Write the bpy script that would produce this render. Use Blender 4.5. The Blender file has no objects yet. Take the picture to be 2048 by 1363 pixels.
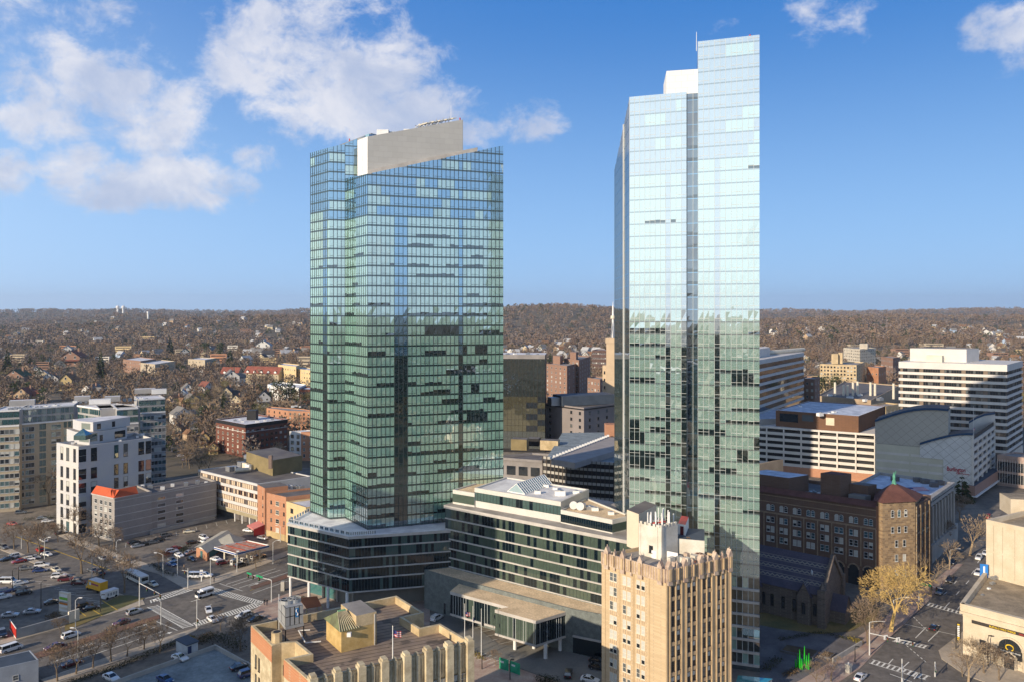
import bpy, math, random
import numpy as np
from mathutils import Vector, Matrix
random.seed(7)
R = random.Random(11)
# ---------------------------------------------------------------- camera, sky, sun, exposure
H, F, HY, CX = 77.0, 1540.0, 625.0, 1024.0     # eye height, focal length in photo pixels, horizon row, centre column
scene = bpy.context.scene
COL = scene.collection
cam_d = bpy.data.cameras.new('camera'); cam = bpy.data.objects.new('camera', cam_d); COL.objects.link(cam)
cam.location = (0, 0, H); cam.rotation_euler = (math.radians(90), 0, 0)
cam_d.sensor_width = 36; cam_d.lens = F/2048*36; cam_d.shift_y = -(681.5-HY)/2048
cam_d.clip_start = 1; cam_d.clip_end = 40000
scene.camera = cam
SUN_EL = math.radians(19.4)
SUN_DIR = Vector((-.70*math.cos(SUN_EL), -.714*math.cos(SUN_EL), math.sin(SUN_EL)))   # towards the sun
sd = bpy.data.lights.new('sun', 'SUN'); sun = bpy.data.objects.new('sun', sd); COL.objects.link(sun)
sd.energy = 5.0; sd.angle = math.radians(.5); sd.color = (1.0, .84, .64)
sun.rotation_euler = SUN_DIR.to_track_quat('Z', 'Y').to_euler(); sun.location = (-300, -300, 400)
scene.view_settings.view_transform = 'Standard'; scene.view_settings.look = 'None'
scene.view_settings.exposure = 0.34; scene.view_settings.gamma = 1
world = bpy.data.worlds.new('World'); scene.world = world; world.use_nodes = True

class NT:
    """tiny node-graph writer"""
    def __init__(s, nt): s.nt = nt; s.n = nt.nodes; s.l = nt.links
    def node(s, t, **kw):
        x = s.n.new(t)
        for k, v in kw.items(): setattr(x, k, v)
        return x
    def link(s, a, b): s.l.new(a, b)
    def put(s, sock, v):
        if isinstance(v, bpy.types.NodeSocket): s.l.new(v, sock)
        else: sock.default_value = v
    def math(s, op, a, b=0.0, c=None, clamp=False):
        x = s.node('ShaderNodeMath', operation=op, use_clamp=clamp)
        s.put(x.inputs[0], a); s.put(x.inputs[1], b)
        if c is not None: s.put(x.inputs[2], c)
        return x.outputs[0]
    def mix(s, f, a, b, mode='MIX'):
        x = s.node('ShaderNodeMix', data_type='RGBA', blend_type=mode)
        s.put(x.inputs[0], f); s.put(x.inputs[6], a); s.put(x.inputs[7], b)
        return x.outputs[2]
    def noise(s, vec, scale, detail=3, rough=.55, dist=0):
        x = s.node('ShaderNodeTexNoise'); x.inputs['Scale'].default_value = scale
        x.inputs['Detail'].default_value = detail; x.inputs['Roughness'].default_value = rough
        x.inputs['Distortion'].default_value = dist
        if vec is not None: s.link(vec, x.inputs['Vector'])
        return x.outputs[0]
    def ramp(s, f, a, b):
        x = s.node('ShaderNodeMapRange', interpolation_type='SMOOTHSTEP')
        s.put(x.inputs[0], f); x.inputs[1].default_value = a; x.inputs[2].default_value = b
        return x.outputs[0]

def build_world():
    g = NT(world.node_tree); g.n.clear()
    out = g.node('ShaderNodeOutputWorld'); bg = g.node('ShaderNodeBackground')
    sky = g.node('ShaderNodeTexSky', sky_type='NISHITA', sun_disc=False, sun_elevation=SUN_EL)
    sky.sun_rotation = math.atan2(SUN_DIR.x, SUN_DIR.y)
    sky.altitude = 100; sky.air_density = 1.0; sky.dust_density = .35; sky.ozone_density = 2.6
    tc = g.node('ShaderNodeTexCoord'); d = tc.outputs['Generated']
    sep = g.node('ShaderNodeSeparateXYZ'); g.link(d, sep.inputs[0])
    dx, dy, dz = sep.outputs
    az = g.math('ARCTAN2', dx, dy)
    hor = g.math('SQRT', g.math('ADD', g.math('MULTIPLY', dx, dx), g.math('MULTIPLY', dy, dy)))
    el = g.math('ARCTAN2', dz, hor)
    # domain of the cloud field: directions, warped a little so edges are ragged
    cv = g.node('ShaderNodeCombineXYZ'); g.link(az, cv.inputs[0]); g.put(cv.inputs[1], g.math('MULTIPLY', el, 1.35)); g.put(cv.inputs[2], dy)
    n1 = g.noise(cv.outputs[0], 5.5, 9, .56, .2)
    n2 = g.noise(cv.outputs[0], 17.0, 10, .66, .25)
    # cumulus clusters: (px, py, radius x, radius y, weight) measured on the photograph
    blobs = [(60, 40, 250, 70, 1.1), (200, 190, 170, 70, 1.35), (90, 250, 85, 36, 1.5), (330, 90, 150, 70, .7), (640, 90, 185, 120, 1.45),
             (480, 60, 160, 90, .8), (790, 50, 130, 70, .9), (800, 235, 130, 48, 1.35), (890, 205, 60, 42, 1.2), (10, 335, 60, 40, 1.2), (150, 330, 64, 40, 1.45),
             (215, 372, 74, 36, 1.5), (400, 372, 125, 34, 1.45), (290, 385, 40, 24, .9), (515, 325, 45, 25, 1.2), (575, 325, 40, 12, .6), (1070, 235, 60, 40, 1.1), (2010, 70, 90, 50, 1.25),
             (1610, 30, 120, 40, .75), (1420, 50, 70, 25, .7), (345, 490, 40, 25, .5), (330, 425, 35, 14, .6), (1215, 255, 25, 12, .6), (1170, 437, 60, 14, .4), (1600, 80, 60, 50, .6), (960, 10, 60, 20, .6)]
    acc = None
    for (px, py, rx, ry, w) in blobs:
        a0 = math.atan2(px-CX, F); e0 = math.atan2((HY-py)*math.cos(a0), F)
        c2 = math.cos(a0)**2
        u = g.math('MULTIPLY', g.math('SUBTRACT', az, a0), F/rx/c2*.62)
        v = g.math('MULTIPLY', g.math('SUBTRACT', el, e0), F/ry*.62)
        r2 = g.math('ADD', g.math('MULTIPLY', u, u), g.math('MULTIPLY', v, v))
        b = g.math('MULTIPLY', g.math('DIVIDE', 1.0, g.math('ADD', 1.0, g.math('MULTIPLY', r2, r2))), w)
        acc = b if acc is None else g.math('MAXIMUM', acc, b)
    front = g.math('ADD', g.math('MULTIPLY', acc, .52), g.math('ADD', g.math('MULTIPLY', g.math('SUBTRACT', n1, .5), 1.25), g.math('MULTIPLY', g.math('SUBTRACT', n2, .5), .95)))
    front = g.ramp(front, .43, .76)
    # the rest of the sky carries scattered clouds of the same sort
    behind = g.ramp(g.math('ADD', g.noise(cv.outputs[0], 3.1, 8, .55, .2), g.math('MULTIPLY', n2, .12)), .56, .74)
    isfront = g.ramp(dy, .35, .5)
    cl = g.math('ADD', g.math('MULTIPLY', front, isfront), g.math('MULTIPLY', behind, g.math('SUBTRACT', 1.0, isfront)))
    cl = g.math('MULTIPLY', cl, g.ramp(el, .02, .10))
    shade = g.noise(cv.outputs[0], 8.0, 6, .6, .3)
    ccol = g.mix(g.ramp(shade, .3, .68), (3.9, 4.5, 6.0, 1), (7.2, 7.1, 7.4, 1))
    hs = g.node('ShaderNodeHueSaturation'); hs.inputs['Saturation'].default_value = 1.12; hs.inputs['Value'].default_value = 1.0
    g.link(sky.outputs[0], hs.inputs['Color'])
    # clear winter air: deep blue overhead, pale blue (not yellow) at the horizon, brighter on the sun's side
    grad = g.mix(g.ramp(el, -.02, .42), (2.7, 4.9, 8.1, 1), (.30, 1.72, 5.1, 1))
    grad = g.mix(g.ramp(el, .35, 1.3), grad, (.10, .5, 1.7, 1))
    skyc = g.mix(.92, hs.outputs[0], grad)
    sx, sy = SUN_DIR.x, SUN_DIR.y; q = math.hypot(sx, sy)
    dt = g.math('MAXIMUM', g.math('DIVIDE', g.math('ADD', g.math('MULTIPLY', dx, sx/q), g.math('MULTIPLY', dy, sy/q)), hor), -1.0)
    dt = g.math('MAXIMUM', g.math('ADD', g.math('MULTIPLY', dt, .5), .5), 0.0)
    gl = g.math('MULTIPLY', g.math('POWER', dt, 2.2), g.math('SUBTRACT', 1.0, g.ramp(el, .12, .75)))
    skyc = g.mix(gl, skyc, (10.2, 12.0, 13.2, 1))
    col = g.mix(g.math('MULTIPLY', cl, .88), skyc, ccol)
    g.link(col, bg.inputs[0]); bg.inputs[1].default_value = .1
    g.link(bg.outputs[0], out.inputs[0])
build_world()

# ---------------------------------------------------------------- photo pixel -> point in the place
def P(px, py, z=0.0):
    """the point at height z seen at photo pixel (px, py)"""
    D = (H-z)*F/(py-HY)
    return Vector(((px-CX)*D/F, D, z))
def Q(px, D, z=0.0): return Vector(((px-CX)*D/F, D, z))
def V2(v): return Vector((v.x, v.y))

# ---------------------------------------------------------------- materials
MC = {}
def mat(name, col, rough=.85, var=.12, scale=.25, col2=None, bump=0.0, bscale=2.0, metal=0.0, fine=.06, fscale=3.0, spec=.3):
    """matte surface whose own colour wanders in large and small patches"""
    if name in MC: return MC[name]
    m = bpy.data.materials.new(name); m.use_nodes = True; g = NT(m.node_tree)
    b = g.n['Principled BSDF']; tc = g.node('ShaderNodeTexCoord').outputs['Object']
    n = g.noise(tc, scale, 4); f = g.noise(tc, fscale, 3, .7)
    c2 = col2 if col2 else tuple(c*(1-2*var) for c in col)
    c = g.mix(g.ramp(n, .3, .7), (*col, 1), (*c2, 1))
    k = g.math('ADD', g.math('MULTIPLY', f, 2*fine*2), 1-2*fine)
    c = g.mix(1.0, c, g_gray(g, k), 'MULTIPLY')
    g.link(c, b.inputs['Base Color']); b.inputs['Roughness'].default_value = rough
    b.inputs['Metallic'].default_value = metal; b.inputs['Specular IOR Level'].default_value = spec
    if bump:
        bp = g.node('ShaderNodeBump'); bp.inputs['Strength'].default_value = bump; bp.inputs['Distance'].default_value = .3
        g.link(g.noise(tc, bscale, 4), bp.inputs['Height']); g.link(bp.outputs[0], b.inputs['Normal'])
    MC[name] = m; return m
def g_gray(g, v):
    c = g.node('ShaderNodeCombineColor')
    for i in range(3): g.put(c.inputs[i], v)
    return c.outputs[0]

def masonry(name, c1, c2, mortar, sx=.35, sy=.16, rough=.9, blotch=.15):
    """coursed brick or stone block; courses follow world height"""
    if name in MC: return MC[name]
    m = bpy.data.materials.new(name); m.use_nodes = True; g = NT(m.node_tree)
    b = g.n['Principled BSDF']; tc = g.node('ShaderNodeTexCoord').outputs['Object']
    s = g.node('ShaderNodeSeparateXYZ'); g.link(tc, s.inputs[0])
    u = g.math('ADD', s.outputs[0], g.math('MULTIPLY', s.outputs[1], .73))
    cv = g.node('ShaderNodeCombineXYZ'); g.link(u, cv.inputs[0]); g.link(s.outputs[2], cv.inputs[1])
    br = g.node('ShaderNodeTexBrick'); g.link(cv.outputs[0], br.inputs[0])
    br.inputs['Color1'].default_value = (*c1, 1); br.inputs['Color2'].default_value = (*c2, 1); br.inputs['Mortar'].default_value = (*mortar, 1)
    br.inputs['Scale'].default_value = 1; br.inputs['Brick Width'].default_value = sx; br.inputs['Row Height'].default_value = sy; br.inputs['Mortar Size'].default_value = .02
    k = g.math('ADD', g.math('MULTIPLY', g.noise(tc, .3, 5, .6), 2*blotch), 1-blotch)
    c = g.mix(1.0, br.outputs[0], g_gray(g, k), 'MULTIPLY')
    g.link(c, b.inputs['Base Color']); b.inputs['Roughness'].default_value = rough; b.inputs['Specular IOR Level'].default_value = .2
    MC[name] = m; return m

def glass(name, behind, refl=.3, tint=(1, 1, 1), rough=.015, wav=.02, wscale=.35, var=.25, edge=.9):
    """a pane: what shows behind it (blind, room) under a mirror coat that grows towards grazing angles"""
    if name in MC: return MC[name]
    m = bpy.data.materials.new(name); m.use_nodes = True; g = NT(m.node_tree); g.n.clear()
    out = g.node('ShaderNodeOutputMaterial'); mx = g.node('ShaderNodeMixShader')
    df = g.node('ShaderNodeBsdfDiffuse'); gl = g.node('ShaderNodeBsdfGlossy'); gl.inputs['Roughness'].default_value = rough
    gl.inputs['Color'].default_value = (*tint, 1)
    tc = g.node('ShaderNodeTexCoord').outputs['Object']
    k = g.math('ADD', g.math('MULTIPLY', g.noise(tc, .8, 4, .7), 2*var), 1-var)
    g.link(g.mix(1.0, (*behind, 1), g_gray(g, k), 'MULTIPLY'), df.inputs['Color'])
    bp = g.node('ShaderNodeBump'); bp.inputs['Strength'].default_value = 1.0; bp.inputs['Distance'].default_value = wav
    g.link(g.noise(tc, wscale, 2), bp.inputs['Height']); g.link(bp.outputs[0], gl.inputs['Normal'])
    lw = g.node('ShaderNodeLayerWeight'); lw.inputs['Blend'].default_value = .35
    f = g.math('ADD', g.math('MULTIPLY', g.math('POWER', lw.outputs['Facing'], 3.0), edge-refl), refl, clamp=True)
    g.link(f, mx.inputs[0]); g.link(df.outputs[0], mx.inputs[1]); g.link(gl.outputs[0], mx.inputs[2])
    g.link(mx.outputs[0], out.inputs[0])
    MC[name] = m; return m

def paint(name, col, rough=.3, metal=0.0, coat=.5):
    if name in MC: return MC[name]
    m = bpy.data.materials.new(name); m.use_nodes = True; b = m.node_tree.nodes['Principled BSDF']
    b.inputs['Base Color'].default_value = (*col, 1); b.inputs['Roughness'].default_value = rough
    b.inputs['Metallic'].default_value = metal; b.inputs['Coat Weight'].default_value = coat
    MC[name] = m; return m

# ---------------------------------------------------------------- mesh and object helpers
class MB:
    """collects faces with materials, builds one mesh"""
    def __init__(s): s.v = []; s.f = []; s.mi = []; s.mats = []
    def mid(s, m):
        if m not in s.mats: s.mats.append(m)
        return s.mats.index(m)
    def face(s, pts, m):
        i = len(s.v); s.v.extend([tuple(p) for p in pts]); s.f.append(tuple(range(i, i+len(pts)))); s.mi.append(s.mid(m))
    def prism(s, poly, z0, z1, m, mtop=None, cap=True, bottom=False):
        """poly: list of 2-D points; z0/z1 numbers or lists per vertex"""
        n = len(poly)
        a = sum(poly[i][0]*poly[(i+1) % n][1]-poly[(i+1) % n][0]*poly[i][1] for i in range(n))
        zz0 = list(z0) if isinstance(z0, (list, tuple)) else [z0]*n
        zz1 = list(z1) if isinstance(z1, (list, tuple)) else [z1]*n
        if a < 0: poly = list(reversed(poly)); zz0.reverse(); zz1.reverse()
        for i in range(n):
            j = (i+1) % n
            s.face([(poly[i][0], poly[i][1], zz0[i]), (poly[j][0], poly[j][1], zz0[j]), (poly[j][0], poly[j][1], zz1[j]), (poly[i][0], poly[i][1], zz1[i])], m)
        if cap: s.face([(p[0], p[1], zz1[i]) for i, p in enumerate(poly)], mtop or m)
        if bottom: s.face([(p[0], p[1], zz0[i]) for i, p in reversed(list(enumerate(poly)))], m)
    def box(s, c, ax, ay, hx, hy, z0, z1, m, mtop=None, bottom=True):
        """box centred at 2-D c with half extents hx, hy along unit 2-D axes"""
        pts = [(c[0]+sx*hx*ax[0]+sy*hy*ay[0], c[1]+sx*hx*ax[1]+sy*hy*ay[1]) for sx, sy in ((-1, -1), (1, -1), (1, 1), (-1, 1))]
        s.prism(pts, z0, z1, m, mtop, True, bottom)
    def tube(s, a, b, r0, r1, m, n=6, caps=True):
        a = Vector(a); b = Vector(b); d = (b-a).normalized()
        u = d.orthogonal().normalized(); w = d.cross(u)
        ra = [a+(u*math.cos(2*math.pi*i/n)+w*math.sin(2*math.pi*i/n))*r0 for i in range(n)]
        rb = [b+(u*math.cos(2*math.pi*i/n)+w*math.sin(2*math.pi*i/n))*r1 for i in range(n)]
        for i in range(n):
            j = (i+1) % n; s.face([ra[i], ra[j], rb[j], rb[i]], m)
        if caps: s.face(rb, m); s.face(list(reversed(ra)), m)
    def bar(s, a, b, w, h, m):
        """rectangular bar from a to b (3-D), w across, h in height"""
        a = Vector(a); b = Vector(b); d = (b-a).normalized()
        up = Vector((0, 0, 1)) if abs(d.z) < .9 else Vector((1, 0, 0))
        sd_ = d.cross(up).normalized(); up = sd_.cross(d).normalized()
        c = [(-1, -1), (1, -1), (1, 1), (-1, 1)]
        A = [a+sd_*(w/2*x)+up*(h/2*y) for x, y in c]; B = [b+sd_*(w/2*x)+up*(h/2*y) for x, y in c]
        for i in range(4):
            j = (i+1) % 4; s.face([A[j], A[i], B[i], B[j]], m)
        s.face(A, m); s.face(list(reversed(B)), m)
    def mesh(s, name, off=(0, 0, 0), smooth=False):
        me = bpy.data.meshes.new(name)
        if any(off): v = [(a[0]-off[0], a[1]-off[1], a[2]-off[2]) for a in s.v]
        else: v = s.v
        me.from_pydata(v, [], s.f)
        for m in s.mats: me.materials.append(m)
        if len(s.mats) > 1: me.polygons.foreach_set('material_index', s.mi)
        if smooth: me.polygons.foreach_set('use_smooth', [True]*len(s.f))
        me.update(); return me
    def build(s, name, parent=None, loc=None, smooth=False):
        """verts are in world space; stored relative to the parent's (root) location"""
        off = loc if loc is not None else (root_loc(parent) if parent else (0, 0, 0))
        o = bpy.data.objects.new(name, s.mesh(name, off, smooth)); COL.objects.link(o)
        if parent: o.parent = parent
        else: o.location = off
        return o
def root_loc(o):
    p = Vector((0, 0, 0))
    while o: p += o.location; o = o.parent
    return tuple(p)
def tag(o, label=None, cat=None, group=None, kind=None):
    if label: o['label'] = label
    if cat: o['category'] = cat
    if group: o['group'] = group
    if kind: o['kind'] = kind
    return o
def thing(name, label, cat, loc=(0, 0, 0), rz=0, group=None):
    o = bpy.data.objects.new(name, None); COL.objects.link(o); o.location = loc; o.rotation_euler = (0, 0, rz)
    o.empty_display_size = .5
    return tag(o, label, cat, group)
KIDS = {}
def dup(root, loc, rz, label, group=None, scale=1.0):
    """copy a thing with its parts and sub-parts"""
    if root.name not in KIDS: KIDS[root.name] = [(c, list(c.children)) for c in root.children]
    r = root.copy(); COL.objects.link(r); r.location = loc; r.rotation_euler = (0, 0, rz); r.scale = (scale,)*3 if not isinstance(scale, tuple) else scale
    r['label'] = label
    if group: r['group'] = group
    for ch, gr in KIDS[root.name]:
        c = ch.copy(); COL.objects.link(c); c.parent = r
        for q in gr:
            d = q.copy(); COL.objects.link(d); d.parent = c
    return r
def inset(poly, d):
    n = len(poly)
    a = sum(poly[i][0]*poly[(i+1) % n][1]-poly[(i+1) % n][0]*poly[i][1] for i in range(n))
    sgn = 1 if a > 0 else -1; out = []
    for i in range(n):
        p0 = Vector(poly[i-1][:2]); p1 = Vector(poly[i][:2]); p2 = Vector(poly[(i+1) % n][:2])
        e1 = (p1-p0).normalized(); e2 = (p2-p1).normalized()
        n1 = Vector((-e1.y, e1.x))*sgn; n2 = Vector((-e2.y, e2.x))*sgn
        k = n1+n2
        if k.length < 1e-4: out.append(tuple(p1+n1*d)); continue
        k.normalize(); out.append(tuple(p1+k*(d/max(.35, k.dot(n1)))))
    return out
def xy(*vs): return [(v.x, v.y) for v in vs]
def para(a, b, c):
    """parallelogram a, b, c, a+c-b as 2-D points"""
    return xy(a, b, c, a+c-b)
# ---------------------------------------------------------------- building kit
M_GRAVEL = mat('gravel_roof', (.70, .53, .34), .95, .12, .3, fine=.3, fscale=2.2)
M_ROOFW = mat('white_roof', (.72, .71, .70), .8, .2, .25, (.5, .49, .5))
M_ROOFD = mat('dark_roof', (.11, .10, .10), .9, .2, .2, (.17, .155, .14))
M_ROOFG = mat('grey_roof', (.36, .33, .30), .9, .2, .2)
M_WHITE = mat('white_paint', (.74, .73, .7), .7, .05, .3)
M_CREAM = mat('cream_panel', (.66, .6, .48), .8, .06, .3)
M_METAL = paint('grey_metal', (.35, .36, .37), .4, .6, 0)
M_BLACK = mat('black_metal', (.02, .02, .022), .5)
M_CONC = mat('concrete', (.42, .4, .36), .9, .1, .3)
G_DARK = glass('window_dark', (.02, .025, .03), .10, (1, 1, 1), .03)
G_BLIND = glass('window_blind', (.5, .5, .45), .10, (1, 1, 1), .05)
G_MID = glass('window_mid', (.11, .12, .12), .14, (1, 1, 1), .03)
G_BLUE = glass('window_blue', (.04, .11, .12), .35, (.85, .95, 1), .02)
M_WFRAME = mat('window_frame_white', (.6, .6, .58), .6)
M_BFRAME = mat('window_frame_bronze', (.07, .055, .045), .6)

WM = {}
def win_mesh(w, h, style, var):
    key = (round(w, 2), round(h, 2), style, var)
    if key in WM: return WM[key]
    b = MB(); fr = {'white': M_WFRAME, 'dark': M_BFRAME, 'cream': M_CREAM}.get(style.split('_')[0], M_WFRAME)
    t = .07 if w > .8 else .05; d = .07
    for (x0, x1, z0, z1) in ((-w/2, w/2, 0, t), (-w/2, w/2, h-t, h), (-w/2, -w/2+t, t, h-t), (w/2-t, w/2, t, h-t)):
        b.prism([(x0, -d), (x1, -d), (x1, 0), (x0, 0)], z0, z1, fr, bottom=True)
    if not style.endswith('_plain'): b.prism([(-w/2+t, -d*.8), (w/2-t, -d*.8), (w/2-t, 0), (-w/2+t, 0)], h*.48, h*.48+t*.7, fr, bottom=True)
    b.prism([(-w/2-.06, -d-.08), (w/2+.06, -d-.08), (w/2+.06, 0), (-w/2-.06, 0)], -.1, 0, fr, bottom=True)
    y = -.02; g = [G_DARK, G_DARK, G_MID, G_BLIND, G_BLUE][var]
    q = lambda a, c, m: b.face([(-w/2+t, y, a), (w/2-t, y, a), (w/2-t, y, c), (-w/2+t, y, c)], m)
    if var == 1: q(t, h*.5, G_DARK); q(h*.5, h-t, G_BLIND)
    else: q(t, h-t, g)
    if style.startswith('arch') or '_arch' in style:
        n = 8; pts = [(w/2*math.cos(math.pi*i/n), y-.01, h+w/2*math.sin(math.pi*i/n)) for i in range(n+1)]
        b.face(pts, g)
        for i in range(n): b.bar(pts[i], pts[i+1], .1, .1, fr)
    WM[key] = b.mesh('window'); return WM[key]

WREQ = {}
def add_win(root, pos, nrm, w, h, style='white', weights=(4, 3, 1, 2, 0), name='window'):
    var = R.choices(range(5), weights)[0]
    rz = math.atan2(nrm[1], nrm[0])+math.pi/2
    WREQ.setdefault(root.name, (root, []))[1].append((name, Vector(pos), rz, win_mesh(w, h, style, var)))
def wall_normal(A, B):
    d = (Vector(B[:2])-Vector(A[:2])); n = Vector((d.y, -d.x)).normalized(); mid = (Vector(A[:2])+Vector(B[:2]))/2
    return n if n.dot(-mid) > 0 else -n
def facade(root, A, B, z0, z1, cols, rows, w, h, style='white', weights=(4, 3, 1, 2, 0), pos=None, off=.0, skip=()):
    """a grid of windows on the wall A-B; pos: list of column positions 0..1 instead of an even grid"""
    A = Vector(A[:2]); B = Vector(B[:2]); n = wall_normal(A, B)
    ps = pos if pos else [(i+.5)/cols for i in range(cols)]
    for j in range(rows):
        z = z0+(j+.5)*(z1-z0)/rows-h/2
        for i, s in enumerate(ps):
            if (i, j) in skip: continue
            p = A+(B-A)*s+n*off
            add_win(root, (p.x, p.y, z), n, w, h, style, weights)
def flush_windows():
    for root, reqs in WREQ.values():
        reqs.sort(key=lambda r: r[1].length)
        rl = Vector(root_loc(root))
        for (nm, p, rz, me) in reqs[:100]:
            o = bpy.data.objects.new(nm, me); COL.objects.link(o); o.parent = root; o.location = p-rl; o.rotation_euler = (0, 0, rz)
        rest = reqs[100:]
        if rest:
            b = MB()
            for (nm, p, rz, me) in rest:
                c, s = math.cos(rz), math.sin(rz)
                vs = [(v.co.x*c-v.co.y*s+p.x, v.co.x*s+v.co.y*c+p.y, v.co.z+p.z) for v in me.vertices]
                i0 = len(b.v); b.v.extend(vs)
                for f in me.polygons:
                    b.f.append(tuple(i0+k for k in f.vertices)); b.mi.append(b.mid(me.materials[f.material_index]))
            tag(b.build('window', root), kind='stuff')
    WREQ.clear()

def shell(root, poly, z0, z1, wall, roof=None, parapet=.8, thick=.35, rim=None, name='wall', rname='roof'):
    """walls with a parapet and a roof sheet inside it"""
    poly = [tuple(p[:2]) for p in poly]
    m = MB(); m.prism(poly, z0, z1, wall, cap=False)
    inn = inset(poly, thick); n = len(poly)
    a = sum(poly[i][0]*poly[(i+1) % n][1]-poly[(i+1) % n][0]*poly[i][1] for i in range(n))
    zr = z1-parapet
    for i in range(n):
        j = (i+1) % n
        q = [(*poly[i], z1), (*poly[j], z1), (*inn[j], z1), (*inn[i], z1)]
        w_ = [(*inn[j], zr), (*inn[i], zr), (*inn[i], z1), (*inn[j], z1)]
        if a < 0: q.reverse(); w_.reverse()
        m.face(q, rim or wall); m.face(w_, wall)
    w = m.build(name, root)
    r = MB(); f = [(*p, zr) for p in inn]
    if a < 0: f.reverse()
    r.face(f, roof or M_ROOFD)
    return w, r.build(rname, root)
def bldg(name, label, poly, cat='building', group=None):
    c = sum((Vector(p[:2]) for p in poly), Vector((0, 0)))/len(poly)
    return thing(name, label, cat, (c.x, c.y, 0), 0, group)
def block(root, name, poly, z0, z1, m, mtop=None, bottom=False):
    b = MB(); b.prism([tuple(p[:2]) for p in poly], z0, z1, m, mtop, True, bottom); return b.build(name, root)
def band(root, poly, z, h, out, m, name='floor_band'):
    o = inset([tuple(p[:2]) for p in poly], -out); b = MB(); b.prism(o, z, z+h, m, bottom=True); return b.build(name, root)
def lerp(a, b, t): return a+(b-a)*t
def wallbar(A, B, z0, z1, out, m, b, ins=.0, s0=0.0, s1=1.0):
    """a strip on the wall A-B, standing `out` proud"""
    A = Vector(A[:2]); B = Vector(B[:2]); n = wall_normal(A, B); a = lerp(A, B, s0); c = lerp(A, B, s1)
    b.prism([tuple(a-n*ins), tuple(c-n*ins), tuple(c+n*out), tuple(a+n*out)], z0, z1, m, bottom=True)

def curtain(root, walls, zb, sh, nst, pane, mats, mull, sill=.28, transom=.85, pblind=.72, darkcols=None, name='window_band', clearfrom=999, slab=None, jit=.010, mw=.07, transoms=True, zone=None, mb2=None, proud=.07, pal=False):
    """glass curtain wall, one part per storey. walls: (A, B, roofA, roofB). mats: blind, dark, spandrel, clear"""
    mb_, md, ms, mc = mats
    for k in range(nst):
        lo = zb+k*sh; hi = lo+sh; m = MB(); some = False
        for wi, (A, B, ra, rb) in enumerate(walls):
            A = Vector(A[:2]); B = Vector(B[:2]); n = wall_normal(A, B); L = (B-A).length; cnt = max(1, round(L/pane))
            state = 0; run = 0
            for i in range(cnt):
                s0 = i/cnt; s1 = (i+1)/cnt; r0 = lerp(ra, rb, s0); r1 = lerp(ra, rb, s1)
                if min(r0, r1) <= lo+.35: continue
                some = True
                a = lerp(A, B, s0); b = lerp(A, B, s1)
                if run <= 0:
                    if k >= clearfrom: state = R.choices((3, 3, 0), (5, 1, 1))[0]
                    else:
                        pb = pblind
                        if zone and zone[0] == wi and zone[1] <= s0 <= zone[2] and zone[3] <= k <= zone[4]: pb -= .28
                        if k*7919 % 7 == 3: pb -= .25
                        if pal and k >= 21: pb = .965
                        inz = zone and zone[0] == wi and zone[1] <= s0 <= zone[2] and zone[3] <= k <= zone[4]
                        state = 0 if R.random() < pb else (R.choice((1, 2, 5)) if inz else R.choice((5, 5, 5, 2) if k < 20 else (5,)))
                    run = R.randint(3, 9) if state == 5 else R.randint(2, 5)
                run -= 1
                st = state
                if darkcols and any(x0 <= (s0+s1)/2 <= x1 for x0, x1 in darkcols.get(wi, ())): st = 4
                def quad(z0, z1a, z1b, mt, o=0.0):
                    j = [R.uniform(-jit, jit) for _ in range(4)]
                    m.face([(*(a+n*(o+j[0])), z0), (*(b+n*(o+j[1])), z0), (*(b+n*(o+j[2])), z1b), (*(a+n*(o+j[3])), z1a)], mt)
                z = lo+sill; t0 = min(hi, r0); t1 = min(hi, r1)
                m.face([(*(a+n*.03), lo), (*(b+n*.03), lo), (*(b+n*.03), min(z, t1)), (*(a+n*.03), min(z, t0))], ms)
                if min(t0, t1) > z+.1:
                    if st == 0:
                        quad(z, t0, t1, mb_ if R.random() < .9 else (mb2 or mb_))
                    elif st == 1: quad(z, t0, t1, md)
                    elif st == 2 and min(t0, t1) > z+1.3: quad(z, z+1.15, z+1.15, md); quad(z+1.15, t0, t1, mb_)
                    elif st == 5 and min(t0, t1) > z+1.3: c_ = z+R.uniform(.45, .8); quad(z, c_, c_, md); quad(c_, t0, t1, mb_)
                    elif st == 3: quad(z, t0, t1, mc)
                    else: quad(z, t0, t1, md if k < clearfrom-14 else mc)
                # mullion
                d = (b-a).normalized()*mw/2
                m.face([(*(a+n*proud-d), lo), (*(a+n*proud+d), lo), (*(a+n*proud+d), t0), (*(a+n*proud-d), t0)], mull)
                m.face([(*(a-n*.02+d), lo), (*(a+n*proud+d), lo), (*(a+n*proud+d), t0), (*(a-n*.02+d), t0)], mull)
                if transoms and min(t0, t1) > lo+transom+.2 and i % 3 != 2: 
                    m.face([(*(a+n*.05), lo+transom), (*(b+n*.05), lo+transom), (*(b+n*.05), lo+transom+.07), (*(a+n*.05), lo+transom+.07)], mull)
        if some: m.build(name, root)
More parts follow.
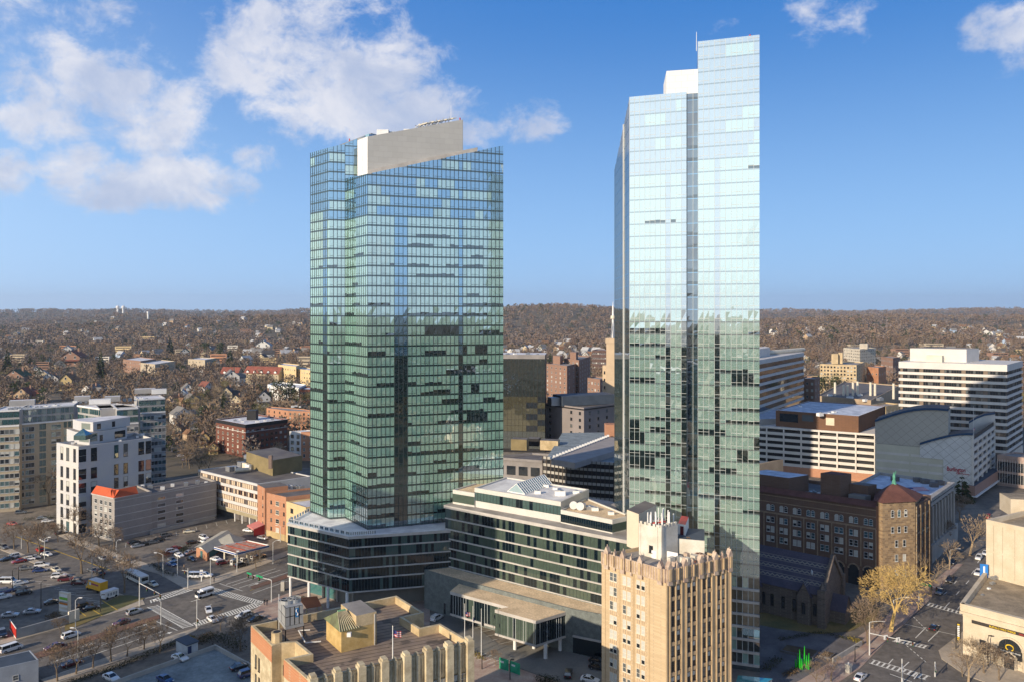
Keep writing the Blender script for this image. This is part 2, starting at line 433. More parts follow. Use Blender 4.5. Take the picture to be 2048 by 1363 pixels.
# ---------------------------------------------------------------- ground, hills, roads
def hill(x, y):
    """terrain height (numpy arrays), flat under the town, wooded ridges beyond"""
    t = x/np.maximum(y, 1.0)
    def bump(cx, cy, rx, ry, h): return h*np.exp(-((x-cx)/rx)**2-((y-cy)/ry)**2)
    def S(v, a, b):
        q = np.clip((v-a)/(b-a), 0, 1); return q*q*(3-2*q)
    z = 0*x
    far = S(y, 4600, 6300)
    z = z+far*(66+8*np.sin(t*9+1)+5*np.sin(t*23)+3*np.sin(t*51+2))
    z = z+S(y, 2300, 3100)*(1-.5*S(y, 3600, 4200))*(30+12*np.sin(t*7+2.2)+6*np.sin(t*17))*S(t, -.9, -.1)*.9
    z = z+bump(-1050, 2600, 520, 420, 44)+bump(-1750, 3500, 420, 300, 50)
    z = z+bump(150, 3300, 700, 700, 62)+bump(1000, 2350, 380, 420, 44)+bump(1700, 2900, 600, 420, 34)+bump(760, 1850, 230, 260, 24)
    z = z+bump(-420, 2350, 300, 300, 26)
    z = z+S(y, 1500, 2300)*(3*np.sin(x*.006)+3*np.sin(y*.005+x*.003))
    return z
def hz(x, y): return float(hill(np.array([float(x)]), np.array([float(y)]))[0])
def build_ground():
    m = mat('suburb_ground', (.15, .12, .08), .95, .2, .02, (.09, .08, .055), fine=.2, fscale=.12)
    ts = list(np.linspace(-4, -1.0, 7))[:-1]+list(np.linspace(-1.0, 1.0, 90))+list(np.linspace(1.0, 4, 7))[1:]
    ds = [300, 500, 800, 1100]+list(np.arange(1300, 4000, 70))+list(np.arange(4000, 7600, 150))+[8000, 9500, 12000, 16000]
    D, T = np.meshgrid(ds, ts, indexing='ij'); X = T*D; Z = hill(X, D)
    nr, nc = D.shape; v = [(float(X[i, j]), float(D[i, j]), float(Z[i, j])) for i in range(nr) for j in range(nc)]
    f = [(i*nc+j, i*nc+j+1, (i+1)*nc+j+1, (i+1)*nc+j) for i in range(nr-1) for j in range(nc-1)]
    # near and behind: one flat sheet out to the horizon, sharing the first row's level
    b = len(v); v += [(-9000, -12000, 0), (9000, -12000, 0), (9000, 300, 0), (-9000, 300, 0)]; f.append((b, b+1, b+2, b+3))
    me = bpy.data.meshes.new('ground'); me.from_pydata(v, [], f); me.materials.append(m); me.polygons.foreach_set('use_smooth', [True]*len(f)); me.update()
    o = bpy.data.objects.new('ground', me); COL.objects.link(o); tag(o, kind='structure')
build_ground()
M_ASPH = mat('asphalt', (.175, .155, .132), .9, .16, .06, (.12, .11, .10), fine=.36, fscale=.5)
M_ASPH2 = mat('asphalt_worn', (.21, .18, .145), .9, .2, .08, (.13, .117, .10), fine=.36, fscale=.45)
M_PAVE = mat('pavement_concrete', (.46, .39, .30), .9, .15, .12, (.34, .29, .23), fine=.15, fscale=.8)
M_BRICKP = mat('brick_pavement', (.33, .22, .18), .9, .2, .3, (.44, .35, .28), fine=.15)
M_MEDIAN = mat('red_median', (.2, .1, .07), .95, .25, .15, (.14, .09, .07), fine=.2)
M_LINE = mat('road_paint', (.80, .78, .70), .8, .12, .5)
M_YLINE = mat('yellow_road_paint', (.55, .36, .06), .8, .1, .5)
M_LAWN = mat('winter_lawn', (.22, .16, .06), .95, .2, .1, (.11, .11, .045), fine=.2)
M_SNOW = mat('old_snow', (.7, .71, .74), .8, .1, .6)
def sheet(name, pts, z, m, kind='structure', parent=None):
    b = MB(); b.face([(p[0], p[1], z) for p in ccw(pts)], m); o = b.build(name, parent)
    if kind: o['kind'] = kind
    return o
def ccw(p):
    p = [(q[0], q[1]) for q in p]; n = len(p)
    a = sum(p[i][0]*p[(i+1) % n][1]-p[(i+1) % n][0]*p[i][1] for i in range(n))
    return p if a > 0 else p[::-1]
def slab(name, pts, z1, m, kind='structure'):
    b = MB(); b.prism(ccw(pts), -.2, z1, m); o = b.build(name); o['kind'] = kind; return o
def px(*c): return [P(x, y) for x, y in c]
# town floor
sheet('town_ground', [(-330, 60), (330, 60), (380, 440), (60, 480), (-60, 400), (-200, 345), (-330, 330)], .02, M_ASPH2)
# boulevard (lower left to the podium) and its cross street
BOUL = px((-160, 1328), (0, 1291), (290, 1210), (444, 1162), (620, 1100), (700, 1075), (760, 1100), (600, 1178), (529, 1204), (410, 1250), (300, 1290), (81, 1362), (-160, 1450))
sheet('boulevard', BOUL, .04, M_ASPH)
CROSS = px((-60, 1058), (112, 1069), (234, 1125), (320, 1152), (400, 1176), (660, 1300), (560, 1350), (372, 1262), (172, 1164), (0, 1090), (-60, 1070))
sheet('cross_street', CROSS, .045, M_ASPH)
sheet('brick_median', px((77, 1316), (320, 1236), (318, 1229), (77, 1304), (-30, 1338), (-30, 1352)), .13, M_MEDIAN)
sheet('brick_median', px((500, 1173), (575, 1147), (640, 1124), (640, 1130), (575, 1155), (506, 1178)), .13, M_MEDIAN)
# main street on the right
MAIN = px((1560, 1480), (1720, 1337), (1782, 1274), (1812, 1226), (1853, 1208), (1891, 1165), (1925, 1129), (1952, 1090), (1990, 1040), (2040, 985), (2075, 985), (2050, 1030), (2000, 1100), (1962, 1165), (1925, 1262), (1876, 1300), (1882, 1318), (1930, 1352), (2060, 1400), (2060, 1500))
sheet('main_street', MAIN, .04, M_ASPH)
# raised pavements, 12 cm kerbs
slab('pavement', px((0, 1289), (290, 1208), (284, 1196), (262, 1193), (150, 1242), (0, 1280)), .12, M_PAVE)
slab('pavement', px((0, 1087), (172, 1161), (276, 1200), (262, 1208), (150, 1160), (0, 1098)), .12, M_PAVE)
slab('pavement', px((112, 1068), (234, 1122), (320, 1148), (372, 1178), (400, 1176), (444, 1161), (576, 1110), (576, 1100), (440, 1150), (404, 1160), (380, 1160), (330, 1138), (240, 1108), (120, 1060)), .12, M_PAVE)
slab('pavement', px((81, 1359), (320, 1278), (400, 1252), (390, 1262), (318, 1292), (100, 1370)), .12, M_PAVE)
slab('pavement', px((529, 1204), (576, 1186), (700, 1145), (860, 1190), (860, 1250), (600, 1262), (505, 1222)), .12, M_BRICKP)
slab('pavement', px((1560, 1440), (1720, 1336), (1782, 1272), (1852, 1206), (1891, 1163), (1925, 1128), (1910, 1126), (1870, 1160), (1800, 1200), (1770, 1235), (1720, 1270), (1640, 1320), (1480, 1420)), .12, M_BRICKP)
slab('pavement', px((1925, 1263), (1877, 1300), (1883, 1317), (1932, 1350), (2060, 1396), (2100, 1380), (2100, 1300)), .12, M_PAVE)
slab('pavement', px((2075, 985), (2052, 1028), (2003, 1098), (1966, 1163), (1990, 1160), (2060, 1060), (2100, 985)), .12, M_PAVE)
slab('pavement', px((940, 1300), (1060, 1345), (1220, 1400), (1220, 1480), (900, 1380)), .12, M_BRICKP)
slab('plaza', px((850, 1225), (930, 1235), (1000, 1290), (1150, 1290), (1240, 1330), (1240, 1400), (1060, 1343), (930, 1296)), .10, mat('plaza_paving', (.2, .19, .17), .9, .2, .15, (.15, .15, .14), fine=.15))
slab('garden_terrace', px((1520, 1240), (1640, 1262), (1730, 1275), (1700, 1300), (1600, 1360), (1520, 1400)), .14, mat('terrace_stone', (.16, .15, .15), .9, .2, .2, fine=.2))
sheet('church_lawn', px((1560, 1258), (1640, 1268), (1700, 1262), (1750, 1240), (1760, 1215), (1720, 1210), (1690, 1230), (1520, 1225), (1520, 1250)), .16, M_LAWN)
sheet('verge', px((130, 1262), (290, 1196), (262, 1190), (240, 1190), (130, 1245)), .14, M_LAWN)
# ---- markings
def stripe(b, p0, p1, w, z=.06, m=None):
    a = Vector(p0[:2]); c = Vector(p1[:2]); d = (c-a).normalized(); n = Vector((-d.y, d.x))*w/2
    b.face([(*(a-n), z), (*(c-n), z), (*(c+n), z), (*(a+n), z)], m or M_LINE)
def crosswalk(a, b_, c, d, n, diag=.0, bar=.42):
    """quad a-b (one rail) and d-c (other rail), n bars"""
    A, B, C, D = [P(*q) for q in (a, b_, c, d)]; m = MB()
    stripe(m, A, B, .22); stripe(m, D, C, .22)
    for i in range(n):
        t = (i+.5)/n; t2 = min(1, max(0, t+diag)); stripe(m, lerp(A, B, t), lerp(D, C, t2), bar, .065)
    o = m.build('crosswalk'); o['kind'] = 'structure'
crosswalk((294, 1213), (367, 1256), (387, 1250), (313, 1209), 20, .02, .34)
crosswalk((421, 1173), (528, 1203), (521, 1210), (402, 1178), 26, .02, .34)
crosswalk((300, 1206), (386, 1179), (370, 1175), (300, 1200), 15, -.02, .34)
crosswalk((391, 1252), (527, 1209), (519, 1202), (385, 1246), 27, .0, .34)
crosswalk((1857, 1204), (1926, 1224), (1924, 1228.5), (1851, 1209), 9, 0, .4)
crosswalk((1745, 1318), (1861, 1352), (1852, 1359), (1738, 1325), 11, 0, .4)
crosswalk((1791, 1277), (1857, 1291), (1850, 1296), (1784, 1281), 8, 0, .4)
crosswalk((1920, 1272), (1880, 1302), (1886, 1307), (1926, 1277), 6, 0, .3)
m = MB()
for p0, p1 in (((452, 1168), (551, 1136)), ((465, 1170), (561, 1139)), ((478, 1175), (575, 1144)), ((439, 1166), (485, 1181)), ((505, 1186), (575, 1161)), ((420, 1208), (424, 1207)),
               ((313, 1242), (355, 1260)), ((100, 1325), (313, 1252)), ((110, 1334), (330, 1260)), ((120, 1345), (345, 1270)), ((386, 1178), (300, 1206)), ((384, 1173), (290, 1196)),
               ((1852, 1254), (1831, 1275)), ((1878, 1261), (1856, 1282)), ((1809, 1247), (1852, 1257)), ((1878, 1262), (1911, 1269)), ((1786, 1317), (1776, 1328)), ((1818, 1323), (1805, 1335)),
               ((1899, 1204), (1889, 1215)), ((1920, 1211), (1915, 1218)), ((1894, 1183), (1887, 1188)), ((1919, 1181), (1912, 1189)), ((1938, 1160), (1932, 1167)), ((1913, 1161), (1908, 1167)), ((1780, 1347), (1824, 1363)),
               ((1836, 1346), (1828, 1357)), ((1948, 1140), (1943, 1147)), ((1960, 1118), (1955, 1125))):
    stripe(m, P(*p0), P(*p1), .2)
for i in range(7): a = (1822+i*5, 1228+i*5); stripe(m, P(*a), P(a[0]+3, a[1]+3), .2)
for i in range(6): a = (1813+i*7, 1290+i*6); stripe(m, P(*a), P(a[0]+4, a[1]+3.4), .2)
# lane arrows
for (x, y) in ((505, 1169), (390, 1200), (173, 1290), (328, 1268), (280, 1252)):
    c = P(x, y); d = (P(x+10, y-3)-c).normalized(); stripe(m, c-d*1.2, c+d*1.0, .25); n = Vector((-d.y, d.x, 0))
    m.face([(*(c+d*1.0+n*.6)[:2], .06), (*(c+d*1.0-n*.6)[:2], .06), (*(c+d*2.1)[:2], .06)], M_LINE)
m.build('lane_marking')['kind'] = 'structure'
m = MB()
stripe(m, P(31, 1072), P(219, 1139), .35, .065, M_YLINE); stripe(m, P(500, 1180), P(640, 1132), .2, .065, M_YLINE)
stripe(m, P(205, 1201), P(235, 1220), .3, .15, M_YLINE); stripe(m, P(150, 1215), P(172, 1232), .3, .15, M_YLINE); stripe(m, P(185, 1219), P(204, 1231), .3, .15, M_YLINE)
m.build('yellow_marking')['kind'] = 'structure'
# stall lines of the two car parks
m = MB()
for i in range(14):
    a = P(18+i*14, 1107+i*6.2); stripe(m, a, a+Vector((5.2, 1.0, 0))*-.8, .12)
for i in range(10):
    a = P(60+i*16, 1160+i*5.5); stripe(m, a, a+Vector((4.6, -1.2, 0)), .12)
for i in range(12):
    a = P(232+i*20, 1090-i*4.6); stripe(m, a, a+Vector((2.2, -4.6, 0)), .12)
for i in range(6):
    a = P(935+i*10, 1312+i*4); stripe(m, a, a+Vector((3.2, 2.6, 0)), .12, .13)
for i in range(7):
    a = P(925+i*12, 1240+i*8); stripe(m, a, a+Vector((9, 4.6, 0)), .12, .11)
m.build('stall_marking')['kind'] = 'structure'
# ---------------------------------------------------------------- glass towers
T_BLIND = glass('tower_blind', (.225, .40, .33), .46, (.93, .98, 1), .006, .012, .22, .18)
T_OPEN = glass('tower_room', (.008, .015, .014), .24, (.93, .98, 1), .006, .012, .22, .6)
T_CLEAR = glass('tower_clear', (.04, .09, .13), .58, (.62, .84, 1), .006, .012, .22, .3)
T_SPAN = glass('tower_spandrel', (.012, .03, .028), .16, (.9, .97, 1), .02, .01, .3, .2)
T_DARKG = glass('tower_side_glass', (.02, .04, .045), .34, (.9, .95, 1), .006, .02, .15, .3)
M_MULL = mat('mullion', (.045, .06, .06), .5, .05)
M_MULLW = mat('pale_mullion', (.5, .52, .5), .5, .05)
M_PANEL = masonry('crown_panel', (.37, .375, .37), (.345, .35, .345), (.26, .26, .26), 3.0, 1.5, blotch=.05)
M_PANELW = masonry('crown_panel_white', (.66, .67, .67), (.63, .64, .64), (.5, .48, .45), 2.2, 1.4, blotch=.05)
M_WBAND = mat('white_band', (.50, .47, .43), .7, .12, .3)

T_BLINDP = glass('tower_blind_pale', (.27, .405, .345), .52, (.95, .98, 1), .006, .012, .22, .15)
T_BLIND2 = glass('tower_blind_dim', (.17, .31, .26), .42, (.93, .98, 1), .006, .012, .22, .2)
# --- tower A (left)
ZT = 20.0
L0, L1, L2 = Q(621, 221), Q(659, 213), Q(690, 214.2)
R0, R1, R2 = Q(690.5, 214), Q(735, 202.7), Q(1006.5, 216)
tA = thing('glass_tower', 'blue green glass tower with sloping roof and grey crown wall, left of the two skyscrapers', 'skyscraper', (L1.x+20, 225, 0), 0)
def zat(px_, py_, D): return H+(HY-py_)*D/F
zl0, zl1, zl2 = zat(621, 306, 221), zat(659, 295, 213), zat(735, 277, 222)
zr0, zr1, zr2 = zat(690.5, 357, 214), zat(735, 348, 202.7), zat(1006.5, 291, 216)
L3 = Q(738, 216)
back = Vector((.339, .94, 0))
LB0, LB3 = L0+Vector((3, 16, 0)), L3+Vector((5, 20, 0))
# solid cores just inside the glass
def core(root, pts, z0, ztops, m, name='core'):
    b = MB(); b.prism([tuple(p[:2]) for p in pts], z0, list(ztops), m, M_ROOFG); return b.build(name, root)
def shrink(p, c, d=.12): return p+(c-p).normalized()*d
cA = Q(700, 235); cA2 = Q(860, 232)
core(tA, [shrink(p, cA) for p in (L0, L1, L2, L3, LB3, LB0)], ZT, [zl0-.1, zl1-.1, zl1+1, zl2-.1, zl2+3, zl0+1], T_DARKG)
RB2 = R2+Vector((-3, 24, 0)); RB0 = R0+Vector((9, 26, 0))
core(tA, [shrink(p, cA2) for p in (R0, R1, R2, RB2, RB0)], ZT, [zr0-.1, zr1-.1, zr2-.1, zr2-.1, zr0-.1], T_DARKG)
dk = {2: [(.02, .05)], 3: [(.20, .27), (.66, .70), (.49, .515), (.86, .89)], 0: [(.70, .84)]}
TM = (T_BLIND, T_OPEN, T_SPAN, T_CLEAR); TMP = (T_BLINDP, T_OPEN, glass('pale_spandrel', (.10, .13, .13), .4, (.95, .98, 1), .01, .01, .3, .2), glass('tower_clear_pale', (.20, .25, .29), .52, (.93, .98, 1), .006, .012, .22, .2))
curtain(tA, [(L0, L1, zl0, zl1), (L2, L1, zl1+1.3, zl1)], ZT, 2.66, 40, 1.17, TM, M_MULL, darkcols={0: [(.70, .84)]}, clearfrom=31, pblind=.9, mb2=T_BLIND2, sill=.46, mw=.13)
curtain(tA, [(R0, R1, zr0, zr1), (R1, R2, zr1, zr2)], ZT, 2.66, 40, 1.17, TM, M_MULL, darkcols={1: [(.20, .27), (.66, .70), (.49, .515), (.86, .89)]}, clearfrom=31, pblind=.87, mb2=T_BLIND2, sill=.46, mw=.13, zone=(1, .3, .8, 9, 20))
# upper left slab continues behind the main slab up to the crown wall
curtain(tA, [(L2, L3, zl1+1.3, zl2)], 104.6, 2.66, 9, 1.17, (T_BLIND, T_OPEN, T_SPAN, T_CLEAR), M_MULL, clearfrom=0)
# grey crown wall
b = MB(); K0, K1 = Q(735, 204.6), Q(925.5, 212); K00 = Q(715, 208.5)
zk = [zat(715.6, 281, 208.5), zat(735, 273.5, 204.6), zat(925.5, 239.5, 212)]
b.prism(xy(K00, K1+Vector((0, .05, 0)), K1+Vector((-3, 15, 0)), K00+Vector((3, 12, 0))), 100, [zk[0]+.5, zk[2], zk[2]+1, zk[0]+1], M_PANEL, M_ROOFW)
b.build('crown_wall', tA)
b = MB(); 
b.prism(xy(K0, K1, K1+Vector((0, 1, 0)), K0+Vector((0, 1, 0))), zat(735, 350, 204.6), [zk[1], zk[2], zk[2], zk[1]], M_PANEL)
b.build('crown_wall', tA)
b = MB(); b.prism(xy(K00, K0, K0+Vector((0, .9, 0)), K00+Vector((.5, .9, 0))), zat(715.6, 352, 208), [zk[0], zk[1], zk[1], zk[0]], M_PANELW); b.build('crown_wall_end', tA)
b = MB()   # sloping parapet walk in front of the crown wall
pw = Vector((-.339, .94, 0))
for s in range(24):
    s0, s1 = s/24*.80, (s+1)/24*.80
    a, c = lerp(R1, R2, s0), lerp(R1, R2, s1); z0, z1 = lerp(zr1, zr2, s0), lerp(zr1, zr2, s1)
    b.face([(a.x, a.y+.15, z0-.1), (c.x, c.y+.15, z1-.1), (c.x, c.y+.15, z1+1.0), (a.x, a.y+.15, z0+1.0)], M_WBAND)
    b.face([(a.x, a.y+.15, z0+1.0), (c.x, c.y+.15, z1+1.0), (c.x, c.y+2, z1+1.0), (a.x, a.y+2, z0+1.0)], M_WBAND)
b.build('parapet', tA)
b = MB()   # window-washing gantry and plant on the crown
for i in range(14):
    t = .10+i*.05; a = lerp(K0, K1, t); z = lerp(zk[1], zk[2], t)
    b.box((a.x+1, a.y+3), (1, 0), (0, 1), .8, .6, z-.3, z+.5+.25*(i % 3), M_PANELW if i % 2 else M_METAL)
for i in range(7):
    t = .48+i*.04; a = lerp(K0, K1, t); c = lerp(K0, K1, t+.05); z = lerp(zk[1], zk[2], t)
    b.tube((a.x, a.y+2, z+.6), (c.x, c.y+2, z+1.8), .12, .12, M_PANELW, 5)
    b.tube((a.x, a.y+2.6, z+1.4), (c.x, c.y+2.6, z+1.0), .12, .12, M_METAL, 5)
a = lerp(K0, K1, .14); b.box((a.x, a.y+3), (1, 0), (0, 1), 1.6, 1, zk[1]+.8, zk[1]+2.6, M_PANELW)
for i in range(10):
    t = .52+i*.035; a = lerp(K0, K1, t); z = lerp(zk[1], zk[2], t); b.bar((a.x, a.y+1.2, z-.2), (a.x+.5, a.y+1.2, z+1.5+.4*(i % 2)), .14, .14, M_METAL); b.bar((a.x, a.y+1.2, z+.9), (a.x+2.4, a.y+1.2, z+1.6), .3, .3, M_METAL if i % 2 else M_CREAM)
b.build('roof_gantry', tA)
b = MB(); a = Q(902, 216); b.tube((a.x, a.y, zk[2]-2), (a.x, a.y, zk[2]+5), .07, .04, M_WHITE, 5); b.build('antenna', tA)
M_RED = mat('red_paint', (.45, .03, .02), .5)
for (x, D, z) in ((699, 222, zl2-1), (920, 214, zk[2]+.1)):
    b = MB(); a = Q(x, D); b.tube((a.x, a.y, z-.3), (a.x, a.y, z+.9), .18, .18, M_RED, 6); b.build('warning_light', tA)
b = MB(); b.prism(xy(L0+Vector((.5, 1.5, 0)), L1+Vector((0, 2, 0)), L3+Vector((0, 3, 0)), LB3, LB0), [zl0-2]*5, [zl0+.2, zl1+.3, zl2+.8, zl2+3, zl0+1], M_PANEL); b.build('roof_slope', tA)

# --- tower B (right)
B0, B1 = Q(1259, 174.1), Q(1373, 170); B2, B3 = Q(1396, 169.2), Q(1519, 165)
BS = Q(1229, 205); zB, zB2 = 125.7, 136.5; zS = zat(1229, 339, 205)
tB = thing('glass_tower', 'taller pale glass tower in two slabs with a mirrored side, right of the two skyscrapers', 'skyscraper', (Q(1390, 178).x, 182, 0))
BB = Vector((6, 24, 0)); cB = Q(1320, 186); cB2 = Q(1455, 182)
B1r, B2r = B1+Vector((.5, 1.5, 0)), B2+Vector((.6, 1.7, 0))
core(tB, [shrink(p, cB) for p in (B0, B1, B1r, B2r, B2r+BB, BS)], 0, [zB, zB, zB, zB, zB-3, zS], T_DARKG)
core(tB, [shrink(p, cB2) for p in (B2, B3, B3+BB, Q(1388, 196))], 0, [zB2, zB2, zB2, 130], T_DARKG)
dkB = {0: [(.63, .70), (.90, 1.0)], 1: [(.24, .34)], 2: []}
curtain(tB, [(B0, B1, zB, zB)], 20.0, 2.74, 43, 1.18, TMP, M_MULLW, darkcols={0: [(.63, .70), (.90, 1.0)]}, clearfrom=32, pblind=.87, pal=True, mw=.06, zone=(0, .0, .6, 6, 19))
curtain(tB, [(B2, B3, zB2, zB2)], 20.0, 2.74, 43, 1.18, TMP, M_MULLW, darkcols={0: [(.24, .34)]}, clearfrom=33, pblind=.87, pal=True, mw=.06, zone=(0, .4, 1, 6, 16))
curtain(tB, [(BS, B0, zS, zB)], 20.0, 2.74, 42, 2.5, (T_DARKG, T_DARKG, T_CLEAR, T_DARKG), M_MULL, name='side_window_band', transoms=False, jit=.004, mw=.05, sill=.10, proud=.035)
curtain(tB, [(B1r, B2r, zB, zB)], 20.0, 2.74, 42, 1.2, (T_DARKG, T_OPEN, T_CLEAR, T_DARKG), M_MULLW, name='recess_window_band', transoms=False, sill=.2)
b = MB(); n = wall_normal(BS, B0); a = Q(1247.5, 184.5); b.tube((a.x+n.x*.1, a.y+n.y*.1, 0), (a.x+n.x*.1, a.y+n.y*.1, zat(1247.5, 249, 184.5)), .10, .10, M_WHITE, 6)
b.build('corner_fin', tB)
b = MB(); b.prism([tuple(p[:2]) for p in (Q(1333, 173.5), Q(1396.5, 172), Q(1396.5, 172)+Vector((3, 12, 0)), Q(1327, 184))], 125.5, zat(1333, 141, 173), M_PANELW, M_ROOFW); b.build('roof_penthouse', tB)
# low storeys with white slab bands on the right slab
n = wall_normal(B2, B3); pod = [B2-Vector((.2, 0, 0)), B3, B3+BB, B2+BB]
for k in range(7):
    z = 1.1+k*2.7; m = MB()
    L = (B3-B2).length; c = 11; A_, B_ = B2, B3
    for i in range(c):
        a = lerp(A_, B_, i/c)+Vector((*n, 0))*.05; e = lerp(A_, B_, (i+1)/c)+Vector((*n, 0))*.05
        g = T_OPEN if R.random() < .75 else T_BLIND
        m.face([(a.x, a.y, z+.45), (e.x, e.y, z+.45), (e.x, e.y, z+2.7), (a.x, a.y, z+2.7)], g)
        m.bar((a.x, a.y, z+.45), (a.x, a.y, z+2.7), .08, .1, M_MULLW)
    m.build('window_band', tB)
    m = MB(); wallbar(B2, B3, z, z+.5, .35, M_WBAND, m, .0); m.build('floor_band', tB)
b = MB(); a = Q(1393, 169.5); b.tube((a.x, a.y, zB2-2), (a.x, a.y, zB2+2.2), .08, .05, M_WHITE, 5); b.build('antenna', tB)
for x in (1500,):
    b = MB(); a = Q(x, 167); b.tube((a.x, a.y, zB2-.3), (a.x, a.y, zB2+.7), .2, .2, M_RED, 6); b.build('warning_light', tB)

# --- podium under tower A
G_POD = glass('podium_glass', (.004, .010, .014), .09, (.85, .95, 1), .01, .02, .25, .5)
G_PODB = glass('podium_blind', (.06, .10, .09), .12, (.85, .95, 1), .01, .02, .25, .3)
G_HOTB = glass('office_blind', (.06, .085, .065), .12, (.9, 1, .95), .01, .02, .25, .35)
PC, PL, PR = Q(698.3, 197), Q(575.9, 209.5), Q(903, 203.2)
pod = thing('podium_building', 'dark glass podium on white columns with white floor bands under the left skyscraper', 'building', (PC.x, PC.y+15, 0))
PB = Vector((12, 52, 0))
poly = xy(PL, PC, PR, PR+Vector((0, 20, 0)), PL+Vector((10, 45, 0)))
block(pod, 'core', inset(poly, .25), 5.6, 19.2, G_POD)
sb = MB(); sb.prism(inset(poly, -.25), 19.2, 19.9, M_WBAND, M_ROOFW); sb.build('terrace', pod)
zs = [5.6, 9.0, 11.6, 14.3, 17.0, 19.2]
for k in range(5):
    m = MB()
    for (A, B, cnt) in ((PL, PC, 26), (PC, PR, 34)):
        n = Vector((*wall_normal(A, B), 0))*.02
        for i in range(cnt):
            a = lerp(A, B, i/cnt)+n; e = lerp(A, B, (i+1)/cnt)+n
            g = G_PODB if R.random() < (.6 if (A is PL and i < 9) or (A is PC and k > 2 and i > 12) else .16) else G_POD
            j = [R.uniform(-.008, .008) for _ in range(4)]
            m.face([(a.x, a.y+j[0], zs[k]), (e.x, e.y+j[1], zs[k]), (e.x, e.y+j[2], zs[k+1]), (a.x, a.y+j[3], zs[k+1])], g)
            m.bar((a.x, a.y, zs[k]), (a.x, a.y, zs[k+1]), .07, .1, M_MULL)
    m.build('window_band', pod)
    m = MB()
    for (A, B) in ((PL, PC), (PC, PR)): wallbar(A, B, zs[k]-.22, zs[k]+.10, .22, M_WBAND, m)
    m.build('floor_band', pod)
for x, y in ((581, 1193), (618, 1204), (656, 1215), (694, 1226)):
    g = P(x, y); b = MB(); b.tube((g.x, g.y, 0), (g.x, g.y, 5.4), .38, .38, M_WHITE, 12); b.build('column', pod)
# recessed ground floor
gpoly = inset(poly, 4.5); block(pod, 'ground_floor', gpoly, 0, 5.5, mat('podium_stone', (.22, .21, .19), .8))
Ag, Bg = Vector(gpoly[0]), Vector(gpoly[1])
m = MB(); wallbar(Ag, Bg, .4, 4.4, .05, glass('shop_glass', (.05, .16, .16), .15, (1, 1, 1)), m, 0, .04, .30); wallbar(Ag, Bg, .4, 4.4, .05, MC['shop_glass'], m, 0, .36, .60); m.build('shop_window', pod)
for s in (.02, .33, .63, .95):
    m = MB(); wallbar(Ag, Bg, 0, 5.4, .5, M_CONC, m, 0, s-.012, s+.012); m.build('pier', pod)
# railings on the terrace
m = MB()
for (A, B, s0, s1) in ((PL, PC, 0, 1), (PC, PR, 0, .25), (PL+Vector((10, 45, 0)), PL, .6, 1)):
    for i in range(36):
        a = lerp(A, B, s0+(s1-s0)*i/36); c = lerp(A, B, s0+(s1-s0)*(i+1)/36)
        m.bar((a.x, a.y+.5, 19.9), (a.x, a.y+.5, 20.9), .05, .05, M_WHITE)
        m.bar((a.x, a.y+.5, 20.9), (c.x, c.y+.5, 20.9), .06, .06, M_WHITE)
        if i % 3: m.face([(a.x, a.y+.5, 20), (c.x, c.y+.5, 20), (c.x, c.y+.5, 20.8), (a.x, a.y+.5, 20.8)], T_CLEAR)
m.build('railing', pod)

# --- glass office block with white bands (right of the podium)
HA, HB = Q(891, 204), Q(1262, 172)
hot = thing('office_building', 'long glass office block with white floor bands and set-back upper storeys, between the two skyscrapers', 'building', ((HA.x+HB.x)/2, 200, 0))
hd = (HB-HA).normalized(); hn = Vector((-hd.y, hd.x, 0))
hpoly = xy(HA, HB, HB+hn*28, HA+hn*30)
block(hot, 'core', inset(hpoly, .2), 0, 25.4, G_POD)
sb = MB(); sb.prism(inset(hpoly, -.35), 25.4, 26.2, M_WBAND, M_ROOFG); sb.build('roof_slab', hot)
zs = [10.2, 12.6, 15.0, 17.5, 20.0, 22.8, 25.4]
for k in range(6):
    m = MB(); cnt = 58; n = Vector((*wall_normal(HA, HB), 0))*.03
    for i in range(cnt):
        a = lerp(HA, HB, i/cnt)+n; e = lerp(HA, HB, (i+1)/cnt)+n
        g = G_HOTB if R.random() < .62 else G_POD; j = [R.uniform(-.008, .008) for _ in range(4)]
        m.face([(a.x, a.y+j[0], zs[k]), (e.x, e.y+j[1], zs[k]), (e.x, e.y+j[2], zs[k+1]), (a.x, a.y+j[3], zs[k+1])], g)
        m.bar((a.x, a.y, zs[k]), (a.x, a.y, zs[k+1]), .06, .1, M_MULL)
    m.build('window_band', hot)
    m = MB(); wallbar(HA, HB, zs[k]-.2, zs[k]+.12, .28, M_WBAND, m); m.build('floor_band', hot)
# set-back storeys
U0, U1 = Q(949, 202), Q(1121.5, 187); U2 = P(1178, 977, 31.2)
up = xy(U0, U1, U2, U0+(U2-U1))
shell(hot, up, 26.2, 31.2, mat('office_white_panel', (.56, .54, .49), .7, .06), M_ROOFW, .3, .5, name='upper_wall', rname='upper_roof')
m = MB(); n = Vector((*wall_normal(U0, U1), 0))*.05
for i in range(26):
    a = lerp(U0, U1, i/26+.001)+n; e = lerp(U0, U1, (i+1)/26)+n
    m.face([(a.x, a.y, 27.9), (e.x, e.y, 27.9), (e.x, e.y, 30.1), (a.x, a.y, 30.1)], G_PODB if R.random() < .85 else G_POD); m.bar((a.x, a.y, 27.9), (a.x, a.y, 30.1), .1, .12, M_MULL)
m.build('window_band', hot)
W0, W1 = Q(905.5, 205.5), Q(949, 201.5); wp = xy(W0, W1, W1+hn*14, W0+hn*14)
shell(hot, wp, 26.2, 29.9, MC['office_white_panel'], M_GRAVEL, .3, name='side_wall', rname='side_roof')
m = MB(); wallbar(W0, W1, 26.7, 28.9, .05, G_HOTB, m); m.build('window_band', hot)
X0, X1, X2 = Q(1121.5, 186.5), P(1224.7, 1038.5, 29.4), P(1262, 1030, 29.4)
